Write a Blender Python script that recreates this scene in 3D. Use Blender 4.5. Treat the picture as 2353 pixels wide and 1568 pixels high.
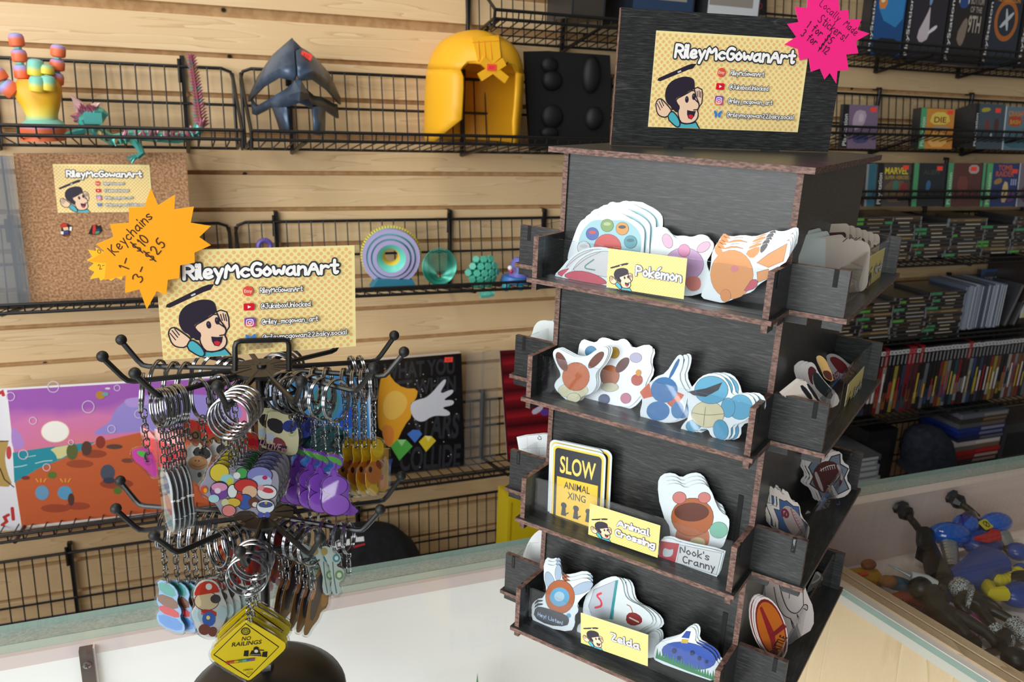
import bpy, math, random
from mathutils import Vector, Matrix
from mathutils.geometry import tessellate_polygon
random.seed(7)
for o in list(bpy.data.objects): bpy.data.objects.remove(o)
SC = bpy.context.scene
COL = SC.collection
V = Vector
# ------------------------------------------------------------------ camera
FPX = 1900.0; CX, CY = 1176.5, 784.0
PITCH, ROLL, YAW, TY = [math.radians(a) for a in (16.7, 2.5, 22.2, -54.9)]
EYE = V((0, 0, 1.47))
_f0 = V((math.sin(YAW), math.cos(YAW), 0)); _r0 = V((math.cos(YAW), -math.sin(YAW), 0)); UP = V((0, 0, 1))
FWD = _f0*math.cos(PITCH) - UP*math.sin(PITCH)
_u = _f0*math.sin(PITCH) + UP*math.cos(PITCH)
RGT = _r0*math.cos(ROLL) + _u*math.sin(ROLL)
CUP = -_r0*math.sin(ROLL) + _u*math.cos(ROLL)
cam = bpy.data.objects.new('camera', bpy.data.cameras.new('camera')); COL.objects.link(cam)
cam.matrix_world = Matrix(((RGT.x, CUP.x, -FWD.x, EYE.x), (RGT.y, CUP.y, -FWD.y, EYE.y), (RGT.z, CUP.z, -FWD.z, EYE.z), (0, 0, 0, 1)))
cam.data.sensor_width = 36.0; cam.data.lens = 36.0*FPX/2353; cam.data.clip_start = .02
cam.data.dof.use_dof = True; cam.data.dof.focus_distance = .74; cam.data.dof.aperture_fstop = 13.0
SC.camera = cam
# ------------------------------------------------------------------ light
SC.view_settings.view_transform = 'Standard'; SC.view_settings.look = 'None'
SC.view_settings.exposure = 0.0; SC.view_settings.gamma = 1.0
wd = bpy.data.worlds.new('shop_ambient'); SC.world = wd; wd.use_nodes = True
wd.node_tree.nodes['Background'].inputs[0].default_value = (1.0, .97, .93, 1)
wd.node_tree.nodes['Background'].inputs[1].default_value = 0.15
def area(name, loc, look, sx, sy, power, col=(1, 1, 1)):
    l = bpy.data.lights.new(name, 'AREA'); l.shape = 'RECTANGLE'; l.size = sx; l.size_y = sy; l.energy = power; l.color = col
    o = bpy.data.objects.new(name, l); COL.objects.link(o); o.location = loc
    o.rotation_euler = (V(look)-V(loc)).to_track_quat('-Z', 'Y').to_euler(); return o
area('window_daylight', (-2.05, -.8, 1.75), (.4, .85, 1.1), 3.0, 1.8, 116, (.97, .985, 1.0))
area('added_overhead_fill', (-.5, .6, 3.1), (-.2, .8, 0), 1.0, .6, 22, (1, .96, .9))  # unseen fill added overhead for reflections in the glass
area('added_case_fill', (-.3, .33, .875), (-.3, .86, .72), 1.6, .03, 1.3, (1, .98, .96))  # fill added inside the counter to brighten the white back panel
# ------------------------------------------------------------------ materials
def lin(h):
    h = h.lstrip('#'); c = [int(h[i:i+2], 16)/255 for i in (0, 2, 4)]
    return tuple(x/12.92 if x <= .04045 else ((x+.055)/1.055)**2.4 for x in c) + (1,)
_M = {}
def mat(col, rough=.5, metal=0, name=None, spec=.5, coat=0):
    key = (col, rough, metal, spec, coat)
    if key in _M: return _M[key]
    m = bpy.data.materials.new(name or 'mat_'+col.lstrip('#')); m.use_nodes = True
    b = m.node_tree.nodes['Principled BSDF']
    b.inputs['Base Color'].default_value = lin(col); b.inputs['Roughness'].default_value = rough; b.inputs['Metallic'].default_value = metal
    b.inputs['Specular IOR Level'].default_value = spec; b.inputs['Coat Weight'].default_value = coat; b.inputs['Coat Roughness'].default_value = .08
    m.diffuse_color = lin(col); _M[key] = m; return m
def nodes(name):
    m = bpy.data.materials.new(name); m.use_nodes = True; nt = m.node_tree
    return m, nt, nt.nodes['Principled BSDF'], nt.nodes, nt.links
def ramp(nd, pts):
    r = nd.new('ShaderNodeValToRGB'); e = r.color_ramp.elements
    while len(e) < len(pts): e.new(.5)
    for i, (p, c) in enumerate(pts): e[i].position = p; e[i].color = lin(c)
    return r
def clear(name, tint='#ffffff', ior=1.45, gain=1.0, rough=.02):
    m = bpy.data.materials.new(name); m.use_nodes = True; nt = m.node_tree; nt.nodes.clear(); N = nt.nodes.new; L = nt.links.new
    out = N('ShaderNodeOutputMaterial'); mix = N('ShaderNodeMixShader'); tr = N('ShaderNodeBsdfTransparent'); gl = N('ShaderNodeBsdfGlossy')
    lw = N('ShaderNodeLayerWeight'); lw.inputs[0].default_value = .5; pw = N('ShaderNodeMath'); pw.operation = 'POWER'; pw.inputs[1].default_value = 5
    r0 = ((ior-1)/(ior+1))**2; fr = N('ShaderNodeMath'); fr.operation = 'MULTIPLY_ADD'; fr.inputs[1].default_value = 1-r0; fr.inputs[2].default_value = r0
    L(lw.outputs['Facing'], pw.inputs[0]); L(pw.outputs[0], fr.inputs[0])
    tr.inputs[0].default_value = lin(tint); gl.inputs['Roughness'].default_value = rough
    mu = N('ShaderNodeMath'); mu.operation = 'MULTIPLY'; mu.inputs[1].default_value = gain; mu.use_clamp = True
    L(fr.outputs[0], mu.inputs[0]); L(mu.outputs[0], mix.inputs[0]); L(tr.outputs[0], mix.inputs[1]); L(gl.outputs[0], mix.inputs[2]); L(mix.outputs[0], out.inputs[0])
    return m
def mapped(nt, scale, loc=(0, 0, 0), rot=(0, 0, 0)):
    tc = nt.nodes.new('ShaderNodeTexCoord'); mp = nt.nodes.new('ShaderNodeMapping')
    mp.inputs['Scale'].default_value = scale; mp.inputs['Location'].default_value = loc; mp.inputs['Rotation'].default_value = rot
    nt.links.new(tc.outputs['Object'], mp.inputs[0]); return mp
def wood(name, base, line, hi, scale, dens=9, rough=.38, amount=1.0, bz=None):
    # long grain along object x; cathedral lines from a distorted field; bz = slat pitch so every slat gets its own figure
    m, nt, b, nd, L = nodes(name); mp = mapped(nt, scale)
    src = mp.outputs[0]
    if bz:
        tc = nd.new('ShaderNodeTexCoord'); sp = nd.new('ShaderNodeSeparateXYZ'); L.new(tc.outputs['Object'], sp.inputs[0])
        dv = nd.new('ShaderNodeMath'); dv.operation = 'DIVIDE'; dv.inputs[1].default_value = bz; L.new(sp.outputs[2], dv.inputs[0])
        fl = nd.new('ShaderNodeMath'); fl.operation = 'FLOOR'; L.new(dv.outputs[0], fl.inputs[0])
        wn = nd.new('ShaderNodeTexWhiteNoise'); wn.noise_dimensions = '1D'; L.new(fl.outputs[0], wn.inputs['W'])
        vm = nd.new('ShaderNodeVectorMath'); vm.operation = 'SCALE'; vm.inputs['Scale'].default_value = 17; L.new(wn.outputs['Color'], vm.inputs[0])
        ad = nd.new('ShaderNodeVectorMath'); ad.operation = 'ADD'; L.new(mp.outputs[0], ad.inputs[0]); L.new(vm.outputs[0], ad.inputs[1]); src = ad.outputs[0]
    n1 = nd.new('ShaderNodeTexNoise'); n1.inputs['Scale'].default_value = 1.0; n1.inputs['Detail'].default_value = 2.5; n1.inputs['Roughness'].default_value = .45; L.new(src, n1.inputs['Vector'])
    mu = nd.new('ShaderNodeMath'); mu.operation = 'MULTIPLY'; mu.inputs[1].default_value = dens; L.new(n1.outputs[0], mu.inputs[0])
    fr = nd.new('ShaderNodeMath'); fr.operation = 'FRACT'; L.new(mu.outputs[0], fr.inputs[0])
    r1 = ramp(nd, [(0, line), (.10, base), (.75, base), (1, hi)]); L.new(fr.outputs[0], r1.inputs[0])
    mp2 = mapped(nt, (scale[0]*6, scale[1]*30, scale[2]*30))
    n2 = nd.new('ShaderNodeTexNoise'); n2.inputs['Scale'].default_value = 3; n2.inputs['Detail'].default_value = 4; L.new(mp2.outputs[0], n2.inputs['Vector'])
    r2 = ramp(nd, [(.3, line), (.75, hi)]); L.new(n2.outputs[0], r2.inputs[0])
    mx = nd.new('ShaderNodeMix'); mx.data_type = 'RGBA'; mx.inputs[0].default_value = .25; L.new(r1.outputs[0], mx.inputs[6]); L.new(r2.outputs[0], mx.inputs[7])
    mx2 = nd.new('ShaderNodeMix'); mx2.data_type = 'RGBA'; mx2.inputs[0].default_value = amount; mx2.inputs[6].default_value = lin(base); L.new(mx.outputs[2], mx2.inputs[7])
    L.new(mx2.outputs[2], b.inputs['Base Color']); b.inputs['Roughness'].default_value = rough
    return m
def speckle(name, a, bcol, scale, rough=.8, stretch=(1, 1, 1), lo=.42, hi=.6, bump=0):
    m, nt, b, nd, L = nodes(name); mp = mapped(nt, stretch)
    n1 = nd.new('ShaderNodeTexNoise'); n1.inputs['Scale'].default_value = scale; n1.inputs['Detail'].default_value = 3; L.new(mp.outputs[0], n1.inputs['Vector'])
    r = ramp(nd, [(lo, a), (hi, bcol)]); L.new(n1.outputs[0], r.inputs[0]); L.new(r.outputs[0], b.inputs['Base Color']); b.inputs['Roughness'].default_value = rough
    if bump:
        bp = nd.new('ShaderNodeBump'); bp.inputs['Strength'].default_value = bump; bp.inputs['Distance'].default_value = .001; L.new(n1.outputs[0], bp.inputs['Height']); L.new(bp.outputs[0], b.inputs['Normal'])
    return m
def banded(name, pts, axis, period, rough=.45, metal=0, off=0):
    # colour bands along an object axis, the way colour-change filament prints
    m, nt, b, nd, L = nodes(name); tc = nd.new('ShaderNodeTexCoord'); sp = nd.new('ShaderNodeSeparateXYZ'); L.new(tc.outputs['Object'], sp.inputs[0])
    dv = nd.new('ShaderNodeMath'); dv.operation = 'MULTIPLY_ADD'; dv.inputs[1].default_value = 1/period; dv.inputs[2].default_value = off; L.new(sp.outputs[axis], dv.inputs[0])
    fr = nd.new('ShaderNodeMath'); fr.operation = 'FRACT'; L.new(dv.outputs[0], fr.inputs[0]); r = ramp(nd, pts); L.new(fr.outputs[0], r.inputs[0])
    L.new(r.outputs[0], b.inputs['Base Color']); b.inputs['Roughness'].default_value = rough; b.inputs['Metallic'].default_value = metal; return m
# ------------------------------------------------------------------ measuring: a photo direction met with a real plane
def ray(x, y): return RGT*((x-CX)/FPX) - CUP*((y-CY)/FPX) + FWD
def onY(x, y, Y): d = ray(x, y); return EYE + d*(Y/d.y)
def onZ(x, y, Z): d = ray(x, y); return EYE + d*((Z-EYE.z)/d.z)
def onP(x, y, p, n): d = ray(x, y); return EYE + d*((V(p)-EYE).dot(n)/d.dot(n))
# ------------------------------------------------------------------ mesh building
WM = {}
def mtx(o, u, v):
    u = V(u).normalized(); v = V(v); n = u.cross(v).normalized(); v = n.cross(u)
    return Matrix(((u.x, v.x, n.x, o[0]), (u.y, v.y, n.y, o[1]), (u.z, v.z, n.z, o[2]), (0, 0, 0, 1)))
def setprops(o, label=None, cat=None, group=None, kind=None):
    if label: o['label'] = label
    if cat: o['category'] = cat
    if group: o['group'] = group
    if kind: o['kind'] = kind
    return o
def attach(o, M, parent=None):
    if parent is not None:
        o.parent = parent; o.matrix_parent_inverse = WM[parent.name].inverted()
    o.matrix_basis = M; WM[o.name] = M.copy(); return o
def thing(name, M, label, cat, group=None):
    o = bpy.data.objects.new(name, None); COL.objects.link(o); o.empty_display_size = .02
    if not isinstance(M, Matrix): M = Matrix.Translation(M)
    attach(o, M); return setprops(o, label, cat, group)
def kids(o): return [c for c in COL.objects if c.parent == o]
KID = {}
def dup(o, M, label=None, group=None, parent=None):
    c = o.copy(); COL.objects.link(c)
    if parent is None:
        c.matrix_basis = M
        if label: c['label'] = label
        if group: c['group'] = group
    else: c.parent = parent; c.matrix_parent_inverse = o.matrix_parent_inverse.copy()
    for k in KID.get(o.name, []): dup(k, None, parent=c)
    return c
class MB:
    def __init__(s): s.v = []; s.f = []; s.m = []; s.mats = []
    def mi(s, m):
        if m not in s.mats: s.mats.append(m)
        return s.mats.index(m)
    def add(s, vs, fs, m, M=None):
        k = len(s.v); s.v += [(M @ V(p) if M else V(p)) for p in vs]; i = s.mi(m)
        for f in fs: s.f.append([a+k for a in f]); s.m.append(i)
    def box(s, a, b, m, M=None, edge=None):
        x0, y0, z0 = a; x1, y1, z1 = b
        vs = [(x, y, z) for x in (x0, x1) for y in (y0, y1) for z in (z0, z1)]
        fs = [(0, 1, 3, 2), (4, 6, 7, 5), (0, 4, 5, 1), (2, 3, 7, 6), (0, 2, 6, 4), (1, 5, 7, 3)]
        if edge is None: s.add(vs, fs, m, M); return s
        d = [abs(x1-x0), abs(y1-y0), abs(z1-z0)]; t = d.index(min(d))
        s.add(vs, fs[t*2:t*2+2], m, M); k = len(s.v)-8
        for j in range(3):
            if j != t:
                for f in fs[j*2:j*2+2]: s.f.append([q+k for q in f]); s.m.append(s.mi(edge))
        return s
    def tube(s, pts, r, m, n=8, closed=False, M=None, r1=None):
        pts = [V(p) for p in pts]; N = len(pts); rings = []; prev = None
        for i, p in enumerate(pts):
            a = pts[(i-1) % N] if (closed or i > 0) else p; b = pts[(i+1) % N] if (closed or i < N-1) else p
            t = (b-a).normalized()
            if prev is None:
                q = V((0, 0, 1)) if abs(t.z) < .9 else V((1, 0, 0)); prev = (q-t*q.dot(t)).normalized()
            else:
                prev = prev-t*prev.dot(t); prev = prev.normalized() if prev.length > 1e-6 else t.orthogonal().normalized()
            w = t.cross(prev); rr = r if r1 is None else r+(r1-r)*i/max(1, N-1)
            rings.append([p+(prev*math.cos(2*math.pi*k/n)+w*math.sin(2*math.pi*k/n))*rr for k in range(n)])
        vs = [q for R in rings for q in R]; fs = []
        for i in range(N if closed else N-1):
            j = (i+1) % N
            for k in range(n): l = (k+1) % n; fs.append((i*n+k, i*n+l, j*n+l, j*n+k))
        if not closed: fs.append(tuple(range(n-1, -1, -1))); fs.append(tuple(range((N-1)*n, N*n)))
        s.add(vs, fs, m, M); return s
    def torus(s, c, axis, R, r, m, n=28, k=6):
        axis = V(axis).normalized(); a = axis.orthogonal().normalized(); b = axis.cross(a)
        return s.tube([V(c)+(a*math.cos(2*math.pi*i/n)+b*math.sin(2*math.pi*i/n))*R for i in range(n)], r, m, k, True)
    def lathe(s, prof, m, M=None, n=32, cap=True):
        vs = [(r*math.cos(2*math.pi*k/n), r*math.sin(2*math.pi*k/n), z) for r, z in prof for k in range(n)]; fs = []
        for i in range(len(prof)-1):
            for k in range(n): l = (k+1) % n; fs.append((i*n+k, i*n+l, (i+1)*n+l, (i+1)*n+k))
        if cap and prof[0][0] > 1e-5: fs.append(tuple(range(n-1, -1, -1)))
        if cap and prof[-1][0] > 1e-5: fs.append(tuple(range((len(prof)-1)*n, len(prof)*n)))
        s.add(vs, fs, m, M); return s
    def sphere(s, c, r, m, n=14, sc=(1, 1, 1), M=None, k=8):
        T = Matrix.Translation(V(c)) @ Matrix.Diagonal((sc[0], sc[1], sc[2], 1))
        if M: T = M @ T
        return s.lathe([(r*math.sin(math.pi*i/k), -r*math.cos(math.pi*i/k)) for i in range(k+1)], m, T, n)
    def prism(s, pts, z0, z1, m, M=None, side=None, back=None):
        n = len(pts); A = sum(pts[i][0]*pts[(i+1) % n][1]-pts[(i+1) % n][0]*pts[i][1] for i in range(n))
        if A < 0: pts = pts[::-1]
        tri = tessellate_polygon([[V((p[0], p[1], 0)) for p in pts]])
        def up(t):
            a, b, c = [pts[i] for i in t]
            return t if (b[0]-a[0])*(c[1]-a[1])-(b[1]-a[1])*(c[0]-a[0]) > 0 else (t[0], t[2], t[1])
        tri = [up(t) for t in tri]
        vs = [(p[0], p[1], z0) for p in pts]+[(p[0], p[1], z1) for p in pts]; k = len(s.v)
        s.add(vs, [tuple(i+n for i in t) for t in tri], m, M)
        for t in tri: s.f.append([i+k for i in t[::-1]]); s.m.append(s.mi(back or side or m))
        for i in range(n): j = (i+1) % n; s.f.append([i+k, j+k, j+n+k, i+n+k]); s.m.append(s.mi(side or m))
        return s
    def cone(s, a, b, r, m, n=6, r1=0.0): return s.tube([a, b], r, m, n, r1=max(r1, 1e-5))
    def loft(s, secs, m, n=24, cap=True, pw=1.0):
        """secs: (centre, half width vector, half depth vector) from bottom to top"""
        vs = []; fs = []
        for c, a, b in secs:
            c, a, b = V(c), V(a), V(b)
            for k in range(n):
                t = 2*math.pi*k/n; x, y = math.cos(t), math.sin(t); x = math.copysign(abs(x)**pw, x); y = math.copysign(abs(y)**pw, y); vs.append(c+a*x+b*y)
        for i in range(len(secs)-1):
            for k in range(n): l = (k+1) % n; fs.append((i*n+k, i*n+l, (i+1)*n+l, (i+1)*n+k))
        if cap: fs.append(tuple(range(n-1, -1, -1))); fs.append(tuple(range((len(secs)-1)*n, len(secs)*n)))
        s.add(vs, fs, m); return s
    def grid(s, rows, m):
        w = len(rows[0]); k = [p for r in rows for p in r]
        s.add(k, [(i*w+j, i*w+j+1, (i+1)*w+j+1, (i+1)*w+j) for i in range(len(rows)-1) for j in range(w-1)], m); return s
    def build(s, name, parent=None, M=None, sharp=35, local=False, flat=False):
        # M: the frame; vertices are world unless local=True
        if M is None:
            lo = [min(p[i] for p in s.v) for i in range(3)]; hi = [max(p[i] for p in s.v) for i in range(3)]
            M = Matrix.Translation(((lo[0]+hi[0])/2, (lo[1]+hi[1])/2, lo[2]))
        Q = M.inverted(); vs = s.v if local else [Q @ p for p in s.v]
        me = bpy.data.meshes.new(name); me.from_pydata([tuple(p) for p in vs], [], s.f)
        for m in s.mats: me.materials.append(m)
        me.polygons.foreach_set('material_index', s.m); me.polygons.foreach_set('use_smooth', [not flat]*len(s.f)); me.update()
        me.set_sharp_from_angle(angle=math.radians(sharp))
        o = bpy.data.objects.new(name, me); COL.objects.link(o)
        if parent is not None: KID.setdefault(parent.name, []).append(o)
        return attach(o, M, parent)
# ------------------------------------------------------------------ flat printed artwork on a real sheet
G = {k: v.split() for k, v in dict(a='472806042345 484453', b='0b03 062846452304', c='472806052344', d='472806052345 4b4453', e='0546381806042344',
 f='4a3b2a23 0848', g='472806052345 4842301001', h='0b03 06284743', i='0803 0a0b', k='0b03 480543', l='0b0413', m='0803 06283733 36586763', n='0803 06284743',
 o='28060523454628', p='0800 062846452304', r='0803 062847', s='4728071635442304', t='2b243344 0848', u='08042345 4843', w='0813375368', x='0843 4803',
 y='0824 4810', z='08480343', A='033b63 1656', C='5a3b1a07143354', G='5a3b1a071433545737', H='0b03 5b53 0757', J='1b5b 4b442305', K='0b03 5b0753',
 L='0b0353', M='031b366b73', N='030b535b', P='030b 0b3b594707', R='030b 0b3b594707 2753', S='5a3b1a1846543304', U='0b052343555b', Z='0b5b0353').items()}
G.update({'0': ['2b09052345492b'], '1': ['192b23'], '2': ['092b49360353'], '3': ['0a2b4927452304'], '5': ['4b1b0738452304'], '$': ['492b0927452305', '2d21'],
 '!': ['0b06', '0304'], "'": ['0b09'], '.': ['0304'], '-': ['0737'], '_': ['0262'], '@': ['483736354748', '4855665a3b1a07143253'], 'é': ['0546381806042344', '2a4c'], ' ': []})
def chaikin(p, it=2):
    for _ in range(it):
        if len(p) < 3: return p
        q = [p[0]]
        for a, b in zip(p, p[1:]): q += [(a[0]*.75+b[0]*.25, a[1]*.75+b[1]*.25), (a[0]*.25+b[0]*.75, a[1]*.25+b[1]*.75)]
        q.append(p[-1]); p = q
    return p
def strokes(txt, gap=2.0):
    out = []; x = 0
    for c in txt:
        w = 0
        for st in G[c]:
            pts = [(int(st[i], 36), int(st[i+1], 36)-3) for i in range(0, len(st), 2)]; w = max(w, max(p[0] for p in pts))
            out.append(chaikin([(p[0]+x, p[1]) for p in pts]))
        x += (w if c != ' ' else 2.5)+gap
    return out, x-gap
DZ = .00003
class Art:
    """flat print: every shape is a thin layer above the sheet's face; px() maps zoomed photo points onto the sheet's plane"""
    def __init__(s, M, z=(0, 0, 1), z0=.0002):
        s.M = M; s.o = M.translation; s.n = M.to_3x3() @ V((0, 0, 1)); s.I = M.inverted(); s.z = z; s.mb = MB(); s.h = z0; s.rough = .35; s.coat = 0
    def px(s, pts):
        out = []
        for x, y in pts:
            p = s.I @ onP(s.z[0]+x/s.z[2], s.z[1]+y/s.z[2], s.o, s.n); out.append((p.x, p.y))
        return out
    def m(s, c): return c if not isinstance(c, str) else mat(c, s.rough, coat=s.coat)
    def sheet(s, pts, c, t=.0006, side='#e9efee', back=None):
        s.mb.prism(pts, -t, 0, s.m(c), None, s.m(side), s.m(back or side)); s.h = DZ; s.out = pts; return s
    def poly(s, pts, c, lay=True):
        tri = tessellate_polygon([[V((p[0], p[1], 0)) for p in pts]]); f = []
        for t in tri:
            a, b, d = [pts[i] for i in t]
            f.append(t if (b[0]-a[0])*(d[1]-a[1])-(b[1]-a[1])*(d[0]-a[0]) > 0 else (t[0], t[2], t[1]))
        s.mb.add([(p[0], p[1], s.h) for p in pts], f, s.m(c))
        if lay: s.h += DZ
        return s
    def conv(s, pts, c): s.mb.add([(p[0], p[1], s.h) for p in pts], [tuple(range(len(pts)))], s.m(c))
    def ell(s, x, y, rx, ry, c, n=20, rot=0, lay=True):
        cr, sr = math.cos(rot), math.sin(rot)
        s.conv([(x+rx*math.cos(a)*cr-ry*math.sin(a)*sr, y+rx*math.cos(a)*sr+ry*math.sin(a)*cr) for a in [2*math.pi*i/n for i in range(n)]], c)
        if lay: s.h += DZ
        return s
    def pell(s, x, y, rx, ry, c, n=20, rot=0):   # ellipse given in zoomed photo units
        cr, sr = math.cos(rot), math.sin(rot)
        s.conv(s.px([(x+rx*math.cos(a)*cr-ry*math.sin(a)*sr, y+rx*math.cos(a)*sr+ry*math.sin(a)*cr) for a in [-2*math.pi*i/n for i in range(n)]]), c); s.h += DZ; return s
    def line(s, pts, w, c, closed=False, lay=True, n=8):
        """one ribbon with mitred bends and round ends; never overlaps itself in one plane"""
        P = []
        for p in pts:
            if not P or math.hypot(p[0]-P[-1][0], p[1]-P[-1][1]) > w*.06: P.append((p[0], p[1]))
        if closed and len(P) > 2 and math.hypot(P[0][0]-P[-1][0], P[0][1]-P[-1][1]) < w*.06: P.pop()
        if not closed and len(P) > 3 and math.hypot(P[0][0]-P[-1][0], P[0][1]-P[-1][1]) < w*.06: P.pop(); closed = True
        if len(P) < 2: s.ell(pts[0][0], pts[0][1], w/2, w/2, c, n, lay=lay); return s
        N = len(P); sg = []
        for i in range(N if closed else N-1):
            a, b = P[i], P[(i+1) % N]; l = math.hypot(b[0]-a[0], b[1]-a[1]); sg.append(((b[0]-a[0])/l, (b[1]-a[1])/l))
        vs = []
        for i in range(N):
            d0 = sg[i-1] if (i > 0 or closed) else sg[0]; d1 = sg[i] if (i < N-1 or closed) else sg[-1]
            nx, ny = -(d0[1]+d1[1]), d0[0]+d1[0]; l = math.hypot(nx, ny)
            if l < .2: nx, ny, l = -d1[1], d1[0], 1
            nx, ny = nx/l, ny/l; k = min(1.6, 1/max(.3, nx*-d1[1]+ny*d1[0]))*w/2
            z = s.h+i*1e-6; vs += [(P[i][0]-nx*k, P[i][1]-ny*k, z), (P[i][0]+nx*k, P[i][1]+ny*k, z)]
        fs = [(2*i, 2*((i+1) % N), 2*((i+1) % N)+1, 2*i+1) for i in range(N if closed else N-1)]
        s.mb.add(vs, fs, s.m(c))
        if not closed:
            for p, d in ((P[0], (-sg[0][0], -sg[0][1])), (P[-1], sg[-1])):
                t0 = math.atan2(d[1], d[0])-math.pi/2; s.conv([(p[0]+w/2*math.cos(t0+math.pi*j/6), p[1]+w/2*math.sin(t0+math.pi*j/6)) for j in range(7)], c)
        s.h += DZ if lay else 7e-6
        return s
    def hand(s, txt, a, b, w, c, outline=None, ow=0, cap=None, shear=0.0, gap=2.0):
        """monoline lettering from base point a to base point b; cap = capital height"""
        st, W = strokes(txt, gap); d = V((b[0]-a[0], b[1]-a[1])); k = d.length/W; e = d.normalized(); q = V((-e.y, e.x)); ky = (cap/8.0) if cap else k
        P = [[(a[0]+e.x*(x*k+y*shear*ky)+q.x*y*ky, a[1]+e.y*(x*k+y*shear*ky)+q.y*y*ky) for x, y in l] for l in st]
        if outline:
            for l in P: s.line(l, w+ow*2, outline, lay=False)
            s.h += DZ
        for l in P: s.line(l, w, c, lay=False)
        s.h += DZ; return s
    def type(s, txt, x, y, h, c, wid=None, rot=0, bold=0, center=False, lay=True):
        """printed lettering; x, y = base point, h = capital height"""
        cu = bpy.data.curves.new('t', 'FONT'); cu.body = txt; cu.size = 1; cu.offset = bold; cu.resolution_u = 4; cu.fill_mode = 'FRONT' if hasattr(cu, 'fill_mode') else cu.fill_mode
        o = bpy.data.objects.new('t', cu); me = o.to_mesh(); vs = [v.co.copy() for v in me.vertices]; fs = [tuple(p.vertices) for p in me.polygons]; o.to_mesh_clear()
        bpy.data.objects.remove(o); bpy.data.curves.remove(cu)
        if not vs: return s
        x0 = min(v.x for v in vs); x1 = max(v.x for v in vs); ky = h/.70; kx = (wid/(x1-x0)) if wid else ky
        cr, sr = math.cos(rot), math.sin(rot); ox = -(x1-x0)/2*kx if center else 0; out = []
        for v in vs:
            a = (v.x-x0)*kx+ox; b = v.y*ky; out.append((x+a*cr-b*sr, y+a*sr+b*cr, s.h))
        s.mb.add(out, fs, s.m(c))
        if lay: s.h += DZ
        return s
    def build(s, name, parent=None): return s.mb.build(name, parent, s.M, local=True, flat=True)
def rrect(x0, y0, x1, y1, r, n=5):
    out = []
    for cx, cy, a0 in ((x1-r, y1-r, 0), (x0+r, y1-r, 90), (x0+r, y0+r, 180), (x1-r, y0+r, 270)):
        for i in range(n+1): a = math.radians(a0+90*i/n); out.append((cx+r*math.cos(a), cy+r*math.sin(a)))
    return out
def smooth(pts, it=2):
    for _ in range(it):
        q = []
        for i in range(len(pts)):
            a, b = pts[i], pts[(i+1) % len(pts)]; q += [(a[0]*.75+b[0]*.25, a[1]*.75+b[1]*.25), (a[0]*.25+b[0]*.75, a[1]*.25+b[1]*.75)]
        pts = q
    return pts
def grow(pts, d):
    n = len(pts); A = sum(pts[i][0]*pts[(i+1) % n][1]-pts[(i+1) % n][0]*pts[i][1] for i in range(n)); sg = 1 if A > 0 else -1; out = []
    for i in range(n):
        a, b = V(pts[i-1]), V(pts[(i+1) % n]); t = (b-a)
        if t.length < 1e-9: out.append(pts[i]); continue
        t.normalize(); out.append((pts[i][0]+t.y*d*sg, pts[i][1]-t.x*d*sg))
    return out
# ------------------------------------------------------------------ room shell
SLAT = .0753; W0 = 1.5868
maple = wood('slatwall_maple', '#e6c697', '#c9a674', '#eed3a8', (1.5, 1, 26), 7, .42, .85, SLAT)
mdf = speckle('slat_groove_mdf', '#b08a5c', '#bf9a6b', 60, .8)
mb = MB()
def slat(z0, z1, x0=-1.6, x1=4.2):
    mb.box((x0, 1.8, z0), (x1, 1.815, z1), maple)
zs = [W0-SLAT*k for k in range(-14, 17)]
for k, z in enumerate(zs):
    nxt = zs[k+1] if k+1 < len(zs) else .33
    op = .0095
    lower = nxt + (.0205 if abs(nxt-W0) < 1e-4 else op)
    if k+1 == len(zs): lower = .335
    slat(lower, z)
mb.box((-1.6, 1.8125, .33), (4.2, 1.835, 2.66), mdf)
wall = setprops(mb.build('wall_back', M=Matrix.Translation((0, 1.8, W0-SLAT*40))), kind='structure')
scr = mat('#2b2622', .5, .4)
for x, y in [(513, 23), (527, 130), (1343, 82), (1957, 203), (103, 836), (888, 800), (562, 400), (555, 800)]:
    P = onY(x, y, 1.811); s = MB(); s.lathe([(.0042, 0), (.004, .0016), (.0016, .0018), (.0014, .0004), (0, .0004)], scr, mtx(P, (1, 0, 0), (0, 0, 1)), 12); s.build('screw', wall)
mb = MB().box((-1.6, 1.806, 0), (4.2, 1.83, .335), mat('#4b4450', .6)); setprops(mb.build('baseboard_back'), kind='structure')
mb = MB().box((-2.4, -2.2, -.02), (4.2, 1.83, 0), speckle('floor_vinyl', '#6f6a66', '#7d7873', 40, .5)); setprops(mb.build('floor'), kind='structure')
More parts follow.
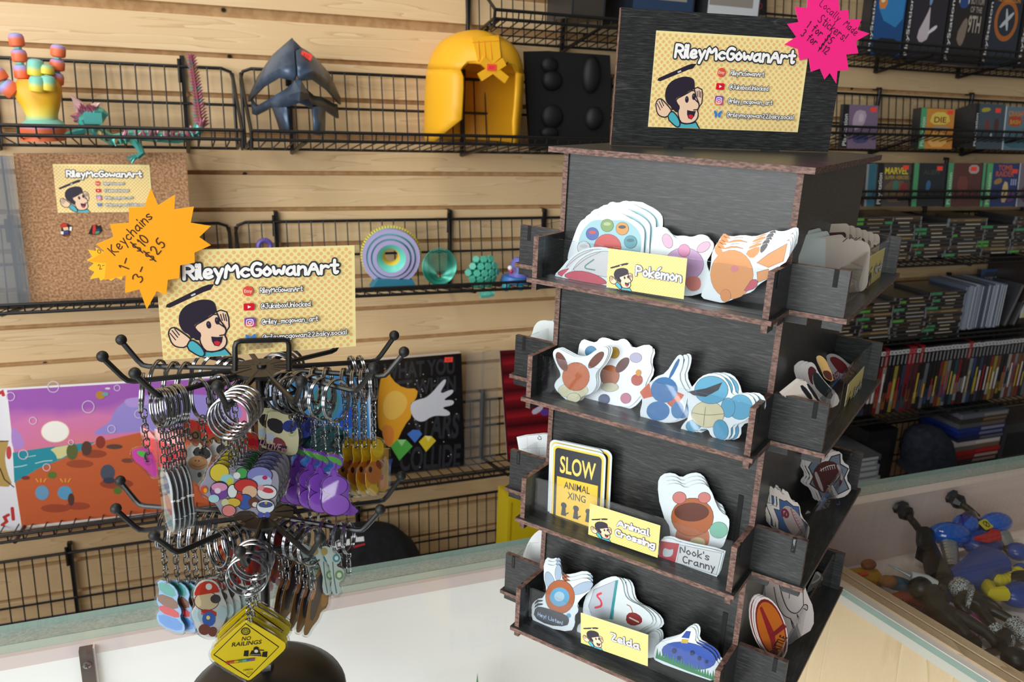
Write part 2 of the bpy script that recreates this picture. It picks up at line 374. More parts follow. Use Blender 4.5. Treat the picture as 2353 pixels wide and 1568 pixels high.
# ------------------------------------------------------------------ wire baskets hooked on the slatwall
black = mat('#141414', .42); black2 = mat('#1b1c1d', .5)
def basket(name, label, x0, x1, tb, bb, fr, mid, brk=(), sp=.0254, group=None, deep=False, rr=.0032, ends=True, flat=False):
    T = thing(name, (x0, 1.8, bb[1]), label, 'wire basket', group); T['category'] = 'basket'
    f = MB(); P = lambda x, q: (x, q[0], q[1]); c = .02
    # back panel loop with rounded top corners, mid rail, bottom rail, two front rails
    f.tube([P(x0, bb), (x0, tb[0], tb[1]-c), (x0+.004, tb[0], tb[1]-.006), (x0+c, tb[0], tb[1]), (x1-c, tb[0], tb[1]), (x1-.004, tb[0], tb[1]-.006), (x1, tb[0], tb[1]-c), P(x1, bb)], rr, black, 8)
    ym = bb[0]+(tb[0]-bb[0])*(mid-bb[1])/(tb[1]-bb[1])
    f.tube([(x0, ym, mid), (x1, ym, mid)], rr*.85, black, 6)
    f.tube([P(x0, bb), P(x1, bb)], rr*.85, black, 6)
    f.tube([(x0, fr[0], fr[1]), (x1, fr[0], fr[1])], rr, black, 8)
    lo = (fr[0]+.006, fr[1]-.016) if not flat else (fr[0]+.004, fr[1]-.014)
    f.tube([(x0, lo[0], lo[1]), (x1, lo[0], lo[1])], rr, black, 8)
    if ends:
        for x in (x0, x1):
            f.tube([P(x, tb[:1]+(tb[1]-.01,)), (x, (tb[0]+fr[0])/2+.03, (tb[1]+fr[1])/2+.005), P(x, fr), (x, fr[0]+.004, fr[1]-.03), (x, fr[0]+.022, fr[1]-.034), (x, fr[0]+.03, fr[1]-.02)], rr, black, 8)
            f.tube([P(x, bb), P(x, lo)], rr, black, 6)
    f.build('frame', T)
    w = MB(); n = int((x1-x0)/sp)
    for i in range(1, n+1):
        x = x0+i*sp
        if x > x1-.006: break
        w.tube([(x, tb[0]-.003, tb[1]), (x, bb[0]-.003, bb[1]), (x, lo[0], lo[1]-.002), (x, fr[0]+.002, fr[1])], .00145, black2, 5)
    if deep:
        for q in (.33, .66):
            w.tube([(x0, bb[0]+(lo[0]-bb[0])*q, bb[1]+(lo[1]-bb[1])*q), (x1, bb[0]+(lo[0]-bb[0])*q, bb[1]+(lo[1]-bb[1])*q)], .0016, black2, 5)
    w.build('wire_grid', T)
    for x in brk:
        b = MB(); zt = tb[1]+.018
        b.box((x-.004, 1.788, zt-.006), (x+.004, 1.812, zt+.002), black)
        b.box((x-.0035, 1.786, bb[1]-.012), (x+.0035, 1.7945, zt), black)
        b.tube([(x, 1.789, bb[1]-.01), (x, fr[0]+.005, fr[1]-.018)], .0038, black, 6)
        b.tube([(x-.006, 1.784, tb[1]-.03), (x-.006, 1.784, tb[1]+.014)], .003, black, 6)
        b.build('bracket', T)
    return T
g = 'black wire baskets on the slatwall'
basket('wire_basket', 'black wire basket holding the rainbow hand and crystal dragon', -.62, .113, (1.785, 1.492), (1.755, 1.342), (1.60, 1.385), 1.424, (-.3, .022), group=g)
basket('wire_basket', 'black wire basket holding the dark mask and the yellow helmet', .128, 1.06, (1.785, 1.494), (1.755, 1.342), (1.60, 1.385), 1.424, (.222, .59, .95), group=g)
basket('wire_basket', 'black wire basket behind the cork board', -.62, .09, (1.785, 1.19), (1.755, 1.04), (1.60, 1.083), 1.12, (-.3,), group=g)
basket('wire_basket', 'black wire basket with the round pastel spinner and teal coil', .103, .93, (1.785, 1.191), (1.755, 1.04), (1.60, 1.083), 1.12, (.185, .566, .80), group=g)
basket('wire_basket', 'black wire basket carrying the big art prints', -.62, .93, (1.785, .745), (1.77, .60), (1.60, .645), .68, (-.33, .30, .66), group=g, deep=True)
basket('wire_basket', 'black wire basket lowest on the wall, over the dark baseboard', -.62, .95, (1.785, .49), (1.77, .33), (1.60, .37), .385, (-.27, .35), group=g)
basket('wire_basket', 'black wire basket at the top holding tall black game boxes', .588, 3.0, (1.785, 1.74), (1.76, 1.572), (1.60, 1.622), 1.68, (.597, .82, 1.22, 1.735, 2.03, 2.4), group=g, deep=True)
basket('wire_basket', 'black wire basket with the highest row of disc cases', 1.28, 3.0, (1.785, 1.505), (1.76, 1.362), (1.62, 1.426), 1.43, (1.76, 2.10, 2.55), group=g, deep=True)
basket('wire_basket', 'black wire basket with the second row of disc cases', 1.28, 3.0, (1.785, 1.325), (1.76, 1.228), (1.60, 1.273), 1.28, (1.74, 2.05, 2.5), group=g, deep=True)
basket('wire_basket', 'black wire shelf of flat disc case stacks showing spines', 1.28, 3.0, (1.785, 1.19), (1.78, 1.075), (1.60, 1.090), 1.14, (1.72, 2.0, 2.4), group=g, deep=True, flat=True)
basket('wire_basket', 'black wire shelf of disc stacks and grey upright cases', 1.28, 3.0, (1.785, .985), (1.78, .86), (1.60, .876), .93, (1.72, 2.15, 2.5), group=g, deep=True, flat=True)
basket('wire_basket', 'black wire shelf carrying the long row of upright game cases', 1.2, 3.2, (1.785, .72), (1.78, .63), (1.60, .648), .68, (1.72, 2.15, 2.5), group=g, deep=True, flat=True)
basket('wire_basket', 'black wire shelf with the dark cap, behind the counter', 1.1, 3.2, (1.785, .53), (1.78, .33), (1.60, .345), .42, (1.72, 2.15, 2.5), group=g, deep=True, flat=True)
# ------------------------------------------------------------------ glass counter
H = .90
glass = clear('counter_glass', '#fafcfb', 1.5, .65)
gedge = mat('#8fa59b', .15)
case = thing('display_counter', (.1, .62, 0), 'low glass topped counter with a white lining under both racks', 'counter')
def rx(Y): return .729+(.704-Y)*.14         # the joint where the two cases meet
mb = MB(); mb.prism([(-1.3, .30), (rx(.30)-.006, .30), (rx(.9)-.006, .90), (-1.3, .90)], H-.008, H, glass, None, gedge, glass); mb.build('glass_top', case)
white = mat('#f4f2f2', .55); alu = speckle('brushed_aluminium', '#9aa19c', '#b1b6b0', 300, .38, (1, 1, 1), .35, .65)
MB().box((-1.3, .876, H-.026), (rx(.9)-.01, .9, H-.008), alu).build('rear_rail', case)
MB().box((-1.3, .862, H-.020), (rx(.9)-.01, .8755, H-.0085), mat('#c3cfc9', .3)).build('seal_gap_strip', case)
MB().box((-1.3, .8545, .876), (rx(.9)-.02, .8615, H-.009), mat('#d9c9c9', .5)).build('pink_band', case)  # pale pink band above the white back panel
MB().box((-1.3, .855, .45), (rx(.9)-.02, .8615, .876), white).build('back_panel', case)
MB().box((-1.3, .30, .435), (.70, .855, .45), white).build('shelf', case)
MB().box((-1.3, .295, .44), (.76, .302, H-.009), glass).build('glass_front', case)
MB().box((-1.3, .30, 0), (.70, .86, .435), mat('#cfc6c2', .6)).build('plinth', case)
steel = mat('#8c8a8a', .28, .9)
Pm = onZ(200, 1470, H-.012); br = MB(); br.box((Pm.x-.0065, .846, .45), (Pm.x+.0065, .8548, H-.012), mat('#55504f', .35, .5)); br.box((Pm.x+.0065, .848, .45), (Pm.x+.0085, .8548, H-.012), mat('#cfc7c3', .4)); b_ = br.build('upright', case)
s = MB(); s.lathe([(.0046, 0), (.0042, .0014), (0, .0022)], steel, mtx((Pm.x, .846, H-.030), (1, 0, 0), (0, 0, 1)), 16)
s.box((-.003, -.0005, .0021), (.003, .0005, .0027), mat('#333131'), mtx((Pm.x, .846, H-.030), (1, .3, 0), (0, 0, 1))); s.box((-.0005, -.003, .0021), (.0005, .003, .0027), mat('#333131'), mtx((Pm.x, .846, H-.030), (1, 0, .3), (0, 0, 1))); s.build('screw', b_)
# end panel of pale maple, white edging and two wooden rails where the right hand case begins
oak = wood('case_maple', '#e8cda6', '#cba877', '#f0d9b6', (14, 14, 1.6), 6, .35, .8)
railw = wood('case_rail_wood', '#b09a7b', '#957d5e', '#bea988', (14, 2.2, 14), 6, .4, .9)
def along(x0, x1, y0=.30, y1=.90): return [(rx(y0)+x0, y0), (rx(y0)+x1, y0), (rx(y1)+x1, y1), (rx(y1)+x0, y1)]
case2 = thing('display_counter', (1.35, .62, 0), 'glass topped counter on the right filled with toy figures', 'counter')
MB().prism(along(.004, .016), 0, H-.014, oak).build('side_panel', case2)
MB().prism(along(-.0055, .0060), H-.02, H+.001, mat('#d9d4ca', .5)).build('edging', case2)
MB().prism(along(.0060, .0185), H-.014, H+.004, railw).build('rail', case2)
MB().prism(along(.0185, .0208), H-.02, H-.004, mat('#3a2f26', .7)).build('seal_gap_strip', case2)  # dark strip added for the shade in the gap between the rails
MB().prism(along(.0208, .034), H-.02, H+.005, railw).build('rail', case2)
mb = MB(); mb.prism([(rx(.3)+.035, .30), (2.9, .30), (2.9, .90), (rx(.9)+.035, .90)], H-.008, H, glass, None, gedge, glass); mb.build('glass_top', case2)
MB().box((rx(.9)+.036, .876, H-.026), (2.9, .9, H-.008), alu).build('rear_rail', case2)
pinkish = mat('#e6d3cd', .5)
MB().box((rx(.9)+.036, .855, .77), (2.9, .8755, H-.009), pinkish).build('back_panel', case2)
MB().prism([(rx(.3)+.03, .30), (2.9, .30), (2.9, .855), (rx(.855)+.03, .855)], .767, .782, mat('#ecdcd6', .5)).build('shelf', case2)
MB().prism([(rx(.3)+.03, .30), (2.9, .30), (2.9, .875), (rx(.875)+.03, .875)], 0, .767, mat('#b9a49c', .6)).build('plinth', case2)
MB().prism([(rx(.3)+.037, .30), (2.9, .30), (2.9, .77), (rx(.77)+.037, .77)], .782, .836, mat('#ecdcd6', .5)).build('riser', case2)
sp_ = MB(); q_ = onZ(1098, 1570, .80); sp_.cone(q_+V((0, 0, -.03)), onZ(1097, 1547, .82), .004, mat('#3f7a4a', .5), 6); sp_.box(q_+V((-.012, -.012, -.352)), q_+V((.012, .012, -.028)), mat('#2f3a34', .6)); setprops(sp_.build('plant_figure'), 'small green pointed ornament inside the white counter at the bottom edge', 'ornament')
# ------------------------------------------------------------------ sticker tower: local frame x across the front, y into the body, z up
FR = V((.4619, .5343, H)); TX = V((math.cos(TY), math.sin(TY), 0)); TYV = V((-math.sin(TY), math.cos(TY), 0))
TM = Matrix(((TX.x, TYV.x, 0, FR.x), (TX.y, TYV.y, 0, FR.y), (0, 0, 1, FR.z), (0, 0, 0, 1)))
TW, TD, TRD, PL = .22, .245, .046, .0052
def stained(name, sc):
    m, nt, b, nd, L = nodes(name); mp = mapped(nt, sc)
    n1 = nd.new('ShaderNodeTexNoise'); n1.inputs['Scale'].default_value = 9; n1.inputs['Detail'].default_value = 8; n1.inputs['Roughness'].default_value = .7; L.new(mp.outputs[0], n1.inputs['Vector'])
    r = ramp(nd, [(.34, '#191a1a'), (.50, '#282929'), (.68, '#464949')]); L.new(n1.outputs[0], r.inputs[0])
    mp2 = mapped(nt, tuple(a*.16 for a in sc)); n2 = nd.new('ShaderNodeTexNoise'); n2.inputs['Scale'].default_value = 2.2; n2.inputs['Detail'].default_value = 1.5; L.new(mp2.outputs[0], n2.inputs['Vector'])
    mu = nd.new('ShaderNodeMath'); mu.operation = 'MULTIPLY'; mu.inputs[1].default_value = 7; L.new(n2.outputs[0], mu.inputs[0]); fr = nd.new('ShaderNodeMath'); fr.operation = 'FRACT'; L.new(mu.outputs[0], fr.inputs[0])
    r2 = ramp(nd, [(0, '#000000'), (.955, '#000000'), (.98, '#484640'), (1, '#000000')]); L.new(fr.outputs[0], r2.inputs[0])
    mx = nd.new('ShaderNodeMix'); mx.data_type = 'RGBA'; mx.blend_type = 'ADD'; mx.inputs[0].default_value = .5; L.new(r.outputs[0], mx.inputs[6]); L.new(r2.outputs[0], mx.inputs[7])
    L.new(mx.outputs[2], b.inputs['Base Color']); b.inputs['Roughness'].default_value = .34
    return m
ply = stained('black_stained_ply', (7, 7, 90)); plyB = stained('black_stained_ply_board', (7, 90, 7)); plyH = stained('black_stained_ply_flat', (7, 90, 7))
edge = speckle('ply_edge', '#4a342c', '#86665a', 190, .6, (1, 1, 3), .36, .66)
slotm = mat('#0a0a0a', .8)
acry = clear('tray_acrylic', '#fafbfc', 1.49, 1.0)
tower = thing('sticker_tower', TM, 'black stained plywood tower of sticker trays standing on the glass counter', 'display rack')
def tbuild(mb, name, parent, M=TM): return mb.build(name, parent, M, local=True)
BT = .519
mb = MB(); mb.box((-TW+PL, .002, .02), (-PL, .002+PL, BT), ply, edge=edge)
for z in (.175, .052):      # dark slots that take the tray tabs
    mb.box((-.018, .0012, z), (-.0135, .0022, z+.055), slotm)
tbuild(mb, 'front_panel', tower)
tbuild(MB().box((-PL, 0, .0), (0, TD, BT), ply, edge=edge), 'side_panel', tower)
tbuild(MB().box((-TW, 0, .0), (-TW+PL, TD, BT), ply, edge=edge), 'side_panel', tower)
tbuild(MB().box((-TW+PL, TD-PL, .02), (-PL, TD, BT), ply, edge=edge), 'back_panel', tower)
tbuild(MB().box((-TW, 0, .0), (0, TD, .006), plyH, edge=edge), 'base_panel', tower) if False else None
tbuild(MB().box((-.2315, -.0095, BT), (.0105, .262, BT+PL), plyH, edge=edge), 'top_panel', tower)
SA = onZ(1405, 336, H+BT+PL); SB = onZ(1905, 352, H+BT+PL); SU = (SB-SA).normalized(); SM = mtx(SA, SU, UP)    # the board stands turned towards the customer
sgn = MB(); sgn.box((-.0005, 0, -PL), (.2325, .1252, 0), plyB, edge=edge)
for x in (.056, .16): sgn.box((x, -.003, -PL-.0004), (x+.018, .0005, .0004), plyB)
tbuild(sgn, 'sign_board', tower, SM @ Matrix.Translation((0, .0012, 0)))
TZ = [.396, .2785, .1485, .0205]      # tray feet; every level is the same on each side
THS = [.0495, .0535, .0555, .0575]
def tray(M, wid, lev):
    """tray in its own frame: x along the face 0..wid, -y outward, z from its feet"""
    TH = THS[lev]; f = MB(); f.box((-.0035, -TRD-.0035, .0072), (wid+.0035, 0, .0072+.0042), plyH, edge=edge); t = f.build('tray', tower, M, local=True)
    for x in (0, wid-PL):
        e = MB(); e.box((x, -TRD, .0114), (x+PL, 0, TH), ply, edge=edge); e.box((x, -TRD, 0), (x+PL, -TRD+.016, .0072), ply, edge=edge); e.box((x, -.018, 0), (x+PL, 0, .0072), ply, edge=edge)
        # slot for the clear front and the tab of the floor, both cut through the end panel
        xo = (x-.0002, x+.0012) if x == 0 else (x+PL-.0012, x+PL+.0002)
        e.box((xo[0], -TRD+.0085, TH-.0145), (xo[1], -TRD+.0125, TH+.0001), slotm)
        e.box((xo[0], -TRD-.0002, .0066), (xo[1], -TRD+.018, .0074), slotm)
        e.build('end_panel', t, M, local=True)
    a = MB(); a.box((PL, -TRD+.0095, .0116), (wid-PL, -TRD+.0115, TH-.001), acry)
    for x in (-.0006, wid-PL): a.box((x, -TRD+.0095, TH-.013), (x+PL+.0006, -TRD+.0115, TH-.001), acry)
    a.build('clear_front', t, M, local=True)
    return t
TRM = {}
for lev, z in enumerate(TZ):
    for side in ('front', 'right', 'left'):
        if side == 'front': L_ = Matrix.Translation((-TW, 0, z)); wid = TW
        elif side == 'right': L_ = Matrix.Translation((0, .003, z)) @ Matrix.Rotation(math.pi/2, 4, 'Z'); wid = TD-.006
        else: L_ = Matrix.Translation((-TW, TD-.003, z)) @ Matrix.Rotation(-math.pi/2, 4, 'Z'); wid = TD-.006
        M = TM @ L_; TRM[(side, lev)] = M; tray(M, wid, lev)
# ------------------------------------------------------------------ card artwork shared by the signs and the tray labels
def solve_h(q):
    """homography taking quad q (TL, TR, BR, BL in photo units) to the unit rectangle (0,1),(1,1),(1,0),(0,0)"""
    A = []; 
    for (x, y), (u, v) in zip(q, [(0, 1), (1, 1), (1, 0), (0, 0)]):
        A.append([x, y, 1, 0, 0, 0, -u*x, -u*y, u]); A.append([0, 0, 0, x, y, 1, -v*x, -v*y, v])
    n = 8
    for i in range(n):
        p = max(range(i, n), key=lambda r: abs(A[r][i])); A[i], A[p] = A[p], A[i]; d = A[i][i]; A[i] = [a/d for a in A[i]]
        for r in range(n):
            if r != i:
                k = A[r][i]; A[r] = [a-k*b for a, b in zip(A[r], A[i])]
    h = [A[i][8] for i in range(n)]
    return lambda x, y: ((h[0]*x+h[1]*y+h[2])/(h[6]*x+h[7]*y+1), (h[3]*x+h[4]*y+h[5])/(h[6]*x+h[7]*y+1))
CQ = [(1598, 247), (2979, 392), (2881, 1199), (1528, 1141)]        # the tower's sign card
CH = solve_h(CQ)
INK, SKIN, TEAL = '#2a2333', '#f3cfae', '#4fb3c0'
def avatar(A, X, k):
    """waving figure of the sign; X maps normalized card points to the sheet, k scales line widths"""
    q = lambda pts: [X(*CH(*p)) for p in pts]
    pen = [(1612, 712), (1622, 690), (1890, 580), (1935, 568), (1978, 570), (1945, 612), (1900, 622), (1640, 720)]
    A.poly(q(pen), INK); A.line(q([(1808, 640), (1830, 632)]), .9*k, '#d8d8de')
    hr = [(1960, 795), (1990, 785), (2030, 805), (2037, 855), (2030, 930), (2005, 962), (1978, 890)]
    A.poly(q(hr), SKIN); A.line(q(hr), .7*k, INK, True)
    for a, b in (((1985, 820), (1990, 870)), ((2003, 815), (2006, 872)), ((2018, 825), (2019, 878))): A.line(q([a, b]), .5*k, INK)
    face = [(1785, 890), (1870, 850), (1960, 800), (1975, 870), (1990, 900), (2007, 945), (1995, 985), (1988, 992), (2000, 1030), (1985, 1080), (1940, 1110), (1880, 1116), (1830, 1100), (1805, 1010), (1825, 960), (1800, 930)]
    shirt = [(1815, 1152), (1830, 1105), (1880, 1118), (1940, 1113), (1975, 1100), (2008, 1164)]
    A.poly(q(shirt), TEAL); A.line(q(shirt[1:]), .7*k, INK)
    A.poly(q(smooth(face, 1)), SKIN); A.line(q(smooth(face, 1)), .7*k, INK, True)
    hair = [(1690, 895), (1683, 840), (1698, 775), (1738, 725), (1795, 697), (1865, 680), (1930, 692), (1958, 720), (1962, 760), (1962, 802), (1910, 815), (1870, 850), (1800, 872), (1783, 895), (1800, 930), (1826, 962), (1812, 1012), (1780, 1006), (1768, 985), (1750, 992), (1742, 955), (1708, 930)]
    A.poly(q(smooth(hair, 1)), INK)
    A.line(q([(1962, 890), (2000, 930), (2006, 962), (1988, 988), (1955, 990)]), .7*k, INK)
    for x, y in ((1890, 893), (1954, 868)): A.poly(q([(x+17*math.cos(a), y+31*math.sin(a)) for a in [i*.449 for i in range(14)]]), INK); A.poly(q([(x-2+6*math.cos(a), y-10+10*math.sin(a)) for a in [i*.785 for i in range(8)]]), '#5b5468')
    A.poly(q([(1893, 990), (1935, 1000), (1974, 1000), (1960, 1045), (1935, 1077), (1905, 1066), (1893, 1030)]), INK)
    A.poly(q([(1905, 1035), (1930, 1030), (1952, 1045), (1935, 1072), (1910, 1060)]), '#d3263c')
    hl = [(1600, 960), (1598, 920), (1618, 885), (1650, 882), (1692, 925), (1740, 980), (1746, 1000), (1702, 1057), (1640, 1046), (1610, 1012)]
    A.poly(q(smooth(hl, 1)), SKIN); A.line(q(smooth(hl, 1)), .7*k, INK, True)
    for a, b in (((1610, 925), (1640, 985)), ((1627, 905), (1658, 965)), ((1648, 895), (1672, 948))): A.line(q([a, b]), .5*k, INK)
    slv = [(1702, 1060), (1746, 990), (1800, 1040), (1830, 1110), (1818, 1145), (1785, 1142)]
    A.poly(q(smooth(slv, 1)), TEAL); A.line(q(smooth(slv, 1)), .7*k, INK, True)
def dots(A, w, h, pit, r, c, x0=0, n=9):
    j = 0; y = pit*.35
    while y < h-r*1.1:
        x = x0+pit*(.3 if j % 2 else .8)
        while x < w-r*1.1: A.ell(x, y, r, r, c, n, lay=False); x += pit
        y += pit*.5; j += 1
    A.h += DZ
def icon(A, kind, x, y, s):
    if kind == 0: A.ell(x, y, s, s, '#e2533f', 24); A.type('Etsy', x, y-s*.28, s*.62, '#fff4ee', s*1.45, center=True)
    if kind == 1:
        A.poly([(p[0]+x, p[1]+y) for p in rrect(-s, -s*.72, s, s*.72, s*.28)], '#d8152f'); A.poly([(x-s*.22, y-s*.32), (x+s*.4, y), (x-s*.22, y+s*.32)], '#fff4f2')
    if kind == 2:
        A.poly([(p[0]+x, p[1]+y) for p in rrect(-s, -s, s, s, s*.35)], '#7a49b4'); A.poly([(p[0]+x, p[1]+y) for p in rrect(-s*.96, -s, s, s*.1, s*.35)], '#d9447e')
        A.poly([(p[0]+x, p[1]+y) for p in rrect(-s*.96, -s, s*.4, -s*.4, s*.28)], '#f0924d')
        A.line([(p[0]+x, p[1]+y) for p in rrect(-s*.62, -s*.62, s*.62, s*.62, s*.3, 3)], s*.16, '#fdf2f4', True)
        A.line([(x+s*.3*math.cos(a), y+s*.3*math.sin(a)) for a in [i*.524 for i in range(12)]], s*.15, '#fdf2f4', True); A.ell(x+s*.36, y+s*.36, s*.09, s*.09, '#fdf2f4', 8)
    if kind == 3:
        c = '#3f82d3'
        for g in (1, -1):
            A.poly(smooth([(x, y+s*.05), (x+g*s*.45, y+s*.7), (x+g*s*.95, y+s*.85), (x+g*s*1.0, y+s*.4), (x+g*s*.75, y), (x+g*s*.3, y-s*.1)], 2), c)
            A.poly(smooth([(x, y), (x+g*s*.7, y), (x+g*s*.75, y-s*.45), (x+g*s*.4, y-s*.85), (x+g*s*.1, y-s*.4)], 2), c)
def business_card(M, w, h, name, label, cat='sign', t=.0004, back=None):
    A = Art(M); A.sheet([(0, 0), (w, 0), (w, h), (0, h)], '#f6e6a0', t, '#f6efd2'); k = w/100
    X = lambda s, t_: (min(max(s, .004), .996)*w, min(max(t_, .004), .99)*h)
    dots(A, w, h, w*.0385, w*.0100, '#eebf7c'); avatar(A, X, k)
    A.hand('RileyMcGowanArt', (w*.130, h*.742), (w*.905, h*.742), k*1.7, '#fffdf8', '#2c3340', k*.75, h*.125, .05, 1.5)
    for i, (txt, x1) in enumerate((('RileyMcGowanArt', .715), ('@JukeboxUnlocked', .755), ('@riley_mcgowan_art', .79), ('@rileymcgowan22.bsky.social', .945))):
        y = h*(.585-i*.148); icon(A, i, w*.437, y+h*.022, w*.027)
        A.hand(txt, (w*.497, y), (w*x1, y), k*.42, '#fbf8f2', '#3c4453', k*.33, h*.048, .05, 1.5)
    o = A.build(name); return setprops(o, label, cat)
def tloc(x, y, z): return TM @ V((x, y, z))
# sign card on the tower's board
Mc = SM @ Matrix.Translation((.0356, .0196, .0006))
business_card(Mc, .1595, .0885, 'sign_card', 'dotted yellow artist card on the black board topping the tower')
# ------------------------------------------------------------------ die-cut stickers
def front(y, lev, lean=.0, x=-.11):
    o = tloc(x, y, TZ[lev]+.0118); v = UP*math.cos(lean)+TYV*math.sin(lean); return mtx(o, TX, v)
def side(x, lev, lean=.0, c=None, a=0):
    """frame inside a right hand tray; c = (zoom, x, y) of the piece's middle, a = how far it is turned towards the tower's front"""
    o = tloc(x, .12, TZ[lev]+.0118); ca, sa = math.cos(a), math.sin(a)
    if c: p = TM.inverted() @ onP(c[0][0]+c[1]/c[0][2], c[0][1]+c[2]/c[0][2], tloc(x, 0, 0), TX); o = tloc(x, p.y, TZ[lev]+.0118)
    n = TX*ca-TYV*sa; return mtx(o, TYV*ca+TX*sa, UP*math.cos(lean)-n*math.sin(lean))
ZA, ZB, ZC = (1150, 350, 3.92), (1150, 700, 3.92), (1150, 1050, 3.0267)
WH = '#d3dee1'
def dim(c, k=.82): return c if not isinstance(c, str) else '#'+''.join('%02x' % int(int(c[i:i+2], 16)*k) for i in (1, 3, 5))
class Die:
    def __init__(s, M, z, out, sm=2, base=WH, t=.0007):
        s.A = Art(M, z); s.A.rough = .3; p = s.A.px(out); p = smooth(p, sm) if sm else p; s.A.sheet(p, base, t, '#d5dddb', '#f2f2ee')
        s.M = M
    def P(s, pts, c, sm=2, ln=None): 
        p = s.A.px(pts); p = smooth(p, sm) if sm else p; s.A.poly(p, dim(c))
        if ln: s.A.line(p, ln, '#2c2628', True)
        return s
    def E(s, x, y, rx, ry, c, rot=0, ln=None):
        if ln: s.A.pell(x, y, rx+ln, ry+ln, '#3a3436', 22, rot)
        s.A.pell(x, y, rx, ry, dim(c), 22, rot); return s
    def L(s, pts, w, c): s.A.line(chaikin(s.A.px(pts), 2), w, c); return s
    def T(s, txt, a, b, w, c, out=None, ow=0, cap=None): a, b = s.A.px([a, b]); s.A.hand(txt, a, b, w, c, out, ow, cap); return s
    def F(s, txt, a, b, c, cap, bold=.02):
        a, b = s.A.px([a, b]); d = V((b[0]-a[0], b[1]-a[1])); s.A.type(txt, a[0], a[1], cap, c, d.length, math.atan2(d.y, d.x), bold); return s
    def done(s, label, n=1, off=(.0012, .0014), behind=None, group=None, name='sticker', dn=.0016, lead=True):
        o = s.A.build(name); setprops(o, label, 'sticker', group if n > 1 else None)
        u, v, w = [s.M.to_3x3() @ V(a) for a in ((1, 0, 0), (0, 1, 0), (0, 0, 1))]
        for i in range(1, n):
            r = random.uniform(-.25, .25)
            dup(o, Matrix.Translation(u*off[0]*(i+r)+v*off[1]*(i-r)-w*dn*i) @ s.M, behind, group)
        return o
# top front tray
M = front(-.012, 0, .10)
d = Die(M, ZA, [(615, 890), (660, 760), (695, 665), (735, 605), (800, 590), (840, 555), (900, 572), (960, 548), (1010, 560), (1080, 545), (1150, 585), (1230, 625), (1290, 680), (1300, 740), (1290, 850), (1290, 960), (1270, 1080), (700, 1060), (600, 980)], 1)
d.P([(690, 880), (715, 740), (775, 655), (845, 605), (1000, 615), (1120, 608), (1225, 675), (1275, 770), (1262, 900), (1240, 1000), (720, 980)], '#a9dfe9').E(965, 860, 122, 122, '#d84a44', 0, 3)
for x, y, c, c2 in ((828, 735, '#3a63b8', '#d2463f'), (962, 660, '#7faf5a', '#bfd39a'), (1098, 688, '#e8a23a', '#3b3532'), (1172, 808, '#3fa7b8', '#2c6f7f'), (752, 860, '#e7eef0', '#c9d6d8')): d.E(x, y, 56, 56, c, 0, 3).E(x, y-14, 34, 16, c2)
d.done('icy blue round sticker with a big red dot, front one in the top tray', 4, (.0042, .0044), 'icy blue round sticker behind the foremost one in the top tray', 'icy blue round stickers', dn=.0022)
M = front(-.027, 0, .06)
cap = [(545, 1125), (605, 1068), (680, 975), (780, 905), (880, 875), (1000, 872), (1080, 900), (1130, 1000), (1110, 1200), (985, 1232), (880, 1205), (700, 1180), (570, 1155)]
d = Die(M, ZA, cap, 1).P([(640, 1070), (700, 985), (790, 920), (900, 892), (1010, 895), (1070, 960), (1060, 1130), (900, 1120), (760, 1075)], '#f4f7f7', 1, .0003).P([(560, 1112), (640, 1070), (760, 1070), (880, 1110), (960, 1165), (950, 1192), (800, 1185), (640, 1150)], '#e2566a', 1, .0003).L([(840, 968), (735, 1042), (850, 1062)], .0012, '#5f8d84').L([(640, 1070), (760, 960), (900, 900)], .0003, '#555555')
d.done('white cap sticker with a red brim behind the topmost clear lip', 2, (-.0105, .0006), 'white cap sticker tucked left behind the other cap', 'cap stickers', dn=.0015)
M = front(-.016, 0, .08)
d = Die(M, ZA, [(1370, 900), (1395, 790), (1390, 730), (1440, 698), (1525, 712), (1585, 790), (1680, 782), (1750, 800), (1830, 768), (1905, 792), (1930, 845), (1890, 930), (1850, 990), (1890, 1100), (1900, 1190), (1840, 1265), (1660, 1310), (1500, 1220), (1390, 1050)])
d.E(1655, 1010, 175, 150, '#dcb4e2', 0, 3).E(1655, 885, 52, 55, '#ee9cc9', 0, 3).E(1505, 800, 42, 66, '#f3c3de', -.4, 3).E(1830, 855, 66, 38, '#f3c3de', -.6, 3).P([(1640, 1130), (1800, 1110), (1810, 1235), (1700, 1260)], '#f0938b')
d.done('pink and lilac sticker beside the orange ones in the top tray', 3, (-.0022, .0012), 'pink and lilac sticker behind the front pink one', 'pink stickers')
M = front(-.022, 0, .06); ZO = (1600, 520, 7.84)
d = Die(M, ZO, [(210, 950), (262, 700), (280, 470), (350, 360), (480, 420), (700, 385), (900, 420), (1080, 370), (1260, 300), (1360, 330), (1480, 320), (1640, 250), (1712, 290), (1660, 620), (1480, 730), (1320, 930), (1110, 1060), (1020, 1180), (830, 1240), (600, 1345), (480, 1388), (300, 1350), (80, 1295), (110, 1150)], 1)
d.P([(1090, 660), (1300, 500), (1640, 310), (1570, 630), (1300, 745)], '#f6a24a', 0, .0003).P([(1090, 830), (1300, 770), (1315, 930), (1110, 1015)], '#f6a24a', 0, .0003).E(640, 870, 385, 440, '#f6a24a', 0, 4).P([(330, 470), (340, 330), (500, 450), (420, 560)], '#f6a24a', 1).P([(860, 470), (1140, 345), (1140, 470), (1000, 600)], '#f6a24a', 1).P([(1160, 340), (1310, 300), (1240, 430), (1150, 500)], '#4a4246', 1).E(690, 765, 72, 62, '#f0838a').P([(990, 960), (1110, 960), (1090, 1110), (840, 1190), (930, 1060)], '#dc4258', 1, .0003).E(530, 1250, 92, 112, '#f2953a', 0, 4)
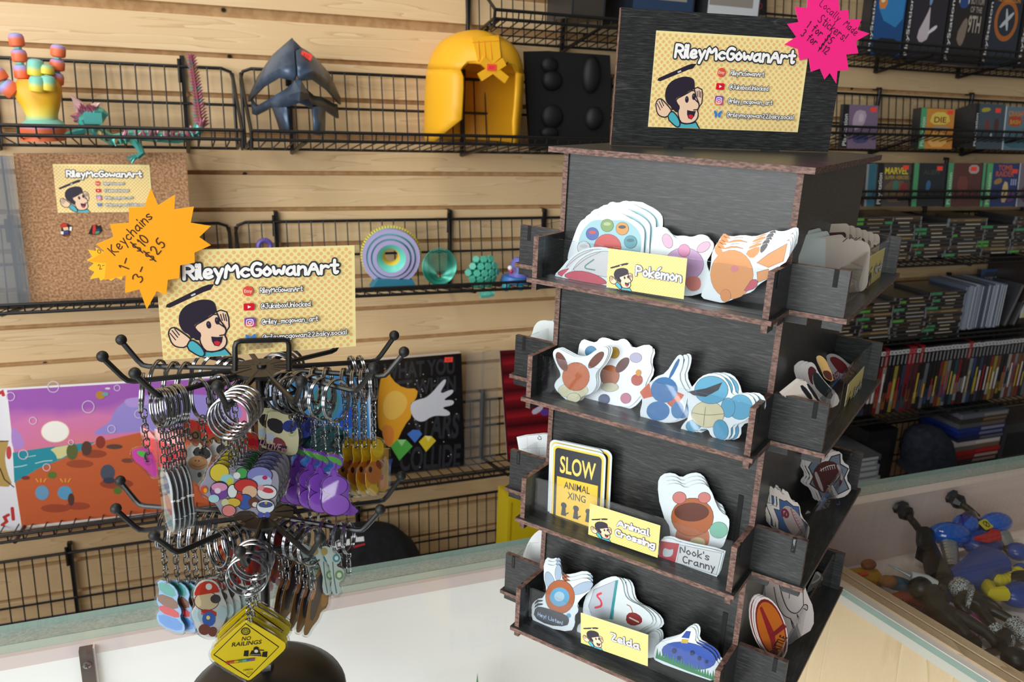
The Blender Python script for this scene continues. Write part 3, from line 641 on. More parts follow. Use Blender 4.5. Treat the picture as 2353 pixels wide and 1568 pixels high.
d.done('big orange sticker at the right end of the top tray', 5, (.0007, .0026), 'orange sticker stacked behind the big front one', 'orange stickers', dn=.0018)
# second front tray
M = front(-.012, 1, .12)
d = Die(M, ZB, [(700, 380), (740, 308), (800, 330), (860, 345), (900, 298), (960, 300), (1040, 335), (1100, 304), (1150, 325), (1190, 400), (1325, 354), (1382, 392), (1345, 500), (1372, 590), (1315, 690), (1295, 770), (1215, 885), (1140, 928), (1000, 905), (930, 935), (860, 885), (720, 840), (690, 600)], 1, '#f0f7fb')
for x, y, rx, ry, c in ((815, 425, 52, 50, '#4f9fd0'), (1025, 435, 46, 50, '#f0c04a'), (1220, 480, 54, 44, '#c9c6e8'), (985, 640, 86, 92, '#cf7444'), (985, 745, 78, 40, '#efe9c4'), (1230, 680, 50, 50, '#e0573c'), (935, 855, 50, 46, '#53648f'), (1130, 845, 46, 46, '#e88aa6')): d.E(x, y, rx, ry, c, 0, 2.5)
d.E(1245, 615, 26, 30, '#f3b048').E(1100, 545, 40, 80, '#6c4038', .7, 2.5)
d.done('pale sticker sheet with many coloured dots in the second tray', 2, (.0022, -.0016), 'pale dotted sticker behind the front dotted one', 'dotted stickers')
M = front(-.028, 1, .06)
d = Die(M, ZB, [(465, 430), (510, 388), (580, 425), (680, 480), (780, 470), (880, 395), (960, 376), (978, 430), (930, 540), (850, 620), (872, 720), (830, 800), (730, 830), (645, 895), (560, 835), (480, 750), (495, 690), (555, 640), (490, 520)])
d.E(655, 775, 135, 68, '#f0eec6', 0, 2.5).E(680, 650, 122, 128, '#d8743e', 0, 2.5).E(552, 515, 38, 92, '#7d4636', -.45, 2.5).E(862, 500, 36, 95, '#7d4636', .75, 2.5).E(660, 840, 60, 42, '#f0eec6', 0, 2.5)
d.done('brown and cream sticker at the left end of the second tray', 3, (.0013, .0006), 'brown and cream sticker behind the front brown one', 'brown stickers')
M = front(-.022, 1, .07)
d = Die(M, ZB, [(1365, 690), (1400, 650), (1490, 620), (1585, 470), (1620, 448), (1650, 475), (1640, 560), (1605, 650), (1655, 765), (1692, 795), (1680, 870), (1645, 1000), (1560, 1060), (1450, 1070), (1390, 1088), (1300, 1050), (1248, 1000), (1285, 850), (1245, 820), (1305, 730)], 1)
d.P([(1255, 790), (1340, 705), (1370, 830), (1290, 850)], '#ef6f45', 0).P([(1500, 890), (1580, 780), (1655, 815), (1625, 860), (1600, 905), (1545, 930)], '#ef6f45', 0).E(1420, 960, 105, 88, '#3d86c8').E(1595, 950, 58, 78, '#4d91cf').E(1475, 770, 122, 116, '#3d86c8').P([(1598, 480), (1622, 505), (1538, 668), (1508, 660)], '#2f76b8', 1)
d.done('blue sticker with a tall pointed top in the second tray', 3, (.0034, .0008), 'blue pointed sticker behind the front blue one', 'blue pointed stickers')
M = front(-.026, 1, .05)
d = Die(M, ZB, [(1680, 790), (1730, 740), (1800, 650), (1900, 615), (2000, 640), (2060, 720), (2085, 825), (2160, 798), (2260, 812), (2305, 900), (2262, 1000), (2190, 1060), (2075, 1090), (2075, 1200), (1990, 1235), (1895, 1190), (1870, 1120), (1800, 1120), (1700, 1172), (1618, 1135), (1640, 1080), (1700, 1020), (1690, 900)], 1)
d.E(2160, 925, 108, 112, '#69bfe6', 0, 3).E(2050, 930, 62, 88, '#69bfe6', 0, 3).E(1740, 1090, 70, 52, '#5cb4dd', -.3, 3).E(1868, 990, 146, 118, '#f0eabf', 0, 3).L([(1730, 975), (1860, 1000), (2010, 985)], .0004, '#4a4438').L([(1850, 920), (1838, 1000), (1830, 1095)], .0004, '#4a4438').E(1900, 770, 150, 124, '#69bfe6', 0, 3).P([(1690, 785), (1850, 755), (2000, 700), (1965, 770), (1850, 832), (1740, 818)], '#3a4148', 0).E(1985, 1130, 66, 92, '#5cb4dd', -.2, 3)
d.done('sky blue sticker with a cream middle and dark band at the second tray end', 3, (.0038, .0010), 'sky blue sticker behind the front sky blue one', 'sky blue stickers')
# third front tray
def rectframe(M, z, TL, TR, BL):
    A = Art(M, z); a, b, c = [M @ V((p[0], p[1], 0)) for p in A.px([TL, TR, BL])]; return mtx(c, b-a, a-c), (b-a).length, (a-c).length
M = front(-.020, 2, .07); Mr, w, h = rectframe(M, (0, 0, 1), (1293, 1028), (1420, 1056), (1262, 1200)); h *= 1.02
A = Art(Mr); A.rough = .28; A.sheet(rrect(0, 0, w, h, w*.11), WH, .0007, '#d5dddb'); m_ = w*.035
A.poly(rrect(m_, m_, w-m_, h-m_, w*.09), '#f2cd4a'); A.poly(rrect(m_*2, m_*2, w-m_*2, h-m_*2, w*.07), '#2c3036'); A.poly([(w*.12, h*.07), (w*.88, h*.07), (w*.88, h*.60), (w*.12, h*.60)], '#f0c53e')
A.type('SLOW', w*.5, h*.66, h*.20, '#f6d36a', w*.66, 0, .02, True); A.type('ANIMAL', w*.5, h*.475, h*.085, '#32353a', w*.48, 0, .01, True); A.type('XING', w*.5, h*.355, h*.085, '#32353a', w*.34, 0, .01, True)
for x in (.27, .5, .73): A.ell(w*x, h*.26, w*.055, w*.05, '#32353a', 14); A.poly([(w*(x-.05), h*.13), (w*(x+.05), h*.13), (w*(x+.03), h*.25), (w*(x-.03), h*.25)], '#32353a'); A.line([(w*(x+.03), h*.15), (w*(x+.09), h*.18)], w*.02, '#32353a')
o = setprops(A.build('sticker'), 'yellow and black road sign sticker reading SLOW, foremost', 'sticker', 'road sign stickers')
dup(o, Matrix.Translation(-TX*.0036+UP*.0022+TYV*.002) @ Mr, 'yellow and black road sign sticker behind the foremost', 'road sign stickers')
dup(o, Matrix.Translation(TX*.0042+UP*.0026+TYV*.0045) @ Mr, 'yellow and black road sign sticker behind the foremost', 'road sign stickers')
M = front(-.016, 2, .08)
d = Die(M, ZC, [(1120, 260), (1150, 195), (1230, 183), (1290, 222), (1340, 192), (1410, 183), (1462, 225), (1500, 330), (1530, 385), (1590, 420), (1592, 490), (1570, 570), (1540, 640), (1400, 700), (1220, 680), (1200, 520), (1140, 430)], 1)
d.E(1335, 560, 120, 120, '#d9845a').E(1335, 420, 146, 132, '#c8713e', 0, 3).E(1330, 385, 122, 66, '#6e3522').E(1245, 285, 46, 40, '#ea8d86', 0, 3).E(1418, 285, 42, 36, '#ea8d86', 0, 3).E(1518, 510, 62, 56, '#93d6bd', 0, 2).E(1370, 600, 55, 40, '#eadfa6')
d.done('brown round sticker with pink and mint dots, foremost in the third tray', 4, (-.0026, .0022), 'brown round sticker behind the foremost in the third tray', 'brown round stickers', dn=.0018)
M = front(-.029, 2, .05)
d = Die(M, ZC, [(1085, 700), (1105, 575), (1180, 565), (1245, 598), (1555, 662), (1545, 700), (1512, 838), (1480, 838), (1220, 748)], 1)
d.P([(1110, 585), (1245, 605), (1215, 738), (1098, 712)], '#cf3f4a', 0).P([(1125, 690), (1135, 630), (1175, 650), (1205, 640), (1195, 690), (1160, 700)], WH, 1).P([(1250, 612), (1540, 672), (1502, 822), (1225, 738)], '#f7fafa', 0, .0003)
d.T("Nook's", (1250, 668), (1450, 722), .0011, '#33383c').T('Cranny', (1268, 735), (1488, 795), .0011, '#33383c')
d.done('small white sticker with handwritten lettering and a red end', 2, (.0008, .0024), 'small white lettered sticker behind the front one', 'lettered stickers')
# lowest front tray
M = front(-.018, 3, .08)
d = Die(M, ZC, [(575, 1120), (572, 1040), (600, 950), (680, 872), (760, 835), (815, 832), (850, 872), (862, 962), (895, 1002), (980, 1040), (1050, 1100), (1062, 1160), (990, 1192), (900, 1260), (650, 1200)], 1)
d.P([(612, 1040), (650, 925), (800, 862), (785, 1130), (640, 1120)], '#dbe6f2', 0, .0003).P([(800, 862), (820, 857), (778, 1135), (758, 1128)], '#3cadb2', 0).L([(700, 950), (665, 965), (700, 1000), (705, 1040), (660, 1050)], .0022, '#d23a4c').P([(870, 1150), (880, 1090), (930, 1080), (985, 1115), (985, 1160), (920, 1180)], '#a03a3c', 1).L([(920, 1085), (905, 1040), (880, 1030)], .0009, '#a9643c').L([(900, 1120), (960, 1150)], .0016, '#c9c2b8')
d.done('white sail shaped sticker with a teal pole, front one in the lowest tray', 4, (.0034, -.0004), 'white sail shaped sticker behind the front one', 'sail stickers', dn=.0018)
M = front(-.026, 3, .06)
d = Die(M, ZC, [(295, 830), (318, 745), (362, 762), (395, 748), (425, 800), (432, 868), (500, 866), (590, 840), (642, 872), (630, 925), (560, 985), (530, 1030), (545, 1075), (512, 1110), (520, 1165), (488, 1222), (330, 1190), (228, 1150), (212, 1085), (250, 1040), (305, 1030), (325, 930)], 1)
d.E(345, 870, 30, 72, '#bcd6ee', -.3, 2).E(402, 808, 22, 56, '#bcd6ee', .05, 2).E(568, 914, 82, 34, '#bcd6ee', -.42, 2).E(415, 975, 100, 116, '#c96c38', 0, 3).E(412, 975, 68, 66, '#6bbbe8').E(410, 972, 36, 34, '#bfe6f8').E(475, 1105, 16, 16, '#6bbbe8').P([(245, 1042), (300, 1045), (460, 1098), (482, 1135), (462, 1182), (330, 1172), (228, 1115)], '#454a54', 1)
d.T('Hey! Listen!', (262, 1105), (432, 1168), .0006, '#a9c8ea', cap=.004)
d.done('blue and orange winged ball sticker with a dark speech plate', 3, (-.0014, .0026), 'winged ball sticker behind the front one', 'winged ball stickers')
M = front(-.015, 3, .10)
d = Die(M, ZC, [(1015, 1250), (1060, 1210), (1105, 1225), (1110, 1290), (1080, 1330), (1090, 1380), (1050, 1405), (960, 1390), (800, 1380), (560, 1260), (530, 1230), (535, 1170), (560, 1160), (700, 1220)], 2)
d.done('blank white cloud sticker peeking out beside the lowest name card', 3, (.0010, .0014), 'blank white cloud sticker behind the front one', 'cloud stickers')
M = front(-.028, 3, .06)
d = Die(M, ZC, [(1058, 1385), (1090, 1295), (1200, 1268), (1250, 1245), (1300, 1192), (1340, 1185), (1362, 1222), (1350, 1292), (1420, 1330), (1500, 1420), (1535, 1462), (1510, 1575), (1300, 1505), (1080, 1425)], 1)
d.E(1310, 1385, 190, 88, '#3d63c8', .22, 3).P([(1292, 1212), (1325, 1215), (1312, 1265), (1258, 1258)], '#2f55b4', 0).P([(1262, 1268), (1310, 1272), (1300, 1300), (1255, 1295)], '#e2c25a', 0)
for x, y, r in ((1210, 1350, 19), (1335, 1365, 18), (1245, 1400, 16), (1385, 1403, 15), (1435, 1425, 12)): d.E(x, y, r, r, '#27386c')
gr = [(1078, 1400)]
for i in range(22): gr += [(1092+i*18.5, 1330+i*7.2+(i % 3)*12), (1100+i*18.5, 1385+i*7.6)]
gr += [(1500, 1475), (1495, 1560), (1300, 1490)]
d.P(gr, '#3f9a64', 0)
d.done('blue oval sticker over green grass at the lowest tray right end', 3, (.0014, .0018), 'blue oval grass sticker behind the front one', 'blue oval stickers')
# ------------------------------------------------------------------ name cards on the clear lips
def label_card(M, w, h, lines, label, col='#f6e992'):
    A = Art(M); A.sheet([(0, 0), (w, 0), (w, h), (0, h)], col, .0004, '#f4edcb'); dots(A, w, h, w*.036, w*.0085, '#dfc45e', n=6)
    X = lambda s, t: (min(max((s-.02)*w*1.02+.02*w, .001), w*.99), min(max(t*h*1.02, h*.005), h*.985)); avatar(A, X, w/100*1.1)
    for t, x0, y0, x1, y1, cp in lines: A.hand(t, (w*x0, h*y0), (w*x1, h*y1), w*.021, '#fffef6', '#565c78', w*.008, h*cp, 0, 1.6)
    return setprops(A.build('name_card'), label, 'label')
def lipcard(lev, z, TL, TR, BL, *a):
    M = front(-TRD+.0085, lev); Mr, w, h = rectframe(M, z, TL, TR, BL); return label_card(Mr, w, h, *a)
lipcard(0, ZA, (988, 868), (1695, 960), (955, 1215), [('Pokémon', .385, .42, .95, .42, .24)], 'yellow dotted name card on the topmost clear lip of the tower front')
lipcard(2, ZC, (635, 330), (1125, 485), (610, 540), [('Animal', .42, .60, .86, .60, .19), ('Crossing', .40, .28, .95, .28, .19)], 'yellow dotted name card with two lines of lettering on the third clear lip')
lipcard(3, ZC, (570, 1090), (1040, 1245), (560, 1295), [('Zelda', .47, .46, .88, .46, .22)], 'yellow dotted name card on the lowest clear lip of the tower front')
def sidecard(lev, z, TL, TR, BL, lines, label):
    M = side(TRD-.0092, lev); Mr, w, h = rectframe(M, z, TL, TR, BL); return label_card(Mr, w, h, lines, label)
ZR1, ZR2, ZR3, ZR4 = (1840, 530, 8.2542), (1780, 800, 7.84), (1740, 1040, 7.129), (1690, 1280, 5.446)
sidecard(0, ZR1, (1268, 550), (1560, 380), (1185, 1260), [('Nerds', .44, .45, .9, .45, .24)], 'shaded yellow name card on the uppermost right tray')
sidecard(1, ZR2, (1300, 700), (1592, 370), (1215, 1340), [('Sports', .44, .42, .93, .42, .24)], 'shaded yellow name card on the right tray below the uppermost')
# ------------------------------------------------------------------ right hand trays
for i in range(14):
    x = .0085+.0014*i; M = mtx(tloc(x, .046+.0042*i, TZ[0]+.012), TYV*math.cos(.12+.035*i)+TX*math.sin(.12+.035*i), UP*math.cos(.10)-TX*.13)
    A = Art(M); hh = .060-.0012*i+random.uniform(-.003, .003); A.sheet(rrect(-.026, 0, .026, hh, .009), ['#cfdcd8', '#c9bfb2'][i > 5], .0007, '#c4bcb2')
    if i > 8: A.line([(-.014, .016), (0, .044), (.012, .05)], .0010, '#55494a'); A.poly([(-.018, .012), (.008, .014), (.006, .034), (-.012, .032)], '#5d7f8c' if i % 2 else '#8b7a68')
    setprops(A.build('sticker'), 'pale sticker filed on edge in the uppermost right tray', 'sticker', 'stickers filed in the uppermost right tray')
for i in range(6):
    x = .010+i*.0032; M = mtx(tloc(x, .125+i*.013, TZ[0]+.012), TYV*math.cos(.55)+TX*math.sin(.55), UP*math.cos(.15)-TX*.15)
    A = Art(M); A.sheet(rrect(-.017, 0, .017, .058-.003*i, .006), '#cbbfae', .0007, '#b5ab9d'); A.poly(rrect(-.013, .016, .013, .050-.003*i, .004), ['#4b2c2a', '#8d7c68', '#d9d2c6'][i % 3])
    if i == 5: A.type('MEDIC', 0, .022, .010, '#3a3434', .024, 0, .02, True)
    setprops(A.build('sticker'), 'tan and brown sticker leaning at the far end of the uppermost right tray', 'sticker', 'tan stickers in the uppermost right tray')
M = side(.020, 1, .10, (ZR2, 450, 850), .7)
d = Die(M, ZR2, [(140, 830), (300, 700), (450, 580), (560, 600), (760, 850), (920, 1020), (960, 1150), (300, 1000)], 0, '#d8cdc0').P([(440, 690), (520, 660), (700, 900), (640, 960)], '#23242c', 1).P([(560, 650), (620, 640), (830, 960), (760, 960)], '#23242c', 1)
d.done('cream and black striped sticker at the near end of the second right tray', 2, (-.002, .001), 'cream striped sticker behind the front striped one', 'striped stickers')
M = side(.024, 1, .10, (ZR2, 780, 640), .7)
d = Die(M, ZR2, [(480, 380), (560, 285), (650, 245), (730, 300), (775, 420), (900, 600), (1130, 820), (1180, 1000), (1000, 1100), (920, 1020), (700, 800), (560, 650)], 1, '#cfc9c4').P([(590, 400), (650, 320), (730, 370), (760, 430), (690, 470), (680, 560), (700, 680), (630, 610)], '#6b2f38', 1).P([(690, 450), (760, 430), (860, 560), (1060, 800), (1010, 960), (760, 760), (690, 600)], '#2c3436', 1)
d.done('oval maroon and dark sticker in the second right tray', 3, (-.003, .0005), 'oval dark sticker behind the front oval one', 'oval dark stickers')
M = side(.024, 1, .12, (ZR2, 900, 330), .7)
d = Die(M, ZR2, [(745, 190), (790, 128), (860, 150), (932, 230), (972, 330), (1030, 440), (1060, 620), (900, 560), (850, 420)], 1, '#e9bd74').P([(850, 420), (960, 400), (1030, 470), (1040, 600), (930, 560)], '#7a4038', 1)
d.done('sunlit tan leaf shaped sticker in the second right tray')
M = side(.020, 1, .10, (ZR2, 1350, 480), .45)
d = Die(M, ZR2, [(930, 180), (965, 112), (1060, 98), (1200, 165), (1335, 290), (1490, 380), (1740, 640), (1700, 800), (1500, 950), (1180, 860), (1040, 640)], 1, '#d9d2cf').P([(975, 190), (1060, 145), (1200, 215), (1320, 340), (1320, 440), (1200, 480), (1080, 350)], '#a5222e', 1).F('PREPARED', (1180, 740), (1480, 420), '#8d2530', .011).F('RED', (1080, 620), (1190, 520), '#8d2530', .010)
d.done('white and red glove sticker leaning in the second right tray')
M = side(.026, 2, .08, (ZR3, 1160, 420), .75)
ft = [(785, 110), (800, 85), (925, 90), (1000, 150), (1150, 110), (1190, -20), (1390, -10), (1395, 150), (1530, 240), (1450, 430), (1560, 580), (1460, 720), (1300, 760), (1120, 760), (1035, 840), (960, 620), (850, 560), (800, 500), (890, 400), (785, 220)]
d = Die(M, ZR3, ft, 1, '#cfc9c6').P([(930, 110), (1010, 190), (1170, 150), (1215, 70), (1355, 30), (1360, 190), (1490, 270), (1420, 420), (1500, 600), (1280, 710), (1060, 770), (1000, 620), (860, 520), (920, 400), (840, 240)], '#7d8c9c', 0, .0012)
d.E(1155, 405, 245, 262, '#5a2b2a', .25, 6).P([(945, 310), (985, 330), (1100, 640), (1040, 630), (935, 370)], '#c9b9bb', 1).P([(1285, 190), (1350, 210), (1410, 400), (1380, 490), (1345, 330)], '#c9b9bb', 1).L([(1030, 300), (1150, 220), (1270, 205)], .0007, '#d8cccb')
for i in range(7): d.L([(1040+i*36, 262-i*9), (1055+i*36, 312-i*8)], .0005, '#d8cccb')
d.L([(1130, 510), (1200, 500), (1250, 550), (1320, 440)], .0008, '#26332c').L([(1150, 540), (1250, 570), (1320, 480)], .0005, '#b9c4bd')
d.done('grey burst sticker with a brown football in the third right tray', 3, (-.0025, .0008), 'grey burst football sticker behind the front one', 'football stickers')
M = side(.024, 2, .05, (ZR3, 1010, 980), .5)
d = Die(M, ZR3, [(760, 1060), (830, 955), (930, 1000), (1110, 745), (1200, 790), (1180, 900), (1000, 1200), (900, 1200)], 0, '#c3c8c4').F('FLY', (810, 1130), (950, 1010), '#27302e', .0075).F('EAGLES', (940, 1200), (1220, 830), '#27302e', .0085).F('FLY', (1270, 1020), (1400, 860), '#4a4f78', .0085) if True else None
d.done('grey sticker of slanted capital letters below the football sticker')
M = side(.022, 2, .08, (ZR3, 570, 1080), .8)
bb = [(200, 885), (255, 865), (345, 912), (325, 700), (340, 585), (440, 720), (485, 605), (565, 800), (690, 830), (722, 1050), (862, 1200), (850, 1350), (800, 1465), (560, 1400), (320, 1275), (300, 1110)]
d = Die(M, ZR3, bb, 1, '#cdc4bb').P([(270, 920), (370, 950), (360, 760), (440, 800), (480, 790), (590, 880), (680, 890), (700, 1060), (830, 1200), (800, 1400), (560, 1350), (350, 1250), (350, 1120)], '#4d6b9a', 0, .0006)
d.E(600, 1150, 135, 310, '#c2b2ac', -.52, 5).L([(545, 920), (620, 1120), (780, 1400)], .0006, '#7d2f3a').L([(460, 1240), (540, 1340), (640, 1395)], .0006, '#7d2f3a').L([(420, 1040), (400, 960), (450, 925), (510, 1000), (495, 1065), (450, 1050), (455, 990)], .0022, '#6e2836')
for i in range(10): d.L([(545+i*24, 930+i*48), (585+i*22, 925+i*48)], .0004, '#7d2f3a')
d.done('blue burst sticker with a white baseball in the third right tray', 4, (-.0028, .0014), 'blue burst baseball sticker behind the front one', 'baseball stickers')
M = side(.024, 3, .07, (ZR4, 680, 650), .7)
d = Die(M, ZR4, [(360, 300), (480, 255), (860, 330), (900, 470), (980, 640), (980, 900), (800, 1010), (660, 1120), (560, 1060), (400, 700)], 1, '#d9cfcd', .0009)
d.L([(545, 330), (590, 520), (660, 680), (760, 720), (830, 650), (850, 600), (905, 600), (900, 680), (860, 650)], .0011, '#2b2628').L([(480, 380), (520, 600), (600, 740), (690, 775)], .0009, '#2b2628').L([(690, 775), (720, 900), (740, 880), (700, 800)], .0010, '#2b2628').L([(770, 720), (800, 850), (815, 800), (780, 740)], .0010, '#2b2628').L([(680, 390), (670, 520)], .0008, '#2b2628').L([(845, 430), (850, 600)], .0008, '#2b2628')
d.done('white line drawn sticker behind the orange oval in the lowest right tray', 3, (-.0030, .0012), 'white line drawn sticker behind the front one', 'line drawn stickers')
M = side(.022, 3, .06, (ZR4, 445, 880), .8)
d = Die(M, ZR4, [(445+235*math.cos(a)*.82-0.30*395*math.sin(a)*-1*.0+90*math.sin(a), 900+400*math.sin(a)) for a in [i*.2618 for i in range(24)]], 0, '#d8cdc8', .0009)
el = lambda k: [(445+(235*.82*math.cos(a)+90*math.sin(a))*k, 900+400*math.sin(a)*k) for a in [i*.2618 for i in range(24)]]
d.P(el(.93), '#8c1f26', 0).P(el(.84), '#d2701f', 0).P([(300, 640), (330, 620), (490, 960), (520, 1240), (470, 1240), (440, 1060)], '#9c2028', 0).P([(600, 830), (640, 880), (470, 1010), (430, 980)], '#8c1f26', 0).F('BATTLE', (520, 1230), (650, 1010), '#2a1a18', .009)
d.done('orange and dark red oval sticker in the lowest right tray', 3, (-.0018, .0006), 'orange oval sticker behind the front one', 'orange oval stickers')
M = side(.024, 3, .08, (ZR4, 1010, 400), .4)
d = Die(M, ZR4, [(900, 420), (980, 260), (1020, 170), (1090, 230), (1095, 290), (1060, 350), (1110, 380), (1040, 480), (960, 600), (900, 560)], 1, '#8d8986').L([(1020, 200), (1075, 250), (1020, 300), (960, 330)], .0022, '#d9d4cf').F('SHOW', (920, 560), (1060, 420), '#1e1c1c', .012)
d.done('grey and black lettered sticker at the far end of the lowest right tray')
# ------------------------------------------------------------------ left hand trays: only the blank backs show
def lside(x, lev, y): return mtx(tloc(x, y, TZ[lev]+.0118), TX, UP)
d = Die(lside(-.245, 1, .05), ZB, [(250, 360), (265, 300), (290, 250), (300, 200), (340, 150), (400, 140), (440, 150), (480, 145), (520, 260), (500, 520), (330, 500), (260, 480)], 1, '#dfe8e6', .0009)
d.done('white scalloped sticker back in the second left tray, nearest', 4, (.0022, -.0004), 'white scalloped sticker back in the second left tray', 'scalloped sticker backs', dn=.004)
d = Die(lside(-.245, 2, .04), ZB, [(155, 1205), (240, 1185), (400, 1168), (460, 1170), (450, 1560), (240, 1560), (190, 1400)], 0, '#e8eef0', .0009)
d.L([(240, 1190), (252, 1420)], .0003, '#9fb4b8').L([(190, 1300), (395, 1292)], .0003, '#9fb4b8').L([(200, 1370), (390, 1360)], .0003, '#9fb4b8').L([(350, 1295), (345, 1430)], .0003, '#9fb4b8')
d.F('Cr', (372, 1222), (366, 1180), '#2f6b5a', .005)
d.done('white ruled sticker back in the third left tray, nearest', 3, (-.0018, -.0006), 'white ruled sticker back in the third left tray', 'ruled sticker backs', dn=.002)
d = Die(lside(-.248, 3, .04), ZC, [(150, 700), (190, 600), (225, 545), (275, 505), (330, 500), (330, 840), (150, 840)], 1, '#e6eaec', .0009)
d.L([(205, 590), (180, 690)], .0003, '#9fb4b8').L([(200, 600), (268, 598)], .0003, '#9fb4b8')
d.done('white rounded sticker back in the lowest left tray')
# ------------------------------------------------------------------ pink price burst on the tower's board
Mp = SM @ Matrix.Translation((.22, .08, .0034)); ZP = (1753, 0, 3.92)
A = Art(Mp, ZP); A.rough = .55
pk = [(195, 400), (302, 332), (218, 215), (322, 198), (288, 60), (398, 72), (405, -60), (500, 0), (560, -90), (610, -5), (680, -40), (690, 98), (772, 88), (775, 176), (888, 174), (852, 268), (962, 302), (838, 372), (860, 482), (752, 490), (772, 632), (672, 640), (662, 752), (604, 658), (556, 716), (515, 618), (434, 648), (414, 524), (330, 542), (316, 440)]
A.sheet(A.px(pk), '#ff2488', .0006, '#f5559f')
def scrawl(A, txt, a, b, w, c, cap): a, b = A.px([a, b]); A.hand(txt, a, b, w*.72, c, None, 0, cap*.82, .1, 2.2)
scrawl(A, 'Locally', (505, 45), (672, 195), .0009, '#241018', .0085); scrawl(A, 'Made', (722, 225), (825, 325), .0009, '#241018', .0085)
scrawl(A, 'Stickers!', (488, 190), (722, 372), .0010, '#241018', .0100)
scrawl(A, '1 for $5', (385, 240), (600, 402), .0011, '#241018', .0090); scrawl(A, '3 for $12', (335, 320), (568, 492), .0011, '#241018', .0090)
setprops(A.build('price_burst'), 'hot pink starburst price tag at the corner of the black board', 'price tag')
# ------------------------------------------------------------------ spinner stand for keychains
satin = mat('#121212', .34); rubber = mat('#0c0c0c', .55)
chrome = mat('#8d9094', .16, 1.0); chrome2 = mat('#97999d', .18, 1.0)
BX, BY = .0468, .704
TIER = {1: (V((.0571, .7201, 1.228)), [(157, .107), (179, .109), (206, .094), (247, .0867), (282, .0862), (315, .0996), (339, .109), (3, .1046), (33, .087), (62, .08), (95, .078), (128, .085)]),
        2: (V((.0517, .7053, 1.092)), [(151, .1217), (174.7, .1056), (207, .0846), (254, .0795), (292, .0813), (329, .0941), (1, .1121), (35, .10), (70, .09), (110, .09)])}
stand = thing('keychain_stand', (BX, BY, H), 'black metal spinner stand with two tiers of hooked arms on the glass', 'display rack')
mb = MB(); mb.lathe([(.0735, 0), (.075, .003), (.0735, .006), (.058, .017), (.036, .0255), (.016, .0295), (.006, .0305)], satin, Matrix.Translation((BX, BY, H)), 48); mb.build('base', stand)
mb = MB(); mb.lathe([(.0072, 0), (.0072, .007), (.006, .009), (.0045, .009)], steel, Matrix.Translation((BX, BY, H+.029)), 6); mb.build('nut', stand)
c1, c2 = TIER[1][0], TIER[2][0]
mb = MB(); mb.tube([(BX, BY, H+.028), c2+V((0, 0, -.005)), c1+V((0, 0, .004))], .0042, satin, 14); mb.tube([c1+V((-.0007, -.0015, -.052)), c1+V((0, 0, -.004))], .0058, satin, 16); mb.tube([c2+V((-.0007, -.0008, -.03)), c2], .0056, satin, 16); mb.build('pole', stand)
for t in (1, 2):
    c, arms = TIER[t]; hb = MB()
    hb.lathe([(.0, -.0035), (.024, -.0035), (.026, -.001), (.026, .0012), (.0, .0025)], satin, Matrix.Translation(c), 28)
    hb.torus(c+V((0, 0, -.016)), (0, 0, 1), .034, .0019, satin, 36, 7)
    for k in range(6):
        a = k*1.047+.4; hb.tube([c+V((.012*math.cos(a), .012*math.sin(a), -.002)), c+V((.034*math.cos(a), .034*math.sin(a), -.016))], .0017, satin, 6)
    hb.build('hub', stand)
    for a, r in arms:
        d = V((math.cos(math.radians(a)), math.sin(math.radians(a)), 0)); ab = MB()
        ab.tube([c+d*.010, c+d*(r-.006)+V((0, 0, -.003)), c+d*(r-.001)+V((0, 0, -.002)), c+d*(r+.003)+V((0, 0, .002)), c+d*(r+.015)+V((0, 0, .018))], .0024, satin, 8)
        o = ab.build('arm', stand); bl = MB(); bl.sphere(c+d*(r+.016)+V((0, 0, .0205)), .0048, rubber, 14); bl.build('tip', o)
lp = [onY(540, 852, .697), onY(540, 797, .697), onY(543, 788, .697), onY(552, 784, .697), onY(653, 781, .697), onY(661, 784, .697), onY(664, 793, .697), onY(664, 850, .697)]
MB().tube(lp, .0023, satin, 8).build('card_loop', stand)
# the sign card taped to the loop, and its price bursts
q0 = onY(375, 828, .7005); q1 = onY(818, 796, .7005); 
Ms = mtx(q0, q1-q0, UP+V((-.02, 0, 0)))
business_card(Ms, (q1-q0).length, .0905, 'sign_card', 'dotted yellow artist card held up by the keychain stand', t=.0006)
tape = MB(); a = onY(566, 806, .6944); b = onY(626, 774, .6944); tape.prism([(a.x, a.z), (b.x, a.z+.001), (b.x, b.z), (a.x, b.z-.001)], 0, .0001, clear('clear_tape', '#e9e9ea', 1.4, 2.2, .25), Matrix(((1, 0, 0, 0), (0, 0, -1, .6944), (0, 1, 0, 0), (0, 0, 0, 1)))); setprops(tape.build('tape_strip'), 'clear strip of tape across the loop under the keychain card', 'tape')
ZK = (0, 350, 3.92)
Mb = mtx(onY(345, 575, .694), V((1, .02, 0)), UP)
A = Art(Mb, ZK); A.rough = .55
bo = [(1358, 322), (1425, 478), (1577, 382), (1570, 515), (1747, 490), (1718, 635), (1900, 665), (1795, 765), (1900, 838), (1752, 905), (1755, 995), (1622, 1020), (1615, 1135), (1512, 1150), (1497, 1287), (1412, 1252), (1322, 1417), (1255, 1235), (1125, 1270), (1132, 1112), (940, 1152), (955, 1000), (790, 982), (940, 893), (866, 828), (1022, 765), (988, 648), (1160, 637), (1160, 500), (1300, 492)]
A.sheet(A.px(bo), '#ffab00', .0007, '#ffc94a'); A.rough = .6
for t, p, q, c in (('Keychains', (1035, 930), (1375, 590), .0088), ('1-', (1150, 1080), (1185, 975), .0095), ('$10', (1255, 905), (1345, 800), .0095), ('3-', (1275, 1178), (1325, 1055), .0095), ('$25', (1370, 985), (1495, 835), .0095)): scrawl(A, t, p, q, .0012, '#4a1a10', c)
setprops(A.build('price_burst'), 'orange starburst price tag on the corner of the keychain card', 'price tag')
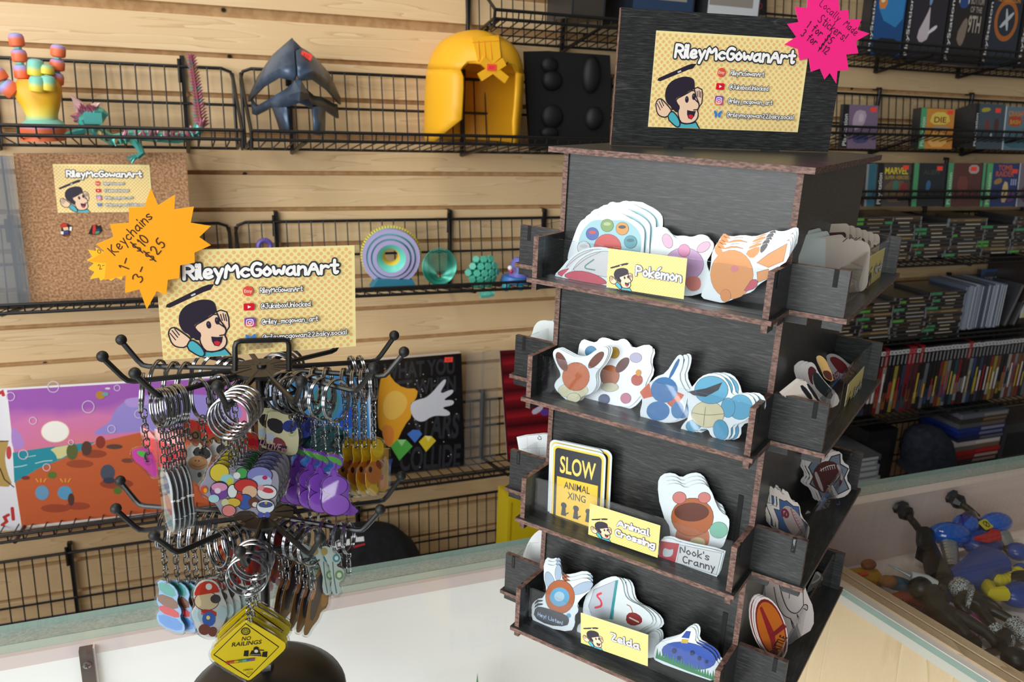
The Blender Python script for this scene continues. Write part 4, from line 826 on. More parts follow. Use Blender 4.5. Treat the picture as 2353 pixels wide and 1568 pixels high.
Mb = mtx(onY(228, 610, .72), V((1, .02, 0)), UP); A = Art(Mb, ZK); A.rough = .55
A.sheet(A.px([(860, 855), (945, 905), (1000, 880), (1100, 960), (1130, 1050), (1095, 1150), (1045, 1130), (1000, 1160), (960, 1130), (905, 1160), (890, 1130), (808, 1145), (850, 1078), (795, 1050), (845, 1000), (780, 975), (830, 940), (790, 878), (865, 890)]), '#ffc21f', .0006, '#ffd35a')
scrawl(A, '2-', (895, 1058), (945, 1040), .0007, '#5a3a10', .005); scrawl(A, '0', (893, 918), (915, 905), .0006, '#5a3a10', .004)
setprops(A.build('price_burst'), 'smaller yellow starburst tag peeking out behind the orange one', 'price tag')
# ------------------------------------------------------------------ keychains
acr = clear('charm_acrylic', '#f6f8f8', 1.49, 1.6, .03)
def chain_mesh(top, bot, rl=.0042, wr=.00062):
    m = MB(); L_ = (top-bot).length; n = max(2, round(L_/.0066)); d = (bot-top)/n
    for i in range(n):
        c = top+d*(i+.5); h = L_/n*.5+wr*1.6; a = (i % 2)*math.pi/2+.5
        w = V((math.cos(a), math.sin(a), 0)); e = d.normalized()
        m.tube([c+e*(h*.62*math.cos(t)+math.copysign(h*.38, math.cos(t)))+w*(rl*.62*math.sin(t)) for t in [2*math.pi*k/14 for k in range(14)]], wr, chrome, 5, True)
    return m
def keychain(label, behind, group, tier, ang, r, n, dr, chain, build, yaw=None, R=.0165, spin=0, sway=(0, 0), jit=.2, z=None):
    """ring over an arm, chain, clear charm with a printed face; build(M) draws the face and returns the outline"""
    c = TIER[tier][0]; d = V((math.cos(math.radians(ang)), math.sin(math.radians(ang)), 0))
    P = c+d*r; root = thing('keychain', P, label, 'keychain', group if n > 1 else None)
    ax = (d+V((0, 0, .12))+V((-d.y, d.x, 0))*spin).normalized(); ctr = P+V((0, 0, .0026-R))
    rg = MB()
    for k in (-.0009, .0009): rg.torus(ctr+ax*k, ax, R, .00095, chrome2, 36, 6)
    rg.build('split_ring', root)
    bot = ctr+V((0, 0, -R)); end = bot+V((sway[0], sway[1], -chain)); chain_mesh(bot+V((0, 0, .001)), end).build('chain', root)
    yw = math.radians(yaw) if yaw is not None else math.atan2(-d.x, d.y)
    if yaw is None and V((math.cos(yw), math.sin(yw), 0)).cross(UP).y > 0: yw += math.pi
    M = mtx(end, (math.cos(yw), math.sin(yw), 0), UP)
    out, A = build(M)
    s = MB(); s.prism(grow(out, .0016), -.0017, .0017, acr, M); s.torus(M @ V((0, -.0012, 0)), M.to_3x3() @ V((0, 0, 1)), .0026, .0009, acr, 16, 6)
    ch = s.build('charm', root); A.build('print', ch)
    for i in range(1, n):
        j = random.uniform(-jit, jit); dup(root, Matrix.Translation(d*(dr*(i+j))+V((0, 0, random.uniform(-.0012, .0005)))) @ WM[root.name], behind, group)
    return root
def pxc(z, out, parts, sm=1, base='#f4f4f4', extra=None):
    def f(M):
        A = Art(M, z); A.rough = .25; o = A.px(out); o = smooth(o, sm) if sm else o; A.sheet(o, base, .0006, base, base)
        for p in parts:
            if p[0] == 'E': A.pell(*p[1:])
            elif p[0] == 'P': A.poly(smooth(A.px(p[1]), 1), p[2])
            elif p[0] == 'Q': A.poly(A.px(p[1]), p[2])
            elif p[0] == 'L': A.line(chaikin(A.px(p[1]), 2), p[2], p[3])
            elif p[0] == 'F': a, b = A.px([p[2], p[3]]); dd = V((b[0]-a[0], b[1]-a[1])); A.type(p[1], a[0], a[1], p[5], p[4], dd.length, math.atan2(dd.y, dd.x), .02)
        return o, A
    return f
def loc(out, parts, sm=1, base='#eeeeee'):
    def f(M):
        A = Art(M); A.rough = .25; o = smooth(out, sm) if sm else out; A.sheet(o, base, .0006, base, base)
        for p in parts:
            if p[0] == 'E': A.ell(*p[1:])
            else: A.poly(smooth(p[1], 1), p[2])
        return o, A
    return f
ZT, ZU, ZL, ZN, ZD = (290, 960, 6.532), (580, 960, 6.532), (270, 1110, 5.0588), (580, 1140, 4.6118), (420, 1300, 5.85)
OL = '#2b2430'
# upper tier, front: crowded group charm
keychain('foremost crowded many coloured charm on the front arm of the upper tier', 'crowded many coloured charm behind the foremost one', 'crowded charms', 1, 247, .083, 5, -.0075, .026,
 pxc(ZT, [(1110, 1010), (1180, 940), (1230, 760), (1340, 690), (1500, 770), (1580, 760), (1660, 715), (1770, 740), (1840, 800), (1910, 760), (2050, 735), (2140, 790), (2240, 790), (2294, 900), (2284, 1100), (2244, 1250), (2194, 1400), (2094, 1500), (1980, 1480), (1900, 1400), (1720, 1390), (1600, 1480), (1450, 1480), (1375, 1340), (1300, 1250), (1230, 1190), (1110, 1120)],
 [('E', 1400, 830, 153, 146, OL), ('E', 1400, 830, 141, 134, '#ecd445'), ('E', 1515, 940, 105, 91, '#9fdbe6'), ('E', 1560, 975, 52, 72, '#d8d84a'), ('E', 1735, 835, 98, 91, OL), ('E', 1735, 835, 86, 79, '#4fae5a'), ('E', 1660, 870, 52, 50, '#f2f4f2'),
  ('E', 2000, 870, 198, 141, OL), ('E', 2000, 870, 186, 129, '#8d8fd2'), ('E', 2030, 960, 156, 96, '#c6d3ee'), ('E', 2080, 900, 40, 31, '#c2316c'), ('E', 2110, 1120, 156, 115, OL), ('E', 2110, 1120, 144, 103, '#f3f0f2'), ('E', 2120, 1090, 91, 40, '#d2434a', 20, .2), ('E', 2020, 1050, 48, 43, '#f0a3ae'),
  ('E', 1400, 1090, 146, 141, OL), ('E', 1400, 1110, 132, 120, '#7f4aa3'), ('E', 1395, 1040, 120, 64, '#e9a0c8'), ('E', 1370, 1095, 48, 43, '#f6e3ef'), ('E', 1165, 1080, 55, 60, '#e2572c'), ('E', 1185, 1090, 28, 36, '#f5b236'),
  ('E', 1590, 1105, 79, 110, OL), ('E', 1590, 1105, 68, 99, '#eef4f6'), ('E', 1790, 1020, 180, 110, OL), ('E', 1790, 1020, 168, 98, '#d53a36'), ('E', 1850, 1110, 110, 91, '#eec39c'), ('E', 1780, 1260, 124, 122, OL), ('E', 1780, 1260, 112, 110, '#3c5fb0'), ('E', 1690, 1200, 50, 72, '#d53a36'), ('E', 1905, 1270, 79, 79, '#6b3a2c'), ('E', 1930, 1300, 45, 36, '#eee9df'),
  ('E', 1600, 1270, 120, 74, OL), ('E', 1600, 1270, 110, 64, '#e5c043'), ('E', 1480, 1270, 55, 57, '#dcd9a8'), ('E', 1535, 1390, 110, 93, OL), ('E', 1535, 1390, 98, 81, '#ea8a86'), ('E', 1310, 1210, 79, 60, '#b7e0ea'), ('E', 2085, 1330, 141, 110, OL), ('E', 2085, 1330, 129, 98, '#eef2f8'), ('E', 2085, 1300, 110, 45, '#47548a'), ('E', 2090, 1272, 21, 21, '#d8b44a'), ('E', 2010, 1450, 43, 43, '#4a57b0'), ('E', 2110, 1450, 43, 43, '#4a57b0')], 1, '#a7a2b4'), 12)
# cows
cow = pxc(ZT, [(900, 470), (960, 430), (960, 360), (1010, 430), (1080, 440), (1100, 370), (1140, 430), (1230, 450), (1290, 560), (1260, 660), (1230, 720), (1200, 800), (1260, 900), (1250, 990), (1150, 1020), (1020, 980), (960, 900), (930, 800), (850, 690), (920, 640), (935, 560)],
 [('E', 1110, 880, 140, 110, '#dfe1e0'), ('E', 1100, 860, 32, 40, '#4a4a4a'), ('E', 1080, 580, 175, 150, '#f0f0ee'), ('P', [(1000, 500), (1070, 430), (1240, 470), (1280, 580), (1180, 640), (1020, 580)], '#4a4848'), ('E', 1075, 680, 148, 108, '#d99f6b'), ('E', 1040, 645, 10, 14, '#6a3f22'), ('E', 1090, 650, 10, 14, '#6a3f22'), ('L', [(990, 710), (1080, 750), (1190, 700)], .0004, '#8a5530'), ('E', 1015, 522, 15, 24, '#17171a'), ('E', 1102, 530, 15, 24, '#17171a'), ('P', [(960, 440), (955, 350), (1015, 440)], '#efe5b8'), ('P', [(1090, 460), (1105, 370), (1145, 440), (1120, 475)], '#efe5b8')], 1, '#e8e8e6')
keychain('black and white cow charm with a tan muzzle, nearer one', None, 'cow charms', 1, 206, .058, 1, 0, .034, cow, 8)
keychain('black and white cow charm half hidden to the right of the other', None, 'cow charms', 1, 206, .040, 1, 0, .030, pxc(ZT, [(p[0]+345, p[1]-40) for p in [(900, 470), (960, 430), (960, 360), (1010, 430), (1080, 440), (1100, 370), (1140, 430), (1230, 450), (1290, 560), (1260, 660), (1230, 720), (1020, 760), (935, 660)]], [('E', 1425, 540, 165, 140, '#ececea'), ('P', [(1345, 460), (1415, 390), (1585, 430), (1600, 540), (1480, 590), (1365, 540)], '#4a4848'), ('E', 1400, 640, 130, 90, '#d99f6b'), ('P', [(1450, 420), (1500, 330), (1540, 400), (1500, 430)], '#efe5b8')], 1, '#e8e8e6'), 8)
# clear charms seen edge on
edgy = loc([(-.016, -.004), (-.006, .0), (.008, 0), (.018, -.010), (.015, -.024), (.019, -.036), (.012, -.052), (-.004, -.058), (-.017, -.05), (-.014, -.034), (-.020, -.02)], [('E', 0, -.012, .010, .008, '#7d93b8'), ('E', .002, -.03, .011, .009, '#c07a80'), ('E', -.002, -.046, .010, .006, '#7fb2bd')], 1, '#c5ccd0')
keychain('clear charm hanging edge on at the tip of the left front arm', 'clear charm hanging edge on along the left front arm', 'clear edge on charms', 1, 206, .093, 5, -.0042, .040, edgy, R=.0155, yaw=-75)
# red cards and the pink one behind
keychain('bright red charm on the back left arm of the upper tier, outermost', 'bright red charm on the back left arm', 'bright red charms', 1, 157, .094, 3, -.012, .036, pxc(ZT, [(250, 130), (330, 190), (420, 290), (470, 420), (480, 860), (400, 885), (300, 760), (268, 500)], [('Q', [(255, 140), (385, 270), (400, 870), (310, 760), (272, 500)], '#e0343a')], 0, '#c9282f'), -25)
keychain('pink and green charm sticking out left of the red ones', None, None, 1, 179, .098, 1, 0, .046, pxc(ZT, [(80, 520), (130, 470), (300, 450), (420, 560), (480, 900), (380, 880), (290, 770), (110, 640)], [('P', [(95, 540), (280, 640), (430, 880), (300, 760), (120, 630)], '#e24fb4'), ('P', [(140, 500), (290, 500), (330, 600), (210, 590)], '#63c955')], 1, '#e24fb4'), 10)
# red and gold row behind
keychain('red and gold charm behind the cows, nearest one', 'red and gold charm in the row behind the cows', 'red and gold charms', 1, 128, .072, 4, -.012, .046, pxc(ZT, [(820, 0), (900, -20), (1000, 60), (1200, 40), (1350, 60), (1500, 100), (1640, 190), (1640, 320), (1500, 420), (1300, 430), (1100, 420), (860, 300), (840, 120)], [('P', [(860, 140), (1100, 150), (1200, 300), (1000, 330), (860, 260)], '#8a6a3a'), ('E', 870, 50, 50, 60, '#d8232a'), ('E', 1240, 160, 55, 50, '#d8232a'), ('E', 1330, 150, 70, 60, '#b8923a'), ('E', 1500, 230, 60, 56, '#c2202a'), ('E', 1590, 250, 50, 56, '#c2202a'), ('E', 1090, 120, 60, 60, '#b8923a'), ('L', [(870, 200), (940, 150), (980, 250), (900, 260), (880, 210)], .0012, '#2a1c14'), ('L', [(1000, 250), (1060, 190), (1120, 260), (1050, 300)], .0012, '#2a1c14'), ('L', [(1180, 260), (1260, 230), (1330, 300)], .0012, '#2a1c14')], 1, '#c9452f'), 5)
# purple gourds
gd = [(560, 520), (640, 465), (760, 450)]
keychain('purple gourd shaped charm with a green leaf, front one', 'purple gourd shaped charm behind the front one', 'purple gourd charms', 1, 315, .078, 5, -.0125, .030,
 pxc(ZU, [(1120, 570), (1230, 540), (1320, 580), (1372, 680), (1340, 740), (1260, 790), (1290, 850), (1420, 930), (1470, 1040), (1430, 1170), (1480, 1300), (1560, 1370), (1600, 1400), (1520, 1470), (1330, 1455), (1150, 1450), (1060, 1350), (1050, 1200), (1070, 1120), (1030, 1010), (1070, 930), (1160, 870), (1180, 780), (1240, 720), (1180, 640)],
 [('P', [(1110, 570), (1240, 590), (1340, 650), (1345, 730), (1250, 690), (1150, 640)], '#63b94a'), ('L', [(1260, 690), (1250, 760), (1200, 830)], .0012, '#6b3aa6'), ('E', 1235, 1020, 200, 155, OL), ('E', 1250, 1310, 215, 165, OL), ('E', 1250, 1310, 206, 156, '#a862e4'), ('E', 1235, 1020, 190, 146, '#9a58d8'), ('Q', [(1200, 900), (1190, 790), (1240, 790), (1280, 900)], '#9a58d8')], 1, '#8c4ec6'), 20, .018)
# teal ovals
keychain('teal oval charm with dark curved lines, front one', 'teal oval charm behind the front one', 'teal oval charms', 1, 339, .058, 2, -.012, .034, pxc(ZU, [(1180+300*math.cos(a)+40*math.sin(a), 350+225*math.sin(a)) for a in [i*.314 for i in range(20)]], [('E', 1180, 350, 280, 205, '#15616a'), ('P', [(1130, 440), (1230, 300), (1400, 230), (1340, 400), (1240, 480)], '#10282c'), ('L', [(960, 300), (1100, 230), (1240, 170)], .0012, '#10282c'), ('L', [(950, 420), (1060, 280), (1180, 200)], .0012, '#10282c'), ('P', [(1180, 440), (1280, 330), (1340, 300), (1290, 420)], '#7f8f92')], 0, '#1a6f78'), 14)
# cream and blue ones
keychain('cream and black banner charm beside the pole of the upper tier', 'cream banner charm behind the front one', 'banner charms', 1, 300, .040, 2, -.010, .018, pxc(ZU, [(210, -60), (330, -90), (520, -60), (640, 40), (700, 240), (690, 480), (640, 570), (420, 560), (215, 500)], [('P', [(215, 30), (330, 0), (470, 70), (460, 220), (380, 250), (230, 160)], '#23202a'), ('E', 270, 290, 64, 66, '#c9d3e6'), ('P', [(330, 280), (470, 330), (520, 460), (300, 400)], '#8f3a44'), ('E', 560, 130, 110, 90, '#2d3f96'), ('Q', [(212, 390), (520, 430), (512, 520), (212, 470)], '#2c2936'), ('F', 'LIVE', (222, 470), (410, 500), '#e8a8b4', .0062), ('F', 'and', (425, 505), (520, 515), '#e8a8b4', .0045)], 1, '#e6dfb4'), 8)
keychain('dark blue charm between the banner and the teal ovals, front one', 'dark blue charm behind the front one', 'dark blue charms', 1, 315, .040, 3, -.008, .018, pxc(ZU, [(500, 90), (560, 40), (700, 30), (760, 100), (900, -40), (950, 60), (930, 240), (820, 300), (700, 320), (580, 260)], [('P', [(520, 100), (640, 50), (740, 130), (720, 240), (600, 250)], '#2c40a4'), ('P', [(780, 80), (880, 0), (930, 80), (900, 220), (800, 230)], '#222b66'), ('E', 640, 200, 50, 40, '#c7cfe8')], 1, '#35459c'), 12)
# yellow stack
keychain('yellow and amber charm on the right arm of the upper tier, rightmost', 'yellow and amber charm in the stack on the right arm', 'yellow charms', 1, 339, .098, 4, -.0085, .046, pxc(ZU, [(1800, 340), (1880, 310), (1960, 360), (1975, 480), (1950, 590), (1900, 640), (1955, 720), (1930, 870), (1870, 990), (1890, 1150), (1790, 1175), (1720, 1080), (1690, 900), (1730, 740), (1800, 640), (1770, 480)], [('E', 1880, 460, 90, 140, '#e3bd1f'), ('E', 1820, 830, 120, 170, '#c9762a'), ('P', [(1880, 620), (1950, 720), (1920, 800), (1840, 700)], '#8a3a22'), ('E', 1770, 780, 26, 46, '#2a1a14'), ('E', 1810, 1080, 80, 80, '#e0b428')], 1, '#d9a21e'), 35, .0135)
keychain('amber charm with a red patch at the far right of the upper tier', 'amber charm behind the far right one', 'amber charms', 1, 3, .090, 2, -.008, .050, pxc(ZU, [(1905, 480), (2045, 480), (2045, 700), (2040, 1060), (1980, 1115), (1890, 1110), (1900, 800)], [('P', [(1910, 650), (1990, 620), (1960, 760), (1915, 800)], '#b3402c'), ('P', [(1900, 940), (2000, 900), (2030, 1060), (1900, 1090)], '#dd8b34'), ('E', 1940, 900, 30, 40, '#c5342c')], 0, '#cf9a2a'), 25)
# back arm: only rings and chains in view
keychain('ring and chain on the back arm, hidden below the yellow card, nearest', 'ring and chain on the back arm under the yellow card', 'back arm rings', 1, 62, .058, 4, -.008, .03, loc([(-.012, 0), (.012, 0), (.014, -.03), (-.014, -.03)], [('E', 0, -.016, .009, .009, '#c9c3a0')], 1, '#e9e4c4'), 8)
# ---------------- lower tier
strip = loc([(-.012, 0), (.006, .0), (.014, -.008), (.010, -.018), (.016, -.026), (.012, -.034), (.019, -.042), (.014, -.052), (-.014, -.052), (-.018, -.042), (-.011, -.033), (-.016, -.024), (-.010, -.015)], [('P', [(-.011, -.002), (.008, -.002), (.011, -.014), (-.009, -.014)], '#3f8f86'), ('P', [(-.013, -.015), (.011, -.015), (.012, -.027), (-.013, -.027)], '#6e4630'), ('P', [(-.012, -.027), (.012, -.027), (.012, -.036), (-.012, -.036)], '#b8282f'), ('P', [(-.015, -.037), (.016, -.037), (.013, -.050), (-.013, -.050)], '#4f7fc0')], 1, '#7ca0c4')
keychain('red and blue banded charm hanging edge on at the lower left, outermost', 'red and blue banded charm hanging edge on at the lower left', 'banded edge on charms', 2, 165, .090, 6, -.0090, .038, strip, R=.0155, yaw=-45)
keychain('red, cream and blue charm with a brown foot on the lower tier, front one', 'red, cream and blue charm behind the front one', 'red and blue charms', 2, 207, .046, 4, -.0075, .024,
 pxc(ZD, [(135, 400), (190, 250), (290, 185), (420, 195), (500, 290), (540, 420), (590, 520), (600, 640), (560, 760), (490, 880), (440, 960), (330, 970), (200, 900), (165, 780), (120, 700), (130, 610), (180, 530)],
 [('E', 320, 480, 170, 130, OL), ('E', 320, 480, 160, 120, '#f0d9b2'), ('P', [(140, 410), (200, 260), (320, 200), (440, 240), (510, 360), (400, 370), (230, 400)], '#dc3a38'), ('E', 350, 285, 44, 44, '#f3f3f2'), ('E', 440, 450, 70, 60, '#4a4450'), ('E', 205, 670, 78, 88, '#cfe8ee'), ('E', 530, 640, 66, 96, '#cfe8ee'), ('P', [(240, 580), (450, 610), (450, 700), (250, 680)], '#d23a3c'), ('E', 350, 720, 90, 100, '#3a62b8'), ('E', 340, 700, 26, 28, '#ece27a'), ('E', 290, 860, 80, 74, '#7a4136'), ('E', 400, 890, 62, 66, '#7a4136')], 1, '#e9e7e6'), 14)
def diamond(M):
    A = Art(M, ZD); A.rough = .22; o = smooth(A.px([(830, 745), (880, 735), (1360, 1020), (1392, 1090), (1340, 1170), (930, 1530), (860, 1552), (420, 1290), (368, 1220), (395, 1130)]), 1); A.sheet(o, '#f0d21c', .0006, '#d9b80f', '#c9a814')
    fr = [(845, 782), (1290, 1095), (885, 1505), (418, 1200)]; A.line(A.px(fr), .0008, '#231f12', True)
    A.pell(845, 885, 66, 54, '#4a420f'); A.pell(845, 885, 48, 38, '#c9b01a')
    for i in range(9): a = i*.698; A.line(A.px([(845+20*math.cos(a), 885+16*math.sin(a)), (845+44*math.cos(a), 885+36*math.sin(a))]), .0005, '#4a420f', lay=False)
    A.h += DZ
    def F(t, p, q, cap):
        a, b = A.px([p, q]); d = V((b[0]-a[0], b[1]-a[1])); A.type(t, a[0], a[1], cap, '#231f12', d.length, math.atan2(d.y, d.x), .012)
    F('NO', (790, 1010), (910, 1000), .0035); F('RAILINGS', (655, 1092), (1052, 1052), .0038)
    A.poly(A.px([(815, 1218), (825, 1145), (885, 1140), (880, 1222)]), '#231f12'); A.poly(A.px([(1062, 1225), (1072, 1160), (1138, 1155), (1130, 1232)]), '#231f12'); A.poly(A.px([(890, 1210), (925, 1140), (1030, 1140), (1058, 1220)]), '#231f12'); A.pell(985, 1125, 38, 36, '#231f12'); A.pell(985, 1150, 26, 22, '#ece6d4')
    A.line(A.px([(1030, 1135), (1085, 1140)]), .0008, '#231f12'); A.line(A.px([(900, 1196), (1040, 1198)]), .0003, '#ece6d4')
    for i, c in enumerate(('#d8302c', '#df4a2a', '#e9b42c', '#4fa24a', '#49b9c9', '#3f67ae', '#9a4a9e')):
        x0, x1 = 580+i*55, 632+i*55; y = 1288-i*7.2; A.poly(A.px([(x0, y), (x1, y-7), (x1, y+24), (x0, y+31)]), c)
    A.line(A.px([(578, 1290), (965, 1240)]), .0003, '#231f12'); A.line(A.px([(580, 1322), (965, 1272)]), .0003, '#231f12')
    F('CEREXA', (805, 1415), (940, 1400), .0016); A.line(A.px([(850, 1432), (930, 1424)]), .0002, '#231f12'); A.line(A.px([(852, 1446), (925, 1440)]), .0002, '#231f12'); A.line(A.px([(852, 1458), (905, 1454)]), .0002, '#231f12')
    return o, A
keychain('yellow diamond charm reading NO RAILINGS, foremost', 'yellow diamond charm behind the foremost one', 'yellow diamond charms', 2, 254, .077, 4, -.0105, .026, diamond, 12)
keychain('brown and navy bat shaped charm at the lower right, outermost', 'brown and navy bat shaped charm stacked at the lower right', 'bat shaped charms', 2, 310, .056, 5, -.0095, .026, pxc(ZN, [(740, 690), (800, 660), (860, 700), (848, 820), (862, 960), (810, 1030), (800, 1180), (725, 1225), (700, 1310), (625, 1400), (585, 1480), (540, 1475), (565, 1330), (600, 1120), (660, 960), (690, 820)], [('P', [(700, 830), (800, 800), (720, 1100), (650, 1330), (600, 1310), (640, 1000)], '#2d2a38'), ('P', [(790, 860), (855, 950), (800, 1030), (790, 1160), (720, 1190), (740, 1020)], '#a57436'), ('E', 790, 740, 50, 70, '#8f7566'), ('P', [(640, 960), (690, 880), (660, 1080), (610, 1120)], '#b9805a')], 1, '#80582c'), 30)
keychain('red and grey charm behind the pole on the lower tier, nearest', 'red and grey charm behind the pole', 'red and grey charms', 2, 35, .050, 3, -.011, .026, pxc(ZN, [(190, 340), (330, 330), (430, 470), (440, 640), (400, 760), (330, 900), (220, 800), (180, 520)], [('P', [(190, 360), (330, 350), (400, 480), (250, 520)], '#9c2a30'), ('P', [(260, 560), (380, 520), (420, 620), (300, 640)], '#9fa2b0'), ('E', 330, 700, 80, 70, '#a3552e'), ('E', 340, 790, 40, 40, '#d8482e'), ('E', 360, 860, 40, 50, '#d9a9b8')], 1, '#7a3038'), 8)
keychain('clear charm with teal and green curls at the lower far right', 'clear charm with teal and green curls behind', 'curly charms', 2, 329, .080, 3, -.010, .022, pxc(ZN, [(720, 545), (800, 530), (880, 600), (940, 630), (935, 700), (880, 740), (975, 780), (965, 880), (905, 930), (950, 1000), (890, 1070), (835, 1010), (850, 820)], [('E', 890, 660, 40, 44, '#3f8a94'), ('E', 890, 660, 20, 22, '#cfe3e0'), ('E', 920, 840, 46, 52, '#6f9a62'), ('E', 920, 840, 24, 28, '#d4dccb'), ('E', 760, 590, 36, 40, '#a08a44'), ('L', [(850, 700), (860, 860), (890, 1030)], .0008, '#4f6f68')], 1, '#b9c6c0'), 15, .014)
keychain('red and orange charm behind the yellow diamonds, nearest', 'red and orange charm behind the nearest one', 'red and orange charms', 2, 110, .040, 2, -.012, .012, pxc(ZL, [(1140, 760), (1250, 690), (1460, 760), (1570, 950), (1550, 1130), (1320, 1140), (1160, 960)], [('P', [(1160, 780), (1260, 740), (1260, 940), (1170, 950)], '#d8702a'), ('P', [(1320, 860), (1460, 830), (1480, 1000), (1330, 1000)], '#d8482a'), ('F', 'SAFE', (1350, 1110), (1500, 1060), '#4a1a18', .006)], 1, '#b52a2c'), 8)
# ------------------------------------------------------------------ what stands in the wall baskets
def P3(p, Y): return onY(p[0], p[1], Y+(p[2] if len(p) > 2 else 0))
tagm = mat('#ff4a3a', .6)
def price(parent, x, y, Y, w=.018, h=.010, rot=.15, label=None):
    c = onY(x, y, Y); A = Art(mtx(c, (math.cos(rot), 0, -math.sin(rot)), UP)); A.sheet([(-w/2, -h/2), (w/2, -h/2), (w/2, h/2), (-w/2, h/2)], '#ff5040', .0003, '#ff5040'); A.type('$20', -w*.28, -h*.2, h*.42, '#b02a24', w*.56)
    return A.build('price_sticker', parent)
# rainbow hand
seg = banded('rainbow_finger', [(0, '#f06a3c'), (.40, '#f07a4a'), (.56, '#b79ad6'), (.72, '#9ab6dc'), (.98, '#7fd0b8')], 2, .0310, .5)
seg2 = banded('rainbow_knuckle', [(0, '#f2d23a'), (.25, '#f0d850'), (.45, '#86d2b4'), (.75, '#86c9c0'), (.98, '#b09ad0')], 2, .0360, .5)
palm = banded('rainbow_palm', [(0, '#7ccdb4'), (.12, '#e8d65a'), (.3, '#f5bd22'), (.62, '#f4ae2c'), (.85, '#f28a4e'), (.99, '#f0784a')], 2, .098, .5)
foot = banded('rainbow_base', [(0, '#f0764a'), (.42, '#f0764a'), (.5, '#b7a0d4'), (.62, '#86cfc0'), (.80, '#86cfc0'), (.92, '#efd64c')], 2, .048, .5)
YH = 1.675; hand = thing('hand_figure', onY(99, 326, YH), 'rainbow coloured articulated hand making the horns sign in the wire basket', 'figurine')
sc = .00087
def sec(x0, x1, y, dep, dy=0, Y=YH): a = onY(x0, y, Y+dy); b = onY(x1, y, Y+dy); return ((a+b)/2, (b-a)/2, V((0, dep, 0)))
mb = MB(); mb.loft([sec(46, 153, 322, .045), sec(46, 152, 288, .045), sec(52, 146, 281, .040), sec(62, 134, 274, .030)], foot, 32); mb.build('base', hand)
mb = MB(); mb.loft([sec(60, 134, 278, .028), sec(60, 133, 265, .027), sec(50, 138, 245, .028), sec(34, 142, 222, .028), sec(27, 143, 205, .027), sec(34, 141, 192, .025), sec(42, 138, 182, .020)], palm, 28, True, .8); mb.build('palm', hand)
def capsule(a, b, r, m, parent, name='finger_segment', flat=1.0):
    a, b = V(a), V(b); d = (b-a).normalized(); M = mtx(a, d.orthogonal(), d.cross(d.orthogonal())) 
    L_ = (b-a).length; mb = MB(); mb.lathe([(r*.6, 0), (r*.95, r*.15), (r, r*.4), (r, L_-r*.6), (r*.85, L_-r*.22), (r*.45, L_-.0005), (0, L_)], m, None, 18)
    return mb.build(name, parent, mtx(a, V((1, 0, 0))-d*d.x, d.cross(V((1, 0, 0))-d*d.x)), local=True)
jm = mat('#7ccbb6', .5)
for pts in ([(52, 182), (47, 147)], [(46, 143), (42, 112)], [(41, 108), (34, 75)], [(129, 196), (130, 166)], [(131, 163), (132, 135)], [(133, 132), (134, 102)]):
    capsule(onY(*pts[0], YH), onY(*pts[1], YH), .0120, seg, hand)
for x, y, x1, y1 in ((47, 148, 46, 141), (42, 114, 41, 106), (130, 168, 131, 161), (132, 137, 133, 130)): MB().tube([onY(x, y+3, YH), onY(x1, y1-3, YH)], .0055, jm, 10).build('joint', hand)
for x, y0, y1, dy in ((82, 176, 135, -.020), (86, 213, 174, -.034), (107, 172, 147, -.020), (110, 210, 173, -.032)): capsule(onY(x, y0, YH+dy), onY(x, y1, YH+dy), .0128 if x < 100 else .0118, seg2, hand)
capsule(onY(36, 215, YH-.01), onY(4, 190, YH-.012), .0140, seg, hand, 'thumb_segment'); capsule(onY(6, 186, YH-.012), onY(-12, 158, YH-.012), .0125, seg, hand, 'thumb_segment')
# crystal dragon
rnd = random.Random(3)
pinkm = mat('#c67f92', .28, .45); tealm = mat('#5fbdb4', .25, .55); goldm = mat('#b9a06a', .3, .5); palep = mat('#dcb6b4', .25, .2)
YD = 1.655; dr = thing('dragon_toy', onY(330, 322, YD), 'pink and teal crystal dragon toy draped over the basket wires', 'figurine')
def D3(x, y, dy=0): return onY(x, y, YD+dy)
hd = MB()
hd.loft([(D3(246, 268), V((.004, 0, .003)), V((0, .005, 0))), (D3(236, 268), V((.002, 0, .014)), V((0, .014, 0))), (D3(218, 268), V((.002, 0, .019)), V((0, .020, 0))), (D3(196, 268), V((.002, 0, .016)), V((0, .018, 0))), (D3(182, 276), V((.002, 0, .008)), V((0, .010, 0)))], tealm, 7)
hd.box((D3(196, 278) - V((0, .023, .004))), (D3(236, 264) + V((0, -.017, .004))), tealm); hd.build('head', dr, sharp=10)
cr = MB()
for a, b, r in (((195, 254), (160, 217), .008), ((190, 258), (165, 240), .007), ((183, 268), (160, 266), .006), ((212, 250), (230, 236), .007), ((205, 252), (208, 240), .006), ((180, 276), (168, 278), .005)): m_ = V(D3(*a)).lerp(D3(*b), .35); cr.tube([D3(*a), m_], r*.75, palep if r > .0065 else pinkm, 5, r1=r); cr.cone(m_, D3(*b, -.01), r, palep if r > .0065 else pinkm, 5)
for i in range(26): x, y = rnd.uniform(182, 222), rnd.uniform(248, 262); cr.cone(D3(x, y, -.01), D3(x-rnd.uniform(2, 12), y-rnd.uniform(5, 14), -.02), .004, pinkm, 5)
cr.build('crest', dr, sharp=10)
path = [(190, 285), (215, 296), (240, 312), (258, 322), (280, 318), (305, 312), (330, 312), (355, 314), (380, 316), (405, 318), (430, 314), (450, 304), (462, 290)]
bd = MB(); bd.tube([D3(*p) for p in path], .010, tealm, 7)
